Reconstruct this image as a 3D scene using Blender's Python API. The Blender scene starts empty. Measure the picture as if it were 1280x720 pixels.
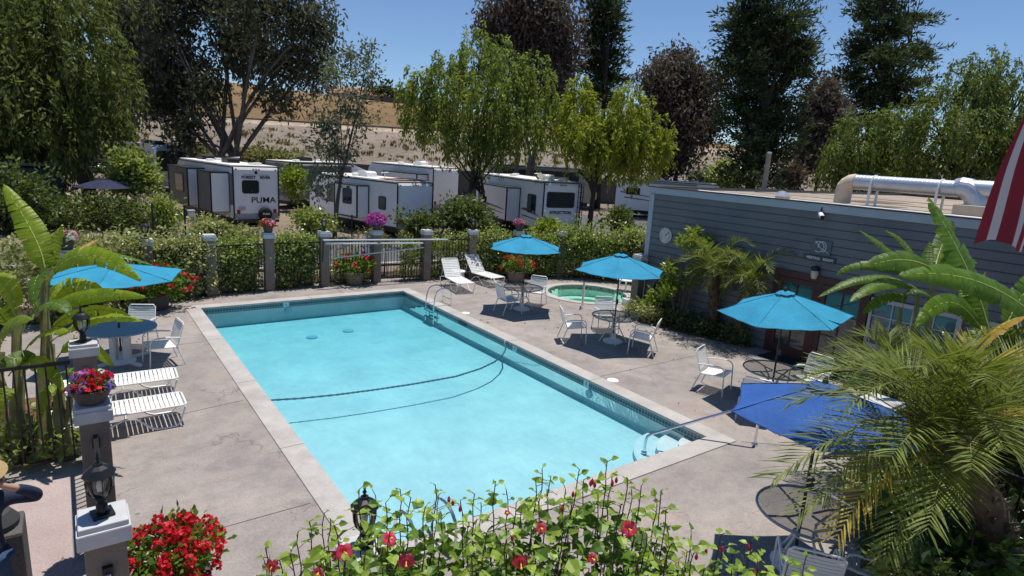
import bpy, bmesh, math, random
import numpy as np
from mathutils import Vector, Matrix
C = bpy.context
scene = C.scene
col = scene.collection
rad = math.radians
# ------------------------------------------------------------------ camera
FPX, PITCH, ROLL, YAW, CAMH = 763.0, 0.21374, 0.06159, 0.63226, 4.7
Fw = np.array([math.sin(YAW)*math.cos(PITCH), math.cos(YAW)*math.cos(PITCH), -math.sin(PITCH)])
r0 = np.array([math.cos(YAW), -math.sin(YAW), 0.0]); u0 = np.cross(r0, Fw)
Rt = r0*math.cos(ROLL)+u0*math.sin(ROLL); Up = -r0*math.sin(ROLL)+u0*math.cos(ROLL)
cam_d = bpy.data.cameras.new('camera'); cam = bpy.data.objects.new('camera', cam_d); col.objects.link(cam)
cam_d.sensor_width = 36.0; cam_d.lens = FPX/1280*36.0; cam_d.clip_start = 0.05; cam_d.clip_end = 6000
M = Matrix(((Rt[0], Up[0], -Fw[0], 0), (Rt[1], Up[1], -Fw[1], 0), (Rt[2], Up[2], -Fw[2], CAMH), (0, 0, 0, 1)))
cam.matrix_world = M
scene.camera = cam
# ------------------------------------------------------------------ world, sun, exposure
SUN_EL, SUN_AZ = rad(79.0), rad(66.0)      # azimuth measured from +Y towards +X
w = bpy.data.worlds.new('World'); scene.world = w; w.use_nodes = True
nt = w.node_tree; nt.nodes.clear()
sky = nt.nodes.new('ShaderNodeTexSky'); sky.sky_type = 'NISHITA'; sky.sun_disc = False
sky.sun_elevation = SUN_EL; sky.sun_rotation = SUN_AZ
sky.air_density = 0.85; sky.dust_density = 0.0; sky.ozone_density = 6.5; sky.altitude = 60
bg = nt.nodes.new('ShaderNodeBackground'); bg.inputs['Strength'].default_value = 0.104
wo = nt.nodes.new('ShaderNodeOutputWorld')
nt.links.new(sky.outputs[0], bg.inputs[0]); nt.links.new(bg.outputs[0], wo.inputs[0])
sd = bpy.data.lights.new('sun', 'SUN'); sd.energy = 4.8; sd.angle = rad(0.53); sd.color = (1.0, 0.955, 0.88)
so = bpy.data.objects.new('sun', sd); col.objects.link(so)
sdir = Vector((math.cos(SUN_EL)*math.sin(SUN_AZ), math.cos(SUN_EL)*math.cos(SUN_AZ), math.sin(SUN_EL)))
so.rotation_euler = sdir.to_track_quat('Z', 'Y').to_euler(); so.location = (0, 0, 60)
scene.view_settings.view_transform = 'Standard'; scene.view_settings.look = 'None'
scene.view_settings.exposure = 0.12; scene.view_settings.gamma = 1.0; scene.view_settings.use_curve_mapping = False

# ------------------------------------------------------------------ measuring helpers
def ray(x, y):
    return Fw + Rt*((x-640)/FPX) - Up*((y-360)/FPX)
def gp(x, y, z=0.0):                       # point at height z seen at a photo pixel
    d = ray(x, y); t = (z-CAMH)/d[2]
    return Vector(np.array([0, 0, CAMH])+d*t)
def at(x, y, dep):                         # point at a depth along the view axis
    return Vector(np.array([0, 0, CAMH])+ray(x, y)*dep)
def uv2w(u, v, z=0.0):                     # u to the right, v away, level
    s, c = math.sin(YAW), math.cos(YAW)
    return Vector((u*c+v*s, -u*s+v*c, z))
rng = np.random.default_rng(7); random.seed(7)
# ------------------------------------------------------------------ materials
MATS = {}
def lin(c):
    return tuple(((v/255.0)/12.92 if v/255.0 <= 0.04045 else ((v/255.0+0.055)/1.055)**2.4) for v in c)
def base_mat(name):
    m = bpy.data.materials.new(name); m.use_nodes = True; n = m.node_tree.nodes
    return m, n, m.node_tree.links, n['Principled BSDF']
def coords(n, l, which='Object', scale=None):
    tc = n.new('ShaderNodeTexCoord')
    if scale is None: return tc.outputs[which]
    mp = n.new('ShaderNodeMapping'); mp.inputs['Scale'].default_value = scale; l.new(tc.outputs[which], mp.inputs[0]); return mp.outputs[0]
def mixcol(n, l, fac, a, b, mode='MIX'):
    x = n.new('ShaderNodeMix'); x.data_type = 'RGBA'; x.blend_type = mode
    for i, v in ((0, fac), (6, a), (7, b)):
        if hasattr(v, 'links') or hasattr(v, 'is_linked'): l.new(v, x.inputs[i])
        elif i == 0: x.inputs[0].default_value = v
        else: x.inputs[i].default_value = (*v, 1.0)
    return x.outputs[2]
def noise(n, l, vec, scale, detail=4, rough=.6, dist=0.0):
    t = n.new('ShaderNodeTexNoise'); t.inputs['Scale'].default_value = scale; t.inputs['Detail'].default_value = detail
    t.inputs['Roughness'].default_value = rough; t.inputs['Distortion'].default_value = dist
    if vec is not None: l.new(vec, t.inputs['Vector'])
    return t.outputs[0]
def ramp(n, l, v, stops):
    r = n.new('ShaderNodeValToRGB'); e = r.color_ramp.elements
    while len(e) < len(stops): e.new(0.5)
    for k, (p, c) in enumerate(stops):
        e[k].position = p; e[k].color = (*c, 1) if len(c) == 3 else c
    l.new(v, r.inputs[0]); return r.outputs[0]
def bump(n, l, h, strength, bsdf, dist=0.02):
    b = n.new('ShaderNodeBump'); b.inputs['Strength'].default_value = strength; b.inputs['Distance'].default_value = dist
    l.new(h, b.inputs['Height']); l.new(b.outputs[0], bsdf.inputs['Normal']); return b
def simple(name, c, rough=.6, metal=0.0, var=.18, nscale=3.0, bmp=0.0, bscale=40, spec=.4, which='Object'):
    if name in MATS: return MATS[name]
    m, n, l, b = base_mat(name)
    v = noise(n, l, coords(n, l, which), nscale, 5, .65)
    r = ramp(n, l, v, [(.3, tuple(x*(1-var) for x in c)), (.7, tuple(min(1, x*(1+var)) for x in c))])
    l.new(r, b.inputs['Base Color']); b.inputs['Roughness'].default_value = rough; b.inputs['Metallic'].default_value = metal
    b.inputs['Specular IOR Level'].default_value = spec
    if bmp: bump(n, l, noise(n, l, coords(n, l, which), bscale, 3), bmp, b)
    MATS[name] = m; return m
def leafmat(name, dark, light, trans=.35, rough=.6, pos_scale=.5, spec=.15):
    if name in MATS: return MATS[name]
    m, n, l, b = base_mat(name)
    g = n.new('ShaderNodeNewGeometry')
    v = noise(n, l, coords(n, l, 'Object'), pos_scale, 3, .6)
    a = n.new('ShaderNodeMath'); a.operation = 'ADD'; l.new(g.outputs['Random Per Island'], a.inputs[0]); l.new(v, a.inputs[1])
    a2 = n.new('ShaderNodeMath'); a2.operation = 'MULTIPLY'; a2.inputs[1].default_value = .5; l.new(a.outputs[0], a2.inputs[0])
    c = ramp(n, l, a2.outputs[0], [(.25, dark), (.5, tuple(.62*a_+.38*b_ for a_, b_ in zip(dark, light))), (.78, light)])
    l.new(c, b.inputs['Base Color']); b.inputs['Roughness'].default_value = rough; b.inputs['Specular IOR Level'].default_value = spec
    t = n.new('ShaderNodeBsdfTranslucent')
    tc = mixcol(n, l, .5, c, (min(1, light[0]*1.6), min(1, light[1]*1.7), light[2]*.7)); l.new(tc, t.inputs[0])
    mx = n.new('ShaderNodeMixShader'); mx.inputs[0].default_value = trans
    l.new(b.outputs[0], mx.inputs[1]); l.new(t.outputs[0], mx.inputs[2])
    l.new(mx.outputs[0], n['Material Output'].inputs[0]); MATS[name] = m; return m

def m_deck():
    m, n, l, b = base_mat('deck_concrete'); co = coords(n, l)
    n1 = noise(n, l, co, .35, 6, .65, .6); n2 = noise(n, l, co, 2.2, 8, .78); n3 = noise(n, l, co, 34, 4, .8)
    c = ramp(n, l, n1, [(.3, (.225, .205, .20)), (.5, (.305, .272, .255)), (.7, (.37, .32, .29))])
    c = mixcol(n, l, .8, c, ramp(n, l, n2, [(.3, (.62, .62, .65)), (.55, (1.0, .99, .97)), (.8, (1.16, 1.11, 1.06))]), 'MULTIPLY')
    st = ramp(n, l, noise(n, l, co, .8, 5, .7, 1.2), [(.55, (0, 0, 0)), (.72, (1, 1, 1))])     # rust-coloured stains
    c = mixcol(n, l, st, c, mixcol(n, l, .35, c, (.33, .2, .12)))
    sp = ramp(n, l, n3, [(.3, (.66, .65, .65)), (.5, (1, 1, 1)), (.7, (1.18, 1.17, 1.16))]); c = mixcol(n, l, .75, c, sp, 'MULTIPLY')
    # hairline cracks: warped cells, only here and there
    wv = n.new('ShaderNodeVectorMath'); wv.operation = 'ADD'
    nn = n.new('ShaderNodeTexNoise'); nn.inputs['Scale'].default_value = 1.3; nn.inputs['Detail'].default_value = 5; l.new(co, nn.inputs['Vector'])
    l.new(co, wv.inputs[0]); l.new(nn.outputs['Color'], wv.inputs[1])
    vo = n.new('ShaderNodeTexVoronoi'); vo.feature = 'DISTANCE_TO_EDGE'; vo.inputs['Scale'].default_value = .34; l.new(wv.outputs[0], vo.inputs['Vector'])
    ck = ramp(n, l, vo.outputs['Distance'], [(.0, (1, 1, 1)), (.002, (.45, .45, .45)), (.0045, (0, 0, 0))])
    ms = ramp(n, l, noise(n, l, co, .45, 2), [(.46, (0, 0, 0)), (.54, (1, 1, 1))])
    f = n.new('ShaderNodeMath'); f.operation = 'MULTIPLY'; l.new(ck, f.inputs[0]); l.new(ms, f.inputs[1])
    f2 = n.new('ShaderNodeMath'); f2.operation = 'MULTIPLY'; f2.inputs[1].default_value = .6; l.new(f.outputs[0], f2.inputs[0])
    c = mixcol(n, l, f2.outputs[0], c, (.10, .085, .075))
    l.new(c, b.inputs['Base Color']); b.inputs['Roughness'].default_value = .85; b.inputs['Specular IOR Level'].default_value = .25
    bump(n, l, n3, .25, b, .01); return m
def m_coping():
    m, n, l, b = base_mat('coping_concrete'); co = coords(n, l)
    c = ramp(n, l, noise(n, l, co, 1.6, 7, .7), [(.3, (.33, .305, .285)), (.7, (.48, .45, .425))])
    c = mixcol(n, l, .6, c, ramp(n, l, noise(n, l, co, 45, 3), [(.35, (.8, .8, .8)), (.65, (1.1, 1.1, 1.1))]), 'MULTIPLY')
    l.new(c, b.inputs['Base Color']); b.inputs['Roughness'].default_value = .8
    bump(n, l, noise(n, l, co, 50, 3), .25, b, .01); return m
def m_ground(name, stops, scale, fine=8.0, bstr=.5, stops2=None):
    m, n, l, b = base_mat(name); co = coords(n, l)
    c = ramp(n, l, noise(n, l, co, scale, 6, .7), stops)
    c = mixcol(n, l, .7, c, ramp(n, l, noise(n, l, co, fine, 5, .75), [(.25, (.55, .55, .55)), (.5, (1, 1, 1)), (.75, (1.3, 1.28, 1.25))]), 'MULTIPLY')
    l.new(c, b.inputs['Base Color']); b.inputs['Roughness'].default_value = .95; b.inputs['Specular IOR Level'].default_value = .15
    bump(n, l, noise(n, l, co, fine, 5, .7), bstr, b, .1); return m
def m_tile():
    m, n, l, b = base_mat('navy_tile'); co = coords(n, l)
    br = n.new('ShaderNodeTexBrick'); br.offset = 0; br.inputs['Scale'].default_value = 1.0
    br.inputs['Brick Width'].default_value = .075; br.inputs['Row Height'].default_value = .075; br.inputs['Mortar Size'].default_value = .006
    br.inputs['Color1'].default_value = (.012, .03, .06, 1); br.inputs['Color2'].default_value = (.02, .055, .08, 1); br.inputs['Mortar'].default_value = (.22, .30, .32, 1)
    sp = n.new('ShaderNodeSeparateXYZ'); l.new(co, sp.inputs[0]); ad = n.new('ShaderNodeMath'); l.new(sp.outputs[0], ad.inputs[0]); l.new(sp.outputs[1], ad.inputs[1])
    cb = n.new('ShaderNodeCombineXYZ'); l.new(ad.outputs[0], cb.inputs[0]); l.new(sp.outputs[2], cb.inputs[1]); l.new(cb.outputs[0], br.inputs['Vector'])
    l.new(br.outputs[0], b.inputs['Base Color']); b.inputs['Roughness'].default_value = .15; return m
def m_water(name, density, tint, bscale=2.2, bstr=.12):
    m, n, l, b = base_mat(name); n.remove(b); co = coords(n, l)
    tr = n.new('ShaderNodeBsdfTransparent'); tr.inputs[0].default_value = (.97, .99, 1, 1)
    gl = n.new('ShaderNodeBsdfGlossy'); gl.inputs['Roughness'].default_value = .02
    fr = n.new('ShaderNodeFresnel'); fr.inputs['IOR'].default_value = 1.33
    bp = n.new('ShaderNodeBump'); bp.inputs['Strength'].default_value = bstr; bp.inputs['Distance'].default_value = .05
    a = noise(n, l, co, bscale, 4, .55, .6); a2 = noise(n, l, co, bscale*4.5, 3, .5)
    s = n.new('ShaderNodeMath'); s.operation = 'MULTIPLY_ADD'; l.new(a2, s.inputs[0]); s.inputs[1].default_value = .25; l.new(a, s.inputs[2])
    l.new(s.outputs[0], bp.inputs['Height']); l.new(bp.outputs[0], gl.inputs['Normal']); l.new(bp.outputs[0], fr.inputs['Normal'])
    mx = n.new('ShaderNodeMixShader'); l.new(fr.outputs[0], mx.inputs[0]); l.new(tr.outputs[0], mx.inputs[1]); l.new(gl.outputs[0], mx.inputs[2])
    l.new(mx.outputs[0], n['Material Output'].inputs[0])
    va = n.new('ShaderNodeVolumeAbsorption'); va.inputs['Color'].default_value = (*tint, 1); va.inputs['Density'].default_value = density
    l.new(va.outputs[0], n['Material Output'].inputs[1]); return m
def m_plaster():
    m, n, l, b = base_mat('pool_plaster'); co = coords(n, l)
    c = ramp(n, l, noise(n, l, co, .7, 6, .7), [(.3, (.52, .48, .52)), (.7, (.73, .64, .635))])
    c = mixcol(n, l, .35, c, ramp(n, l, noise(n, l, coords(n, l, 'Object', (1, .35, 1)), 5, 5, .7, 1.0), [(.3, (.8, .84, .85)), (.7, (1.1, 1.08, 1.06))]), 'MULTIPLY')
    l.new(c, b.inputs['Base Color']); b.inputs['Roughness'].default_value = .9; return m
def m_glass(name, c=(.02, .03, .035), rough=.04):
    return simple(name, c, rough, 0, .1, 2, spec=.9)
def m_table_glass():
    m, n, l, b = base_mat('obscure_glass'); co = coords(n, l)
    tr = n.new('ShaderNodeBsdfTransparent'); tr.inputs[0].default_value = (.86, .86, .84, 1)
    b.inputs['Base Color'].default_value = (.34, .33, .31, 1); b.inputs['Roughness'].default_value = .28
    bump(n, l, noise(n, l, co, 45, 2), .5, b, .01)
    mx = n.new('ShaderNodeMixShader'); mx.inputs[0].default_value = .20; l.new(tr.outputs[0], mx.inputs[1]); l.new(b.outputs[0], mx.inputs[2])
    l.new(mx.outputs[0], n['Material Output'].inputs[0]); return m
def m_clear_glass():
    m, n, l, b = base_mat('lantern_glass')
    tr = n.new('ShaderNodeBsdfTransparent'); tr.inputs[0].default_value = (.9, .93, .93, 1); g = n.new('ShaderNodeBsdfGlossy'); g.inputs['Roughness'].default_value = .05
    fr = n.new('ShaderNodeFresnel'); fr.inputs['IOR'].default_value = 1.6
    mx = n.new('ShaderNodeMixShader'); l.new(fr.outputs[0], mx.inputs[0]); l.new(tr.outputs[0], mx.inputs[1]); l.new(g.outputs[0], mx.inputs[2])
    l.new(mx.outputs[0], n['Material Output'].inputs[0]); return m
def m_canvas(name, c):
    m, n, l, b = base_mat(name); co = coords(n, l)
    v = noise(n, l, co, 2.0, 4); cc = ramp(n, l, v, [(.3, tuple(x*.82 for x in c)), (.7, tuple(x*1.12 for x in c))])
    l.new(cc, b.inputs['Base Color']); b.inputs['Roughness'].default_value = .8; b.inputs['Specular IOR Level'].default_value = .2
    bump(n, l, noise(n, l, co, 5, 4, .6, 1.5), .55, b, .03)
    t = n.new('ShaderNodeBsdfTranslucent'); l.new(cc, t.inputs[0]); mx = n.new('ShaderNodeMixShader'); mx.inputs[0].default_value = .12
    l.new(b.outputs[0], mx.inputs[1]); l.new(t.outputs[0], mx.inputs[2]); l.new(mx.outputs[0], n['Material Output'].inputs[0]); return m
def m_banana(name, c1, c2, trans=.45):
    m, n, l, b = base_mat(name)
    at_ = n.new('ShaderNodeAttribute'); at_.attribute_name = 'leaf_t'
    wv = n.new('ShaderNodeMath'); wv.operation = 'MULTIPLY'; wv.inputs[1].default_value = 190; l.new(at_.outputs['Fac'], wv.inputs[0])
    sn = n.new('ShaderNodeMath'); sn.operation = 'SINE'; l.new(wv.outputs[0], sn.inputs[0])
    nz = noise(n, l, coords(n, l), 4.5, 6, .72)
    ad = n.new('ShaderNodeMath'); ad.operation = 'MULTIPLY_ADD'; l.new(sn.outputs[0], ad.inputs[0]); ad.inputs[1].default_value = .055; l.new(nz, ad.inputs[2])
    c = ramp(n, l, ad.outputs[0], [(.3, c1), (.72, c2)])
    l.new(c, b.inputs['Base Color']); b.inputs['Roughness'].default_value = .45; b.inputs['Specular IOR Level'].default_value = .3
    bump(n, l, sn.outputs[0], .14, b, .008)
    t = n.new('ShaderNodeBsdfTranslucent'); l.new(mixcol(n, l, .6, c, (c2[0]*2.6, c2[1]*2.2, c2[2]*.6)), t.inputs[0])
    mx = n.new('ShaderNodeMixShader'); mx.inputs[0].default_value = trans; l.new(b.outputs[0], mx.inputs[1]); l.new(t.outputs[0], mx.inputs[2])
    l.new(mx.outputs[0], n['Material Output'].inputs[0]); return m

DECK = m_deck(); COPING = m_coping(); TILE = m_tile(); PLASTER = m_plaster()
WATER = m_water('pool_water', 1.0, (.33, .885, .945), 1.8, .34); SPAWATER = m_water('spa_water', .8, (.55, .92, .84))
TGLASS = m_table_glass(); CLEAR = m_clear_glass()
AQUA = m_canvas('aqua_canvas', (.035, .285, .46)); ROYAL = m_canvas('royal_canvas', (.035, .11, .36)); NAVYC = m_canvas('navy_canvas', (.03, .035, .08))
MULCH = m_ground('red_mulch', [(.3, (.10, .05, .03)), (.7, (.30, .14, .08))], 6, 25, .8)
ASPH = m_ground('asphalt', [(.3, (.085, .085, .09)), (.7, (.14, .14, .145))], .5, 30, .2)
DIRT = m_ground('tan_dirt', [(.3, (.15, .115, .09)), (.7, (.26, .20, .155))], .4, 7, .5)
WHITE = simple('white_paint', (.78, .78, .77), .45, 0, .05, 3)
WFRAME = simple('white_powder_coat', (.74, .74, .73), .4, 0, .06, 5)
VINYL = simple('white_vinyl', (.80, .80, .79), .5, 0, .05, 4)
GREYF = simple('grey_metal_frame', (.33, .34, .35), .4, .3, .1, 5)
CHROME = simple('chrome', (.75, .76, .78), .15, 1.0, .05, 4)
IRON = simple('black_iron', (.012, .012, .013), .45, 0, .3, 8, .2, 60)
BROWNP = simple('taupe_stucco', (.20, .162, .136), .85, 0, .14, 2.5, .3, 50)
CAPW = simple('cap_white', (.47, .47, .48), .6, 0, .14, 3, .15, 30)
BARK_D = simple('dark_bark', (.05, .04, .034), .9, 0, .4, 1.5, .6, 9)
BARK_G = simple('grey_bark', (.12, .10, .085), .9, 0, .35, 1.5, .6, 8)
BLACKP = simple('black_plastic', (.014, .014, .015), .35, 0, .2, 5)
TERRA = simple('grey_pot', (.07, .062, .056), .75, 0, .2, 5, .2, 30)
BARREL = simple('weathered_barrel', (.22, .17, .13), .85, 0, .25, 6, .3, 20)
DGLASS = m_glass('dark_glass')

# ------------------------------------------------------------------ mesh building
class MB:
    def __init__(s): s.v = []; s.f = []; s.mi = []; s.att = None
    def add(s, vs, fs, mi=0):
        o = len(s.v); s.v += [tuple(map(float, a)) for a in vs]; s.f += [tuple(i+o for i in f) for f in fs]; s.mi += [mi]*len(fs); return s
    def box(s, c, d, rz=0.0, mi=0, rx=0.0, ry=0.0):
        x, y, z = (k/2 for k in d); R = Matrix.Rotation(rz, 3, 'Z') @ Matrix.Rotation(ry, 3, 'Y') @ Matrix.Rotation(rx, 3, 'X')
        vs = [R @ Vector((a*x, b*y, e*z)) + Vector(c) for a in (-1, 1) for b in (-1, 1) for e in (-1, 1)]
        return s.add(vs, [(0, 1, 3, 2), (4, 6, 7, 5), (0, 4, 5, 1), (2, 3, 7, 6), (0, 2, 6, 4), (1, 5, 7, 3)], mi)
    def bbox(s, c, d, bev=.01, rz=0.0, mi=0):       # box with chamfered edges
        bm = bmesh.new(); bmesh.ops.create_cube(bm, size=1)
        for v in bm.verts: v.co = Vector((v.co.x*d[0], v.co.y*d[1], v.co.z*d[2]))
        bmesh.ops.bevel(bm, geom=bm.edges[:], offset=bev, segments=2, affect='EDGES', profile=.6)
        R = Matrix.Rotation(rz, 3, 'Z'); bm.verts.index_update()
        s.add([R @ v.co + Vector(c) for v in bm.verts], [[v.index for v in f.verts] for f in bm.faces], mi); bm.free(); return s
    def tube(s, path, r, n=8, mi=0, cap=True, closed=False):
        P = [Vector(p) for p in path]; k = len(P); rr = r if hasattr(r, '__len__') else [r]*k
        prev = None; vs = []
        for i in range(k):
            if closed: t = P[(i+1) % k]-P[i-1]
            else: t = P[min(i+1, k-1)]-P[max(i-1, 0)]
            t = t.normalized() if t.length > 1e-9 else Vector((0, 0, 1))
            if prev is None:
                a = t.orthogonal().normalized()
            else:
                a = prev - t*prev.dot(t); a = a.normalized() if a.length > 1e-6 else t.orthogonal().normalized()
            prev = a; b = t.cross(a)
            for j in range(n):
                q = 2*math.pi*j/n; vs.append(P[i]+(a*math.cos(q)+b*math.sin(q))*rr[i])
        fs = []
        for i in range(k if closed else k-1):
            for j in range(n):
                i2 = (i+1) % k
                fs.append((i*n+j, i*n+(j+1) % n, i2*n+(j+1) % n, i2*n+j))
        if cap and not closed: fs += [tuple(range(n-1, -1, -1)), tuple((k-1)*n+j for j in range(n))]
        return s.add(vs, fs, mi)
    def lathe(s, prof, n=20, c=(0, 0, 0), mi=0, a0=0.0, cap=True):
        vs = []; c = Vector(c)
        for (r, z) in prof:
            for j in range(n):
                q = 2*math.pi*j/n+a0; vs.append(c+Vector((r*math.cos(q), r*math.sin(q), z)))
        fs = []
        for i in range(len(prof)-1):
            for j in range(n): fs.append((i*n+j, i*n+(j+1) % n, (i+1)*n+(j+1) % n, (i+1)*n+j))
        if cap and prof[0][0] > 1e-6: fs.append(tuple(range(n-1, -1, -1)))
        if cap and prof[-1][0] > 1e-6: fs.append(tuple((len(prof)-1)*n+j for j in range(n)))
        return s.add(vs, fs, mi)
    def prism(s, poly, a, b, axis='Z', mi=0):       # polygon of 2D points extruded from a to b
        k = len(poly); f3 = {'Z': lambda p, h: (p[0], p[1], h), 'X': lambda p, h: (h, p[0], p[1]), 'Y': lambda p, h: (p[0], h, p[1])}[axis]
        vs = [f3(p, a) for p in poly]+[f3(p, b) for p in poly]
        fs = [tuple(range(k-1, -1, -1)), tuple(range(k, 2*k))]+[(i, (i+1) % k, k+(i+1) % k, k+i) for i in range(k)]
        return s.add(vs, fs, mi)
    def ball(s, c, r, nu=12, nv=8, mi=0, sc=(1, 1, 1)):
        pr = [(max(1e-4, math.sin(math.pi*i/nv)), -math.cos(math.pi*i/nv)) for i in range(nv+1)]
        t = MB(); t.lathe([(a*r, z*r) for a, z in pr], nu)
        return s.add([(v[0]*sc[0]+c[0], v[1]*sc[1]+c[1], v[2]*sc[2]+c[2]) for v in t.v], t.f, mi)
    def move(s, mtx):
        s.v = [tuple(mtx @ Vector(v)) for v in s.v]; return s
    def build(s, name, mat, parent=None, smooth=None, fix=True):
        me = bpy.data.meshes.new(name); me.from_pydata(s.v, [], s.f)
        for m in (mat if isinstance(mat, (list, tuple)) else [mat]): me.materials.append(m)
        if any(s.mi): me.polygons.foreach_set('material_index', s.mi)
        if s.att is not None:
            a = me.attributes.new('leaf_t', 'FLOAT', 'POINT'); a.data.foreach_set('value', s.att)
        if fix and len(s.f) < 20000:
            bm = bmesh.new(); bm.from_mesh(me); bmesh.ops.recalc_face_normals(bm, faces=bm.faces); bm.to_mesh(me); bm.free()
        if smooth is not None:
            me.polygons.foreach_set('use_smooth', [True]*len(me.polygons))
            if smooth < 3: me.set_sharp_from_angle(angle=smooth)
        me.update()
        return link(name, me, parent)
def link(name, me, parent=None):
    o = bpy.data.objects.new(name, me); col.objects.link(o)
    if parent is not None: o.parent = parent
    return o
SM = rad(40)
def tag(o, label, cat, group=None):
    o['label'] = label; o['category'] = cat
    if group: o['group'] = group
    return o
def thing(name, label, cat, loc=(0, 0, 0), rz=0.0, group=None):
    o = bpy.data.objects.new(name, None); col.objects.link(o); o.location = loc; o.rotation_euler = (0, 0, rz); o.empty_display_size = .2
    return tag(o, label, cat, group)
def structure(name, mb, mat, kind='structure', smooth=None):
    o = mb.build(name, mat, None, smooth); o['kind'] = kind; return o
def dup(root, loc, rz, label, group=None):
    r = root.copy(); col.objects.link(r); r.location = loc; r.rotation_euler = (0, 0, rz); r['label'] = label
    if group: r['group'] = group
    for ch in list(root.children):
        c = ch.copy(); col.objects.link(c); c.parent = r
        for g in list(ch.children):
            d = g.copy(); col.objects.link(d); d.parent = c
    return r
def np_mesh(name, V, nper, mat, parent, smooth=False, mi=None):   # V: (N*nper,3), faces of nper verts each
    V = np.asarray(V, np.float32).reshape(-1, 3); nf = len(V)//nper
    me = bpy.data.meshes.new(name); me.vertices.add(len(V)); me.vertices.foreach_set('co', V.ravel())
    me.loops.add(nf*nper); me.loops.foreach_set('vertex_index', np.arange(nf*nper, dtype=np.int32))
    me.polygons.add(nf); me.polygons.foreach_set('loop_start', np.arange(nf, dtype=np.int32)*nper); me.polygons.foreach_set('loop_total', np.full(nf, nper, np.int32))
    for m in (mat if isinstance(mat, (list, tuple)) else [mat]): me.materials.append(m)
    if mi is not None: me.polygons.foreach_set('material_index', mi)
    me.update(calc_edges=True); me.validate()
    return link(name, me, parent)
def unit(a): return a/np.maximum(1e-9, np.linalg.norm(a, axis=-1, keepdims=True))
def leaf_quads(P, D, L, Wd):
    P = np.asarray(P, float); D = unit(np.asarray(D, float)); n = len(P)
    S = unit(np.cross(D, rng.normal(size=(n, 3))))
    L = np.broadcast_to(np.asarray(L, float).reshape(-1, 1), (n, 1)); Wd = np.broadcast_to(np.asarray(Wd, float).reshape(-1, 1), (n, 1))
    mid = P+D*L*.45
    return np.stack([P, mid+S*Wd/2, P+D*L, mid-S*Wd/2], 1)
def text_mesh(body, size, mat, parent, name, loc, rot, extrude=.004, shear=0.0, align='CENTER', sx=1.0, bold=0.0):
    cu = bpy.data.curves.new('lettering', 'FONT'); cu.body = body; cu.size = size; cu.extrude = extrude; cu.align_x = align; cu.align_y = 'CENTER'; cu.shear = shear; cu.offset = bold
    o = bpy.data.objects.new('lettering', cu); col.objects.link(o)
    dg = C.evaluated_depsgraph_get(); dg.update(); me = bpy.data.meshes.new_from_object(o.evaluated_get(dg))
    bpy.data.objects.remove(o); me.materials.clear(); me.materials.append(mat)
    ob = link(name, me, parent); ob.location = loc; ob.rotation_euler = rot; ob.scale = (sx, 1, 1); return ob
# ================================================================== SETTING
PX0, PX1, PY0, PY1 = 2.71, 8.93, 5.99, 18.38
SPC = Vector((14.9, 15.75)); SPR = 1.42
def holed_sheet(outer, holes, z):
    bm = bmesh.new(); ed = []
    for lp in [outer]+holes:
        vs = [bm.verts.new((p[0], p[1], z)) for p in lp]
        ed += [bm.edges.new((vs[i], vs[(i+1) % len(vs)])) for i in range(len(vs))]
    bmesh.ops.triangle_fill(bm, use_beauty=True, edges=ed)
    m = MB(); bm.verts.index_update(); m.add([v.co for v in bm.verts], [[v.index for v in f.verts] for f in bm.faces]); bm.free()
    for i, f in enumerate(m.f):
        a, b, c = (Vector(m.v[k]) for k in f[:3])
        if (b-a).cross(c-a).z < 0: m.f[i] = tuple(reversed(f))
    return m
def circ(c, r, n=48): return [(c[0]+r*math.cos(2*math.pi*i/n), c[1]+r*math.sin(2*math.pi*i/n)) for i in range(n)]
CW = .34
deck_out = [(-4.5, -4), (15.0, -4), (15.0, 13.28), (20.5, 13.28), (20.7, 15.9), (16.1, 19.05), (13.3, 20.0), (10.5, 20.45), (3.2, 20.5), (1.3, 19.85), (-0.5, 18.3), (-4.5, 18.3)]
poolhole = [(PX0-CW, PY0-CW), (PX1+CW, PY0-CW), (PX1+CW, PY1+CW), (PX0-CW, PY1+CW)]
structure('pool_deck', holed_sheet(deck_out, [poolhole, circ(SPC, SPR+.28)], 0.0), DECK)
big = [(-2500, -2500), (2500, -2500), (2500, 2500), (-2500, 2500)]
inn = [(.8, 3), (14.2, 3), (14.2, 13.4), (17, 13.4), (17, 16.8), (14.2, 18.3), (8.9, 19.4), (2, 19.2)]
structure('ground', holed_sheet(big, [inn], -0.03), DIRT)
# the road through the park and the gravel pads
def strip(pts, wid, z):
    m = MB(); P = [Vector((p[0], p[1], 0)) for p in pts]; vs = []
    for i, p in enumerate(P):
        t = (P[min(i+1, len(P)-1)]-P[max(i-1, 0)]).normalized(); nrm = Vector((-t.y, t.x, 0))
        vs += [p+nrm*wid/2+Vector((0, 0, z)), p-nrm*wid/2+Vector((0, 0, z))]
    return m.add(vs, [(2*i, 2*i+1, 2*i+3, 2*i+2) for i in range(len(P)-1)])
road_pts = [(-40, 27.5), (0, 26.6), (12, 26), (22, 25.6), (32, 31), (44, 38), (70, 50)]
structure('road', strip(road_pts, 6.4, 0.0), ASPH)
side = [gp(700, 250), gp(760, 262), gp(830, 292), gp(860, 310)]
structure('road.001', strip([(30, 48), (33.5, 38), (36, 33), (44, 20)], 7.0, 0.004), ASPH)
lp = [gp(786, 289), gp(800, 288.6), gp(812, 290), gp(840, 292)]
structure('road_line', strip([(p.x, p.y) for p in lp], .5, .008), WHITE)
structure('kerb', strip([(-30, 23.6), (4, 23.3), (12, 22.9), (22, 22.2)], .25, .0).move(Matrix.Translation((0, 0, .10))), COPING)
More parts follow.
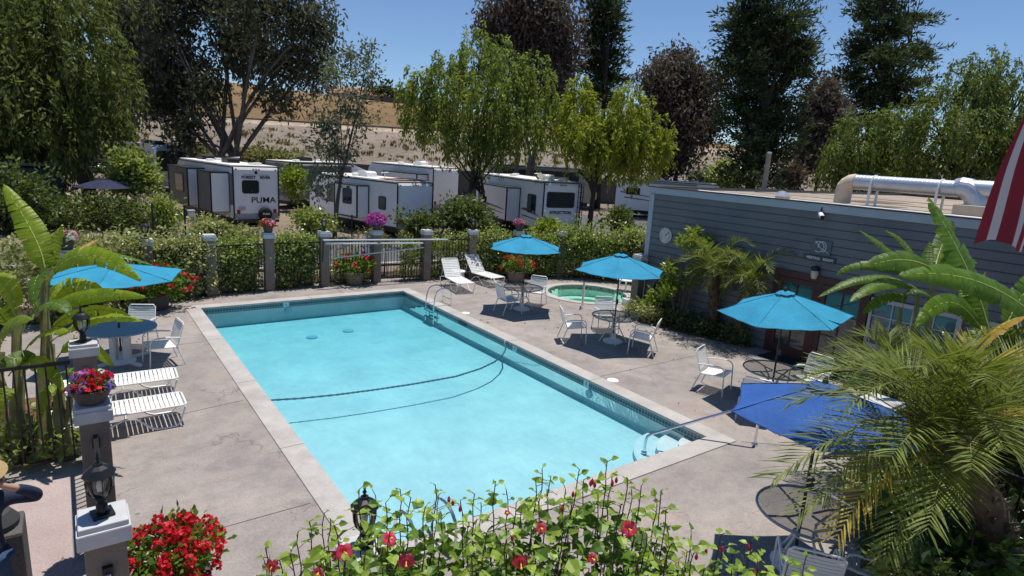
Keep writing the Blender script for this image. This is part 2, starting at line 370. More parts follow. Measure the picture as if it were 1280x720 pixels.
structure('path', MB().add([(-3.4, -3, .004), (-.28, -3, .004), (-.28, 9.75, .004), (-3.4, 9.75, .004)], [(0, 1, 2, 3)]),
          m_ground('pink_concrete', [(.3, (.33, .26, .245)), (.7, (.42, .34, .32))], .7, 40, .15))
def bed(name, poly, z=.03, mat=None):
    m = holed_sheet(poly, [], .012)
    return structure(name, m, mat or MULCH)
bed('planting_bed', [(-4.4, 10.2), (-.3, 10.2), (-.25, 12.0), (-.55, 13.0), (-4.4, 13.2)])
bed('planting_bed', [(15, 8.9), (15, 13.1), (14.3, 13.0), (13.7, 12.4), (13.9, 11.2), (14.3, 9.9), (14.6, 9.0)])
bed('planting_bed', [(8.65, -3.9), (14.9, -3.9), (14.9, 4.6), (11.8, 4.4), (9.2, 3.35), (8.65, 3.1)])
SOIL = m_ground('dark_soil', [(.3, (.035, .026, .02)), (.7, (.09, .065, .05))], 5, 22, .8)
bed('planting_bed', [(2.6, 20.32), (6.5, 20.42), (9.3, 20.42), (11.2, 20.15), (14, 19.45), (15.8, 19.0), (20, 15.9), (20.3, 16.4), (16, 20.2), (12, 21.6), (4, 21.6), (-2, 19.6), (-1.6, 18.2), (-.2, 18.2), (1.6, 19.4)], mat=SOIL)
# expansion joints in the deck
JOINT = simple('joint_filler', (.10, .085, .075), .95, 0, .25, 4)
def joints(lines, wid=.014):
    for k, (a, b_) in enumerate(lines):
        structure('deck_joint', strip([a, b_], wid, .003), JOINT)
joints([((2.31, 18.78), (1.6, 19.4)), ((-.2, 10.95), (2.31, 11.3)), ((9.33, 5.6), (13.8, 2.0)), ((2.31, 15.2), (.2, 15.2)),
        ((9.33, 14.2), (13.0, 14.2)), ((9.33, 9.2), (13.9, 9.2)), ((12.0, 14.2), (12.0, 19.2)), ((5.4, 5.59), (5.4, 1.0)), ((2.31, 7.4), (0, 7.4)), ((7, 18.78), (7, 19.8))])

# ------------------------------------------------------------------ swimming pool
pool = thing('swimming_pool', 'long rectangular swimming pool of turquoise water with dark tile band in the concrete deck', 'pool', (PX0, PY0, 0))
PW, PL = PX1-PX0, PY1-PY0
def fz(y): return -.52-.09*min(1, max(0, (y-2)/9.0))       # floor height along the pool
m = MB(); cv = .12
secs = [(0, -.17), (0, fz(0)+cv)]
ys = list(np.linspace(0, PL, 22)); rows = []
for y in ys:
    rows.append([(0, y, -.17), (0, y, fz(y)+cv), (.04, y, fz(y)+.035), (cv, y, fz(y))]+[(x, y, fz(y)) for x in np.linspace(.6, PW-.6, 8)]+[(PW-cv, y, fz(y)), (PW-.04, y, fz(y)+.035), (PW, y, fz(y)+cv), (PW, y, -.17)])
k = len(rows[0]); m.add([p for r_ in rows for p in r_], [(i*k+j, i*k+j+1, (i+1)*k+j+1, (i+1)*k+j) for i in range(len(rows)-1) for j in range(k-1)])
for y in (0, PL):
    m.add([(0, y, -.17), (PW, y, -.17), (PW, y, fz(y)-.02), (0, y, fz(y)-.02)], [(0, 1, 2, 3)])
m.build('shell', PLASTER, pool, rad(60))
m = MB()
def band(x0, y0, x1, y1, t, z0, z1):          # ring of four slabs facing the water
    m.box(((x0+x1)/2, y0-t/2, (z0+z1)/2), (x1-x0+2*t, t, z1-z0)); m.box(((x0+x1)/2, y1+t/2, (z0+z1)/2), (x1-x0+2*t, t, z1-z0))
    m.box((x0-t/2, (y0+y1)/2, (z0+z1)/2), (t, y1-y0, z1-z0)); m.box((x1+t/2, (y0+y1)/2, (z0+z1)/2), (t, y1-y0, z1-z0))
band(0.006, 0.006, PW-.006, PL-.006, .05, -.19, -.035); m.build('tile_band', TILE, pool)
m = MB(); seg = 1.55
def coping_run(p, q, outx, outy):
    p, q = Vector(p), Vector(q); L = (q-p).length; kk = max(1, round(L/3.1)); d = (q-p)/kk
    for i in range(kk):
        a, b_ = p+d*i, p+d*(i+1); g = d.normalized()*.004; a = a+g; b_ = b_-g
        c = (a+b_)/2+Vector((outx, outy, 0))*(CW/2-.015); sx = abs(b_.x-a.x) if outx == 0 else CW+.03; sy = abs(b_.y-a.y) if outy == 0 else CW+.03
        m.bbox((c.x, c.y, -.01), (sx, sy, .06), .012)
coping_run((0, 0, 0), (0, PL, 0), -1, 0); coping_run((PW, 0, 0), (PW, PL, 0), 1, 0)
coping_run((-CW, 0, 0), (PW+CW, 0, 0), 0, -1); coping_run((-CW, PL, 0), (PW+CW, PL, 0), 0, 1)
m.build('coping', COPING, pool, SM)
for (r_, zt) in ((1.28, -.42), (.88, -.30), (.50, -.19)):                       # corner steps
    m = MB(); n_ = 14; pts = [(PW-.002, .002)]+[(PW-.002-r_*math.cos(a), .002+r_*math.sin(a)) for a in np.linspace(0, math.pi/2, n_)]
    m.prism(pts, -.9, zt); m.build('step', PLASTER, pool)
LITE = simple('pale_blue_tile', (.45, .62, .66), .25, 0, .1, 6)
for (x, y, ax) in ((2.35, PL-.012, 'Y'), (PW-.012, 10.2, 'X'), (PW-.012, 5.9, 'X'), (PW-.012, 3.2, 'X')):
    m = MB(); m.box((x, y, -.10), (.16, .02, .15) if ax == 'Y' else (.02, .16, .15)); mk = m.build('depth_marker', LITE, pool)
    t = text_mesh('6' if ax == 'Y' else '4', .13, simple('marker_ink', (.02, .04, .12), .5), mk, 'numeral', (x, y-.013, -.10) if ax == 'Y' else (x-.013, y, -.10), (rad(90), 0, 0 if ax == 'Y' else rad(-90)), .001)
BLUED = simple('drain_blue', (.34, .42, .52), .4, 0, .1, 5)
for gx, gy, gz in ((390, 388.5, 'w'), ):
    m = MB(); m.lathe([(.11, 0), (.11, .02), (.08, .03), (.001, .03)], 20); ring = m.move(Matrix.Translation((2.4, PL-.001, -.30)) @ Matrix.Rotation(rad(90), 4, 'X')); ring.build('pool_light', BLUED, pool, SM)
m = MB(); m.lathe([(.10, 0), (.10, .02), (.07, .03), (.001, .03)], 20).move(Matrix.Translation((PW-.001, 3.1, -.30)) @ Matrix.Rotation(rad(-90), 4, 'Y')); m.build('pool_light', BLUED, pool, SM)
for px_, py_ in ((390, 422), (435, 414)):
    p = gp(px_, py_, -.6); m = MB(); m.lathe([(.16, 0), (.15, .03), (.001, .035)], 20, (p.x-PX0, p.y-PY0, fz(p.y-PY0))); m.build('floor_drain', BLUED, pool, SM)
m = MB(); m.box((PW-.006, PL-3.9, -.095), (.03, .42, .13)); m.build('skimmer_mouth', BLACKP, pool)
# water: a closed body just inside the shell
m = MB(); NX, NY = 2, 24; e = .004; zs = -.085
yy = np.linspace(e, PL-e, NY); kk = 2
top_ = [(x, y, zs) for y in yy for x in (e, PW-e)]; bot = [(x, y, fz(y)-.05) for y in yy for x in (e, PW-e)]; nb = len(top_)
fs = []
for i in range(NY-1):
    a = 2*i; fs += [(a, a+1, a+3, a+2), (nb+a, nb+a+2, nb+a+3, nb+a+1), (a, a+2, nb+a+2, nb+a), (a+1, nb+a+1, nb+a+3, a+3)]
fs += [(0, nb, nb+1, 1), (nb-2, nb-1, 2*nb-1, 2*nb-2)]
m.add([(a[0]+PX0, a[1]+PY0, a[2]) for a in top_+bot], fs); structure('water', m, WATER)
# lane rope across the pool
rp = [gp(x, y, -.09) for x, y in ((338, 501), (375, 498), (420, 493.5), (470, 487), (520, 479.5), (570, 470.5), (600, 461), (618, 452.5), (628, 444), (632, 437))]+[Vector((PX1-.03, 12.3, -.06))]
rp[0] = Vector((PX0+.02, rp[0].y, -.07))
fine = []
for i in range(len(rp)-1):
    for q in range(8): fine.append(rp[i].lerp(rp[i+1], q/8))
rope = thing('pool_rope', 'dark blue twisted safety rope sagging across the pool water', 'rope', (0, 0, 0))
m = MB(); m.tube(fine+[rp[-1]], .016, 6); m.build('cord', simple('rope_core', (.01, .06, .10), .6), rope)
m = MB(); step = 0; acc = 0; last = fine[0]
beads = []
for p in fine:
    acc += (p-last).length; last = p
    if acc > .085: beads.append(p); acc = 0
for i in range(len(beads)-1):
    a, b_ = beads[i], beads[i+1]; m.tube([a, a.lerp(b_, .2), a.lerp(b_, .5), a.lerp(b_, .72)], [.014, .023, .023, .014], 6)
m.build('beads', simple('rope_blue', (.012, .10, .17), .5, 0, .3, 6), rope)
m = MB(); m.box((PX1-.02, 12.3, -.05), (.05, .05, .11)); m.box((PX0+.02, rp[0].y, -.06), (.05, .05, .09)); m.build('wall_anchor', WHITE, rope)
# entry rail at the corner steps
rail = thing('pool_handrail', 'polished steel pool entry handrail running from the corner steps onto the deck', 'handrail', (0, 0, 0))
a = gp(805, 566, -.40); b_ = Vector((9.44, 5.41, 0)); a2 = Vector((a.x, a.y, -.06)); b2 = Vector((9.44, 5.41, .80))
d = (b2-a2).normalized()
pts = [a, a2-Vector((0, 0, .12)), a2-Vector((0, 0, .03))+d*.03, a2+d*.12]+[a2.lerp(b2, t)+Vector((0, 0, 0)) for t in (.3, .6, .85)]+[b2-d*.1, b2-Vector((0, 0, .03))-d*.02, b2-Vector((0, 0, .12)), b_]
m = MB(); m.tube(pts, .024, 10); m.build('rail_tube', CHROME, rail, SM)
m = MB()
for q in (a, b_): m.lathe([(.055, 0), (.055, .015), (.03, .03)], 14, (q.x, q.y, q.z+.005))
m.build('escutcheon', CHROME, rail, SM)
def ladder(name, label, c, rz):
    t = thing(name, label, 'pool ladder', c, rz)
    for s in (-.26, .26):
        m = MB(); arc = [(.52, s, 0), (.52, s, .26)]+[(.24+.28*math.cos(q), s, .30+.24*math.sin(q)) for q in np.linspace(.2, 2.6, 9)]+[(-.05, s, .24), (-.07, s, .05), (-.07, s, -.62)]
        m.tube(arc, .021, 8); m.build('grab_rail', CHROME, t, SM)
    m = MB()
    for z in (-.2, -.42): m.box((-.1, 0, z), (.09, .5, .03))
    m.build('tread', simple('ladder_tread', (.05, .25, .32), .5), t)
    m = MB()
    m.tube([(.52, -.26, .16), (.52, .26, .16)], .014, 6); m.build('cross_bar', CHROME, t, SM)
ladder('pool_ladder', 'chrome pool ladder with two looped grab rails beside the far loungers', (PX1, 16.35, 0.02), 0)
ladder('pool_ladder', 'chrome pool ladder arching over the near edge behind the foreground flowers', (3.15, PY0, 0.02), rad(-90))
for p, lab in ((gp(582, 391.5), 'round white skimmer lid set in the deck near the far table'), (gp(766, 475.5), 'round white skimmer lid set in the deck beside the middle of the pool')):
    m = MB(); m.lathe([(.13, .002), (.125, .012), (.001, .014)], 24); o = m.build('skimmer_lid', WHITE, None, SM); o.location = p; tag(o, lab, 'lid')
# ------------------------------------------------------------------ hot tub
spa = thing('hot_tub', 'round sunken hot tub of pale green water with a tiled rim', 'hot tub', (SPC.x, SPC.y, 0))
m = MB(); m.lathe([(SPR, -.16), (SPR, -.42), (SPR-.38, -.44), (SPR-.42, -.80), (SPR-.8, -.82), (.001, -.82)], 48, cap=False); m.build('shell', simple('spa_plaster', (.62, .72, .66), .9, 0, .08, 2), spa, rad(50))
m = MB(); m.lathe([(SPR, -.01), (SPR, -.17), (SPR+.03, -.17), (SPR+.03, -.01), (SPR, -.01)], 48, cap=False)
def m_spatile():
    m_, n, l, b = base_mat('spa_tile'); co = coords(n, l); ck = n.new('ShaderNodeTexVoronoi'); ck.inputs['Scale'].default_value = 7; l.new(co, ck.inputs['Vector'])
    l.new(ramp(n, l, ck.outputs['Distance'], [(.25, (.02, .03, .04)), (.45, (.16, .19, .14))]), b.inputs['Base Color']); b.inputs['Roughness'].default_value = .2; return m_
m.build('tile_band', m_spatile(), spa, SM)
m = MB(); m.lathe([(SPR-.01, -.012), (SPR-.005, .022), (SPR+.02, .03), (SPR+.29, .022), (SPR+.30, -.02)], 56, cap=False); m.build('coping', COPING, spa, SM)
m = MB(); m.lathe([(.001, -.9), (SPR-.003, -.9), (SPR-.003, -.11), (.001, -.11)], 48, (SPC.x, SPC.y, 0)); structure('water', m, SPAWATER)
p = gp(727, 386); t = thing('hot_tub_handrail', 'short stainless grab post standing at the rim of the hot tub', 'handrail', p)
m = MB(); dd = (Vector((SPC.x, SPC.y, 0))-p).normalized(); m.tube([(0, 0, 0), (0, 0, .72), (dd.x*.05, dd.y*.05, .83), (dd.x*.14, dd.y*.14, .86), (dd.x*.45, dd.y*.45, .80), (dd.x*.5, dd.y*.5, .7), (dd.x*.5, dd.y*.5, -.4)], .024, 10); m.build('rail_tube', CHROME, t, SM)
m = MB(); m.lathe([(.06, 0), (.06, .02), (.03, .03)], 14); m.build('escutcheon', CHROME, t, SM)

# ------------------------------------------------------------------ clubhouse
WX, BY1, BY0, BX1, RZ = 15.0, 13.3, -5.0, 33.0, 3.82
club = thing('clubhouse', 'long low building with dark grey lap siding, maroon double doors and a flat roof', 'building', (WX, BY1, 0))
SIDING = simple('slate_siding', (.15, .158, .168), .65, 0, .16, .9, .12, 30)
TRIM = simple('pale_blue_trim', (.36, .42, .46), .6, 0, .05, 3)
MAROON = simple('maroon_paint', (.060, .018, .016), .45, 0, .15, 3)
ROOFM = m_ground('tan_roof', [(.3, (.25, .205, .165)), (.7, (.42, .35, .28))], .35, 6, .2)
m = MB(); m.box(((BX1-WX)/2, (BY0-BY1)/2, RZ/2), (BX1-WX-.04, BY1-BY0-.04, RZ)); m.build('wall_core', SIDING, club)
m = MB(); L = BY0-BY1; bh = .20; nb = int(RZ/bh)
for i in range(nb):
    z = i*bh+.022; m.add([(-.036, 0, z), (-.018, 0, z+bh-.020), (-.018, L, z+bh-.020), (-.036, L, z), (.005, 0, z), (.005, L, z), (.005, 0, z+bh-.020), (.005, L, z+bh-.020)], [(0, 3, 2, 1), (0, 4, 5, 3), (1, 2, 7, 6)])
for i in range(nb):
    z = i*bh; W_ = BX1-WX; m.add([(0, .008, z), (0, -.014, z+bh), (W_, -.014, z+bh), (W_, .008, z), (0, -.03, z), (W_, -.03, z)], [(0, 1, 2, 3), (0, 3, 5, 4)])
m.build('lap_siding', SIDING, club, fix=False)
m = MB(); m.box((-.03, -.07, RZ/2-.02), (.035, .18, RZ-.04)); m.box((.06, .03, RZ/2-.02), (.14, .035, RZ-.04)); m.build('corner_board', TRIM, club)
m = MB(); m.box((-.05, L/2, RZ+.075), (.05, -L+.1, .19)); m.box(((BX1-WX)/2, .05, RZ+.075), (BX1-WX, .05, .19)); m.build('fascia', TRIM, club)
m = MB(); m.box((-.02, L/2, RZ+.185), (.16, -L+.16, .03)); m.box(((BX1-WX)/2+.1, .02, RZ+.185), (BX1-WX-.04, .16, .03)); m.box((BX1-WX, L/2, RZ+.20), (.2, -L, .2)); m.build('roof_edge', simple('dark_flashing', (.05, .042, .036), .6, 0, .2, 3), club)
m = MB(); m.box(((BX1-WX)/2, L/2, RZ+.055), (BX1-WX-.06, -L-.06, .11)); m.build('roof', ROOFM, club)
# french doors
def panes(mf, mg, y0, y1, z0, z1, ny, nz, st, proud, x=-.0):
    # frame stiles into mf, glass into mg; all in wall coordinates, y0<y1
    mf.box((x-proud/2, y0+st/2, (z0+z1)/2), (proud, st, z1-z0)); mf.box((x-proud/2, y1-st/2, (z0+z1)/2), (proud, st, z1-z0))
    mf.box((x-proud/2, (y0+y1)/2, z1-st/2), (proud, y1-y0-2*st, st)); mf.box((x-proud/2, (y0+y1)/2, z0+st), (proud, y1-y0-2*st, 2*st))
    a0, a1, b0, b1 = y0+st, y1-st, z0+2*st, z1-st
    for i in range(1, ny): mf.box((x-proud*.4, a0+(a1-a0)*i/ny, (b0+b1)/2), (proud*.7, .028, b1-b0))
    for i in range(1, nz): mf.box((x-proud*.4+.002, (a0+a1)/2, b0+(b1-b0)*i/nz), (proud*.7, a1-a0, .026))
    mg.box((x-proud*.25, (a0+a1)/2, (b0+b1)/2), (.01, a1-a0+.01, b1-b0+.01))
dy0, dy1, dh = 6.28-BY1, 8.72-BY1, 2.24
m = MB(); m.box((-.06, dy0+.05, dh/2), (.07, .12, dh)); m.box((-.06, dy1-.05, dh/2), (.07, .12, dh)); m.box((-.06, (dy0+dy1)/2, dh-.08), (.072, dy1-dy0-.14, .16)); m.box((-.058, (dy0+dy1)/2, dh/2), (.07, .10, dh-.2)); m.build('door_frame', MAROON, club)
DREF = simple('door_glass', (.012, .030, .034), .03, 0, .3, .6, spec=1.0)
for q in (0, 1):
    a0 = dy0+.11+q*((dy1-dy0)/2-.06); a1 = a0+(dy1-dy0)/2-.16
    mf, mg = MB(), MB(); panes(mf, mg, a0+.003, a1-.003, .02, dh-.18, 2, 3, .12, .055, -.03); d_ = mf.build('door', MAROON, club); mg.build('door_pane', DREF, d_)
    mh = MB(); yk = a1-.06 if q == 0 else a0+.06; mh.tube([(-.10, yk, .95), (-.13, yk, .98), (-.13, yk, 1.12), (-.10, yk, 1.15)], .012, 6); mh.build('handle', simple('brass', (.5, .36, .12), .3, 1), d_)
m = MB(); m.box((-.42, (dy0+dy1)/2, .012), (.75, 1.9, .016)); o = m.build('door_mat', simple('black_mat', (.02, .02, .02), .95, 0, .3, 20, .5, 80)); o.location = (WX, BY1, 0); tag(o, 'black rubber mat on the deck in front of the maroon doors', 'mat')
WINM = simple('window_white', (.40, .41, .42), .5, 0, .05)
WGL = simple('window_glass', (.05, .075, .085), .04, 0, .5, .8, spec=1.0)
BLIND = simple('window_blind', (.42, .44, .46), .6, 0, .1)
for y0 in (4.45, 2.3):
    a0, a1 = y0-BY1, y0+1.85-BY1; mf, mg = MB(), MB(); panes(mf, mg, a0, a1, .75, 2.0, 4, 3, .09, .07, -.025); fr = mf.build('window', WINM, club); mg.build('pane', WGL, fr)
    mm = MB(); mm.box((-.10, (a0+a1)/2, .80), (.12, a1-a0+.1, .04)); mm.build('sill', WINM, fr)
# signs by the door
sgn = thing('meeting_room_sign', 'dark grey door sign with white emblem over a plate reading MEETING ROOM', 'sign', (WX-.03, 7.64, 2.72))
SG = simple('sign_grey', (.09, .11, .125), .5, 0, .06); SW = simple('sign_white', (.72, .72, .70), .5)
m = MB(); m.bbox((-.015, 0, -.06), (.03, .80, .14), .006); m.build('plate', simple('sign_dark', (.045, .055, .062), .5, 0, .06), sgn)
m = MB(); m.prism([(-.24, .03), (.24, .03), (.24, .40), (.18, .43), (.12, .40), (-.24, .40)], -.028, 0, 'X'); m.build('emblem_board', SG, sgn)
m = MB(); m.tube([(-.034, .16*math.cos(q)*.8+.06, .235+.13*math.sin(q)) for q in np.linspace(.6, 5.4, 18)], .009, 6); m.tube([(-.034, -.02-.10*math.cos(q), .24+.13*math.sin(q)*(1 if q < 3 else .9)) for q in np.linspace(-1.2, 3.5, 16)], .009, 6); m.tube([(-.034, .16, .36), (-.034, .0, .2), (-.034, -.19, .11)], .008, 6); m.build('emblem', SW, sgn)
for w_, y_ in (('MEETING', .155), ('ROOM', -.215)): text_mesh(w_, .085, SW, sgn, 'lettering', (-.033, y_, -.06), (rad(90), 0, rad(-90)), .002, sx=.98, bold=.002)
lamp = thing('wall_lantern', 'small dark wall lamp under the meeting room sign', 'wall lamp', (WX-.03, 7.66, 2.36))
m = MB(); m.lathe([(.001, .12), (.09, .10), (.10, .02), (.07, .0)], 12, (-.1, 0, 0)); m.box((-.03, 0, .06), (.08, .08, .10)); m.build('hood', IRON, lamp, SM)
m = MB(); m.lathe([(.085, 0), (.09, -.1), (.06, -.2), (.001, -.21)], 12, (-.1, 0, 0)); m.build('shade', simple('frosted_shade', (.5, .45, .34), .5), lamp, SM)
ck = thing('wall_thermometer', 'round white dial thermometer on the grey siding near the corner', 'thermometer', (WX-.03, 12.52, 2.56))
m = MB(); m.lathe([(.235, 0), (.245, .03), (.215, .04), (.20, .03)], 28).move(Matrix.Rotation(rad(-90), 4, 'Y')); m.build('rim', simple('dial_rim', (.5, .5, .46), .4, .2), ck, SM)
m = MB(); m.lathe([(.001, .028), (.21, .028)], 28).move(Matrix.Rotation(rad(-90), 4, 'Y')); m.build('dial', simple('dial_face', (.66, .64, .52), .4, 0, .04), ck)
m = MB(); m.tube([(-.034, 0, 0), (-.034, -.10, .10)], .008, 5); m.tube([(-.034, .03, -.03), (-.034, 0, 0)], .006, 5)
for i in range(20):
    q = rad(-40+i*280/19); m.box((-.031, .17*math.cos(q), .17*math.sin(q)), (.004, .03, .008), rx=q)
m.build('pointer', BLACKP, ck)
sc = thing('security_camera', 'white security camera on a dark arm under the roof edge', 'camera', (WX-.05, 7.72, 3.72))
m = MB(); m.tube([(0, .06, .22), (-.06, .05, .1), (-.1, .02, .03)], .018, 6); m.build('arm', IRON, sc)
m = MB(); m.tube([(.0, .09, .05), (-.10, .02, .02), (-.24, -.10, -.03)], [.05, .06, .055], 10); m.build('housing', WHITE, sc, SM)
m = MB(); m.lathe([(.001, 0), (.052, 0), (.045, .03), (.001, .035)], 12).move(Matrix.Translation((-.242, -.102, -.03)) @ Vector((-.75, -.62, -.22)).to_track_quat('Z', 'Y').to_matrix().to_4x4()); m.build('lens', BLACKP, sc, SM)
hs = thing('garden_hose', 'coiled black garden hose hanging on the wall beside the corner pillar', 'hose', (WX-.05, 12.45, .75))
m = MB(); m.tube([(-.05-.02*math.sin(i*1.3), (.26+.02*math.sin(i))*math.cos(i*.42), (.42+.03*math.cos(i*.7))*math.sin(i*.42)) for i in range(70)], .02, 6); m.build('coil', BLACKP, hs)
m = MB(); m.box((-.03, 0, .36), (.07, .12, .14)); m.build('hanger', IRON, hs)
# roof duct
GALV = simple('galvanised_duct', (.50, .54, .60), .38, .65, .12, 2)
BEIGE = simple('duct_base_beige', (.62, .52, .40), .7, 0, .1, 3)
duct = thing('roof_duct', 'large galvanised air duct bridging along the clubhouse roof on two elbows', 'duct', (17.8, 7.1, RZ+.11))
R_ = .20; zc = .62
def seam(pts, r, mm):
    mm.tube(pts, r, 20)
m = MB(); ya, yb = 1.35, -1.15
m.tube([(0, ya, zc), (0, yb, zc)], R_, 24)
for i in range(26):
    y = ya+(yb-ya)*(i+.5)/26; m.tube([(0, y-.012, zc), (0, y, zc), (0, y+.012, zc)], [R_, R_+.004, R_], 24, cap=False)
m.build('straight_run', GALV, duct, SM)
m = MB(); m.tube([(0, ya+.0, zc)]+[(0, ya+.03+.26*math.sin(q), zc-.26+.26*math.cos(q)) for q in np.linspace(0, math.pi/2, 5)]+[(0, ya+.29, .02)], R_*1.1, 20); m.build('elbow', BEIGE, duct, rad(12))
m = MB(); m.tube([(0, yb+.02, zc)]+[(0, yb-.05-.36*math.sin(q), zc+.03-.36+.36*math.cos(q)) for q in np.linspace(0, math.pi/2, 6)]+[(0, yb-.41, .2)], R_*1.32, 22); m.build('elbow', GALV, duct, rad(12))
m = MB(); m.tube([(0, yb-.3, zc+.02), (0, yb-1.6, zc+.02)], R_*1.1, 22); m.build('side_branch', GALV, duct, SM)
m = MB(); m.bbox((0, yb-.41, .13), (.74, .74, .26), .02); m.build('curb_box', BEIGE, duct)
for y in (.85, -.75):
    m = MB(); m.box((-.23, y, .31), (.05, .05, .62)); m.box((.23, y, .31), (.05, .05, .62)); m.tube([(R_*1.06*math.cos(q)*1.0, y, zc+R_*1.05*math.sin(q)) for q in np.linspace(-.1, math.pi+.1, 12)], .02, 5); m.build('support_leg', WHITE, duct)
for k, (x, y, s, lab) in enumerate(((16.2, 9.6, .28, 'small tan vent box nearest the roof edge, above the security camera'), (17.5, 10.4, .22, 'low metal vent box farther back on the flat roof'))):
    t = thing('roof_vent', lab, 'vent', (x, y, RZ+.11)); m = MB(); m.box((0, 0, .05), (s, s, .1)); m.build('collar', BEIGE, t); m = MB(); m.lathe([(s*.9, 0), (s*.5, .09), (.001, .11)], 4, (0, 0, .105), a0=.78); m.build('cowl', GALV, t)
PATCH = simple('roof_patch', (.12, .10, .085), .9, 0, .3, 2)
for k, (x, y, a, b_) in enumerate(((1.6, -2.2, 1.1, 1.6), (3.2, -5.4, 1.6, .8), (2.2, -9.2, 1.0, 2.2), (6.0, -4.0, 3.0, 1.1))):
    m = MB(); m.box((x, y, RZ+.114), (a, b_, .006)); m.build('roof_patch', PATCH, club)
for x in (2.6, 5.2, 9.0): m = MB(); m.box((x, L/2, RZ+.116), (.09, -L-.5, .012)); m.build('roof_seam', PATCH, club)
m = MB(); m.tube([(15.5, 13.0, RZ+.16), (15.5, 9.0, RZ+.15), (15.9, 8.6, RZ+.15), (15.9, 1.0, RZ+.15)], .02, 6); o = m.build('roof_pipe', GREYF); tag(o, 'grey conduit with a jog running along the roof edge', 'pipe')
m = MB(); m.tube([(16.4, 12.6, RZ+.14), (16.4, 2.6, RZ+.14)], .025, 6); o = m.build('roof_pipe', WHITE); tag(o, 'thin white conduit lying along the flat roof', 'pipe')
p0 = at(954, 236, 24); t = thing('utility_pole', 'pale bare pole rising behind the clubhouse roof in front of the dark tall tree', 'pole', (p0.x, p0.y, 0))
ph = at(958, 192, 24).z; m = MB(); m.tube([(0, 0, 0), (.06, .0, ph)], [.11, .09], 10); m.build('shaft', simple('pale_wood', (.30, .25, .20), .8, 0, .2, 2), t, SM); m = MB(); m.lathe([(.10, 0), (.10, .05), (.001, .07)], 10, (.06, 0, ph)); m.build('pole_cap', GALV, t)
# ------------------------------------------------------------------ hillside
def ridge(u): return max(8.5, min(16.5, 12.2-.062*u))
def hillz(u, v):
    v = v - .02*u
    if v < 70: return 0.0 if v < 69.9 else 2.6
    rd = ridge(u)
    if v < 76: z = 2.6+.2*(v-70)/6
    elif v < 93: z = 2.8+4.1*(v-76)/17
    elif v < 98: z = 6.9+.05*(v-93)
    elif v < 134: s_ = (v-98)/36; z = 7.15+(rd-7.15)*(s_**.85)
    else: z = rd+min(3.0, (v-134)*.02)
    return z
US = list(np.arange(-190, 260, 3.0)); VS = [69.9+0, 70, 73, 76, 79, 82, 85, 88, 91, 93, 95.5, 98, 101, 104, 108, 112, 116, 120, 124, 128, 131, 134, 140, 160, 200, 300, 420]
m = MB(); pts = []
for v in VS:
    for u in US:
        vv = v+.02*u; z = hillz(u, vv)
        if 76 < v < 92 or 100 < v < 133: z += .22*math.sin(u*.31+v*.7)+.18*math.sin(u*.83-v*.45)+random.uniform(-.12, .12)
        pts.append(uv2w(u, vv, z))
k = len(US); m.add(pts, [(i*k+j, i*k+j+1, (i+1)*k+j+1, (i+1)*k+j) for i in range(1, len(VS)-1) for j in range(k-1)])
def m_hill():
    mt, n, l, b = base_mat('dry_hillside'); co = coords(n, l); sp = n.new('ShaderNodeSeparateXYZ'); l.new(co, sp.inputs[0])
    wob = noise(n, l, co, .12, 4); ad = n.new('ShaderNodeMath'); ad.operation = 'MULTIPLY_ADD'; l.new(wob, ad.inputs[0]); ad.inputs[1].default_value = 1.2; l.new(sp.outputs[2], ad.inputs[2])
    mr = n.new('ShaderNodeMapRange'); mr.inputs[1].default_value = 2; mr.inputs[2].default_value = 16; l.new(ad.outputs[0], mr.inputs[0])
    c = ramp(n, l, mr.outputs[0], [(.0, (.22, .185, .16)), (.395, (.27, .225, .19)), (.405, (.46, .38, .30)), (.45, (.36, .28, .20)), (.47, (.20, .135, .075)), (.8, (.23, .155, .085)), (1, (.25, .175, .10))])
    c = mixcol(n, l, .85, c, ramp(n, l, noise(n, l, co, 1.1, 6, .75), [(.28, (.55, .53, .5)), (.5, (1, 1, 1)), (.74, (1.35, 1.3, 1.2))]), 'MULTIPLY')
    c = mixcol(n, l, .6, c, ramp(n, l, noise(n, l, co, .16, 4, .6), [(.35, (.75, .76, .7)), (.65, (1.12, 1.1, 1.08))]), 'MULTIPLY')
    l.new(c, b.inputs['Base Color']); b.inputs['Roughness'].default_value = .95; b.inputs['Specular IOR Level'].default_value = .1
    bump(n, l, noise(n, l, co, 1.2, 5, .75), .8, b, .5); return mt
structure('hillside', m, m_hill(), smooth=4)
P_ = []; D_ = []; S_ = []
for _ in range(2600):
    u = random.uniform(-95, 110); v = random.choice((random.uniform(100, 134), random.uniform(77, 92))); r_ = random.random(); c = np.array(uv2w(u, v+.02*u, hillz(u, v+.02*u)-.05)); k = random.randint(4, 9); hgt = random.uniform(.25, .7)*(1.5 if r_ > .93 else 1)
    for _k in range(k): P_.append(c+np.array([random.uniform(-.3, .3), random.uniform(-.3, .3), 0])); D_.append([random.gauss(0, .5), random.gauss(0, .5), 1]); S_.append(hgt)
S_ = np.array(S_); o = np_mesh('dry_scrub', leaf_quads(np.array(P_), np.array(D_), S_, S_*.45), 4, leafmat('dry_scrub_leaf', (.09, .07, .035), (.34, .25, .13), .2), None); o['kind'] = 'stuff'
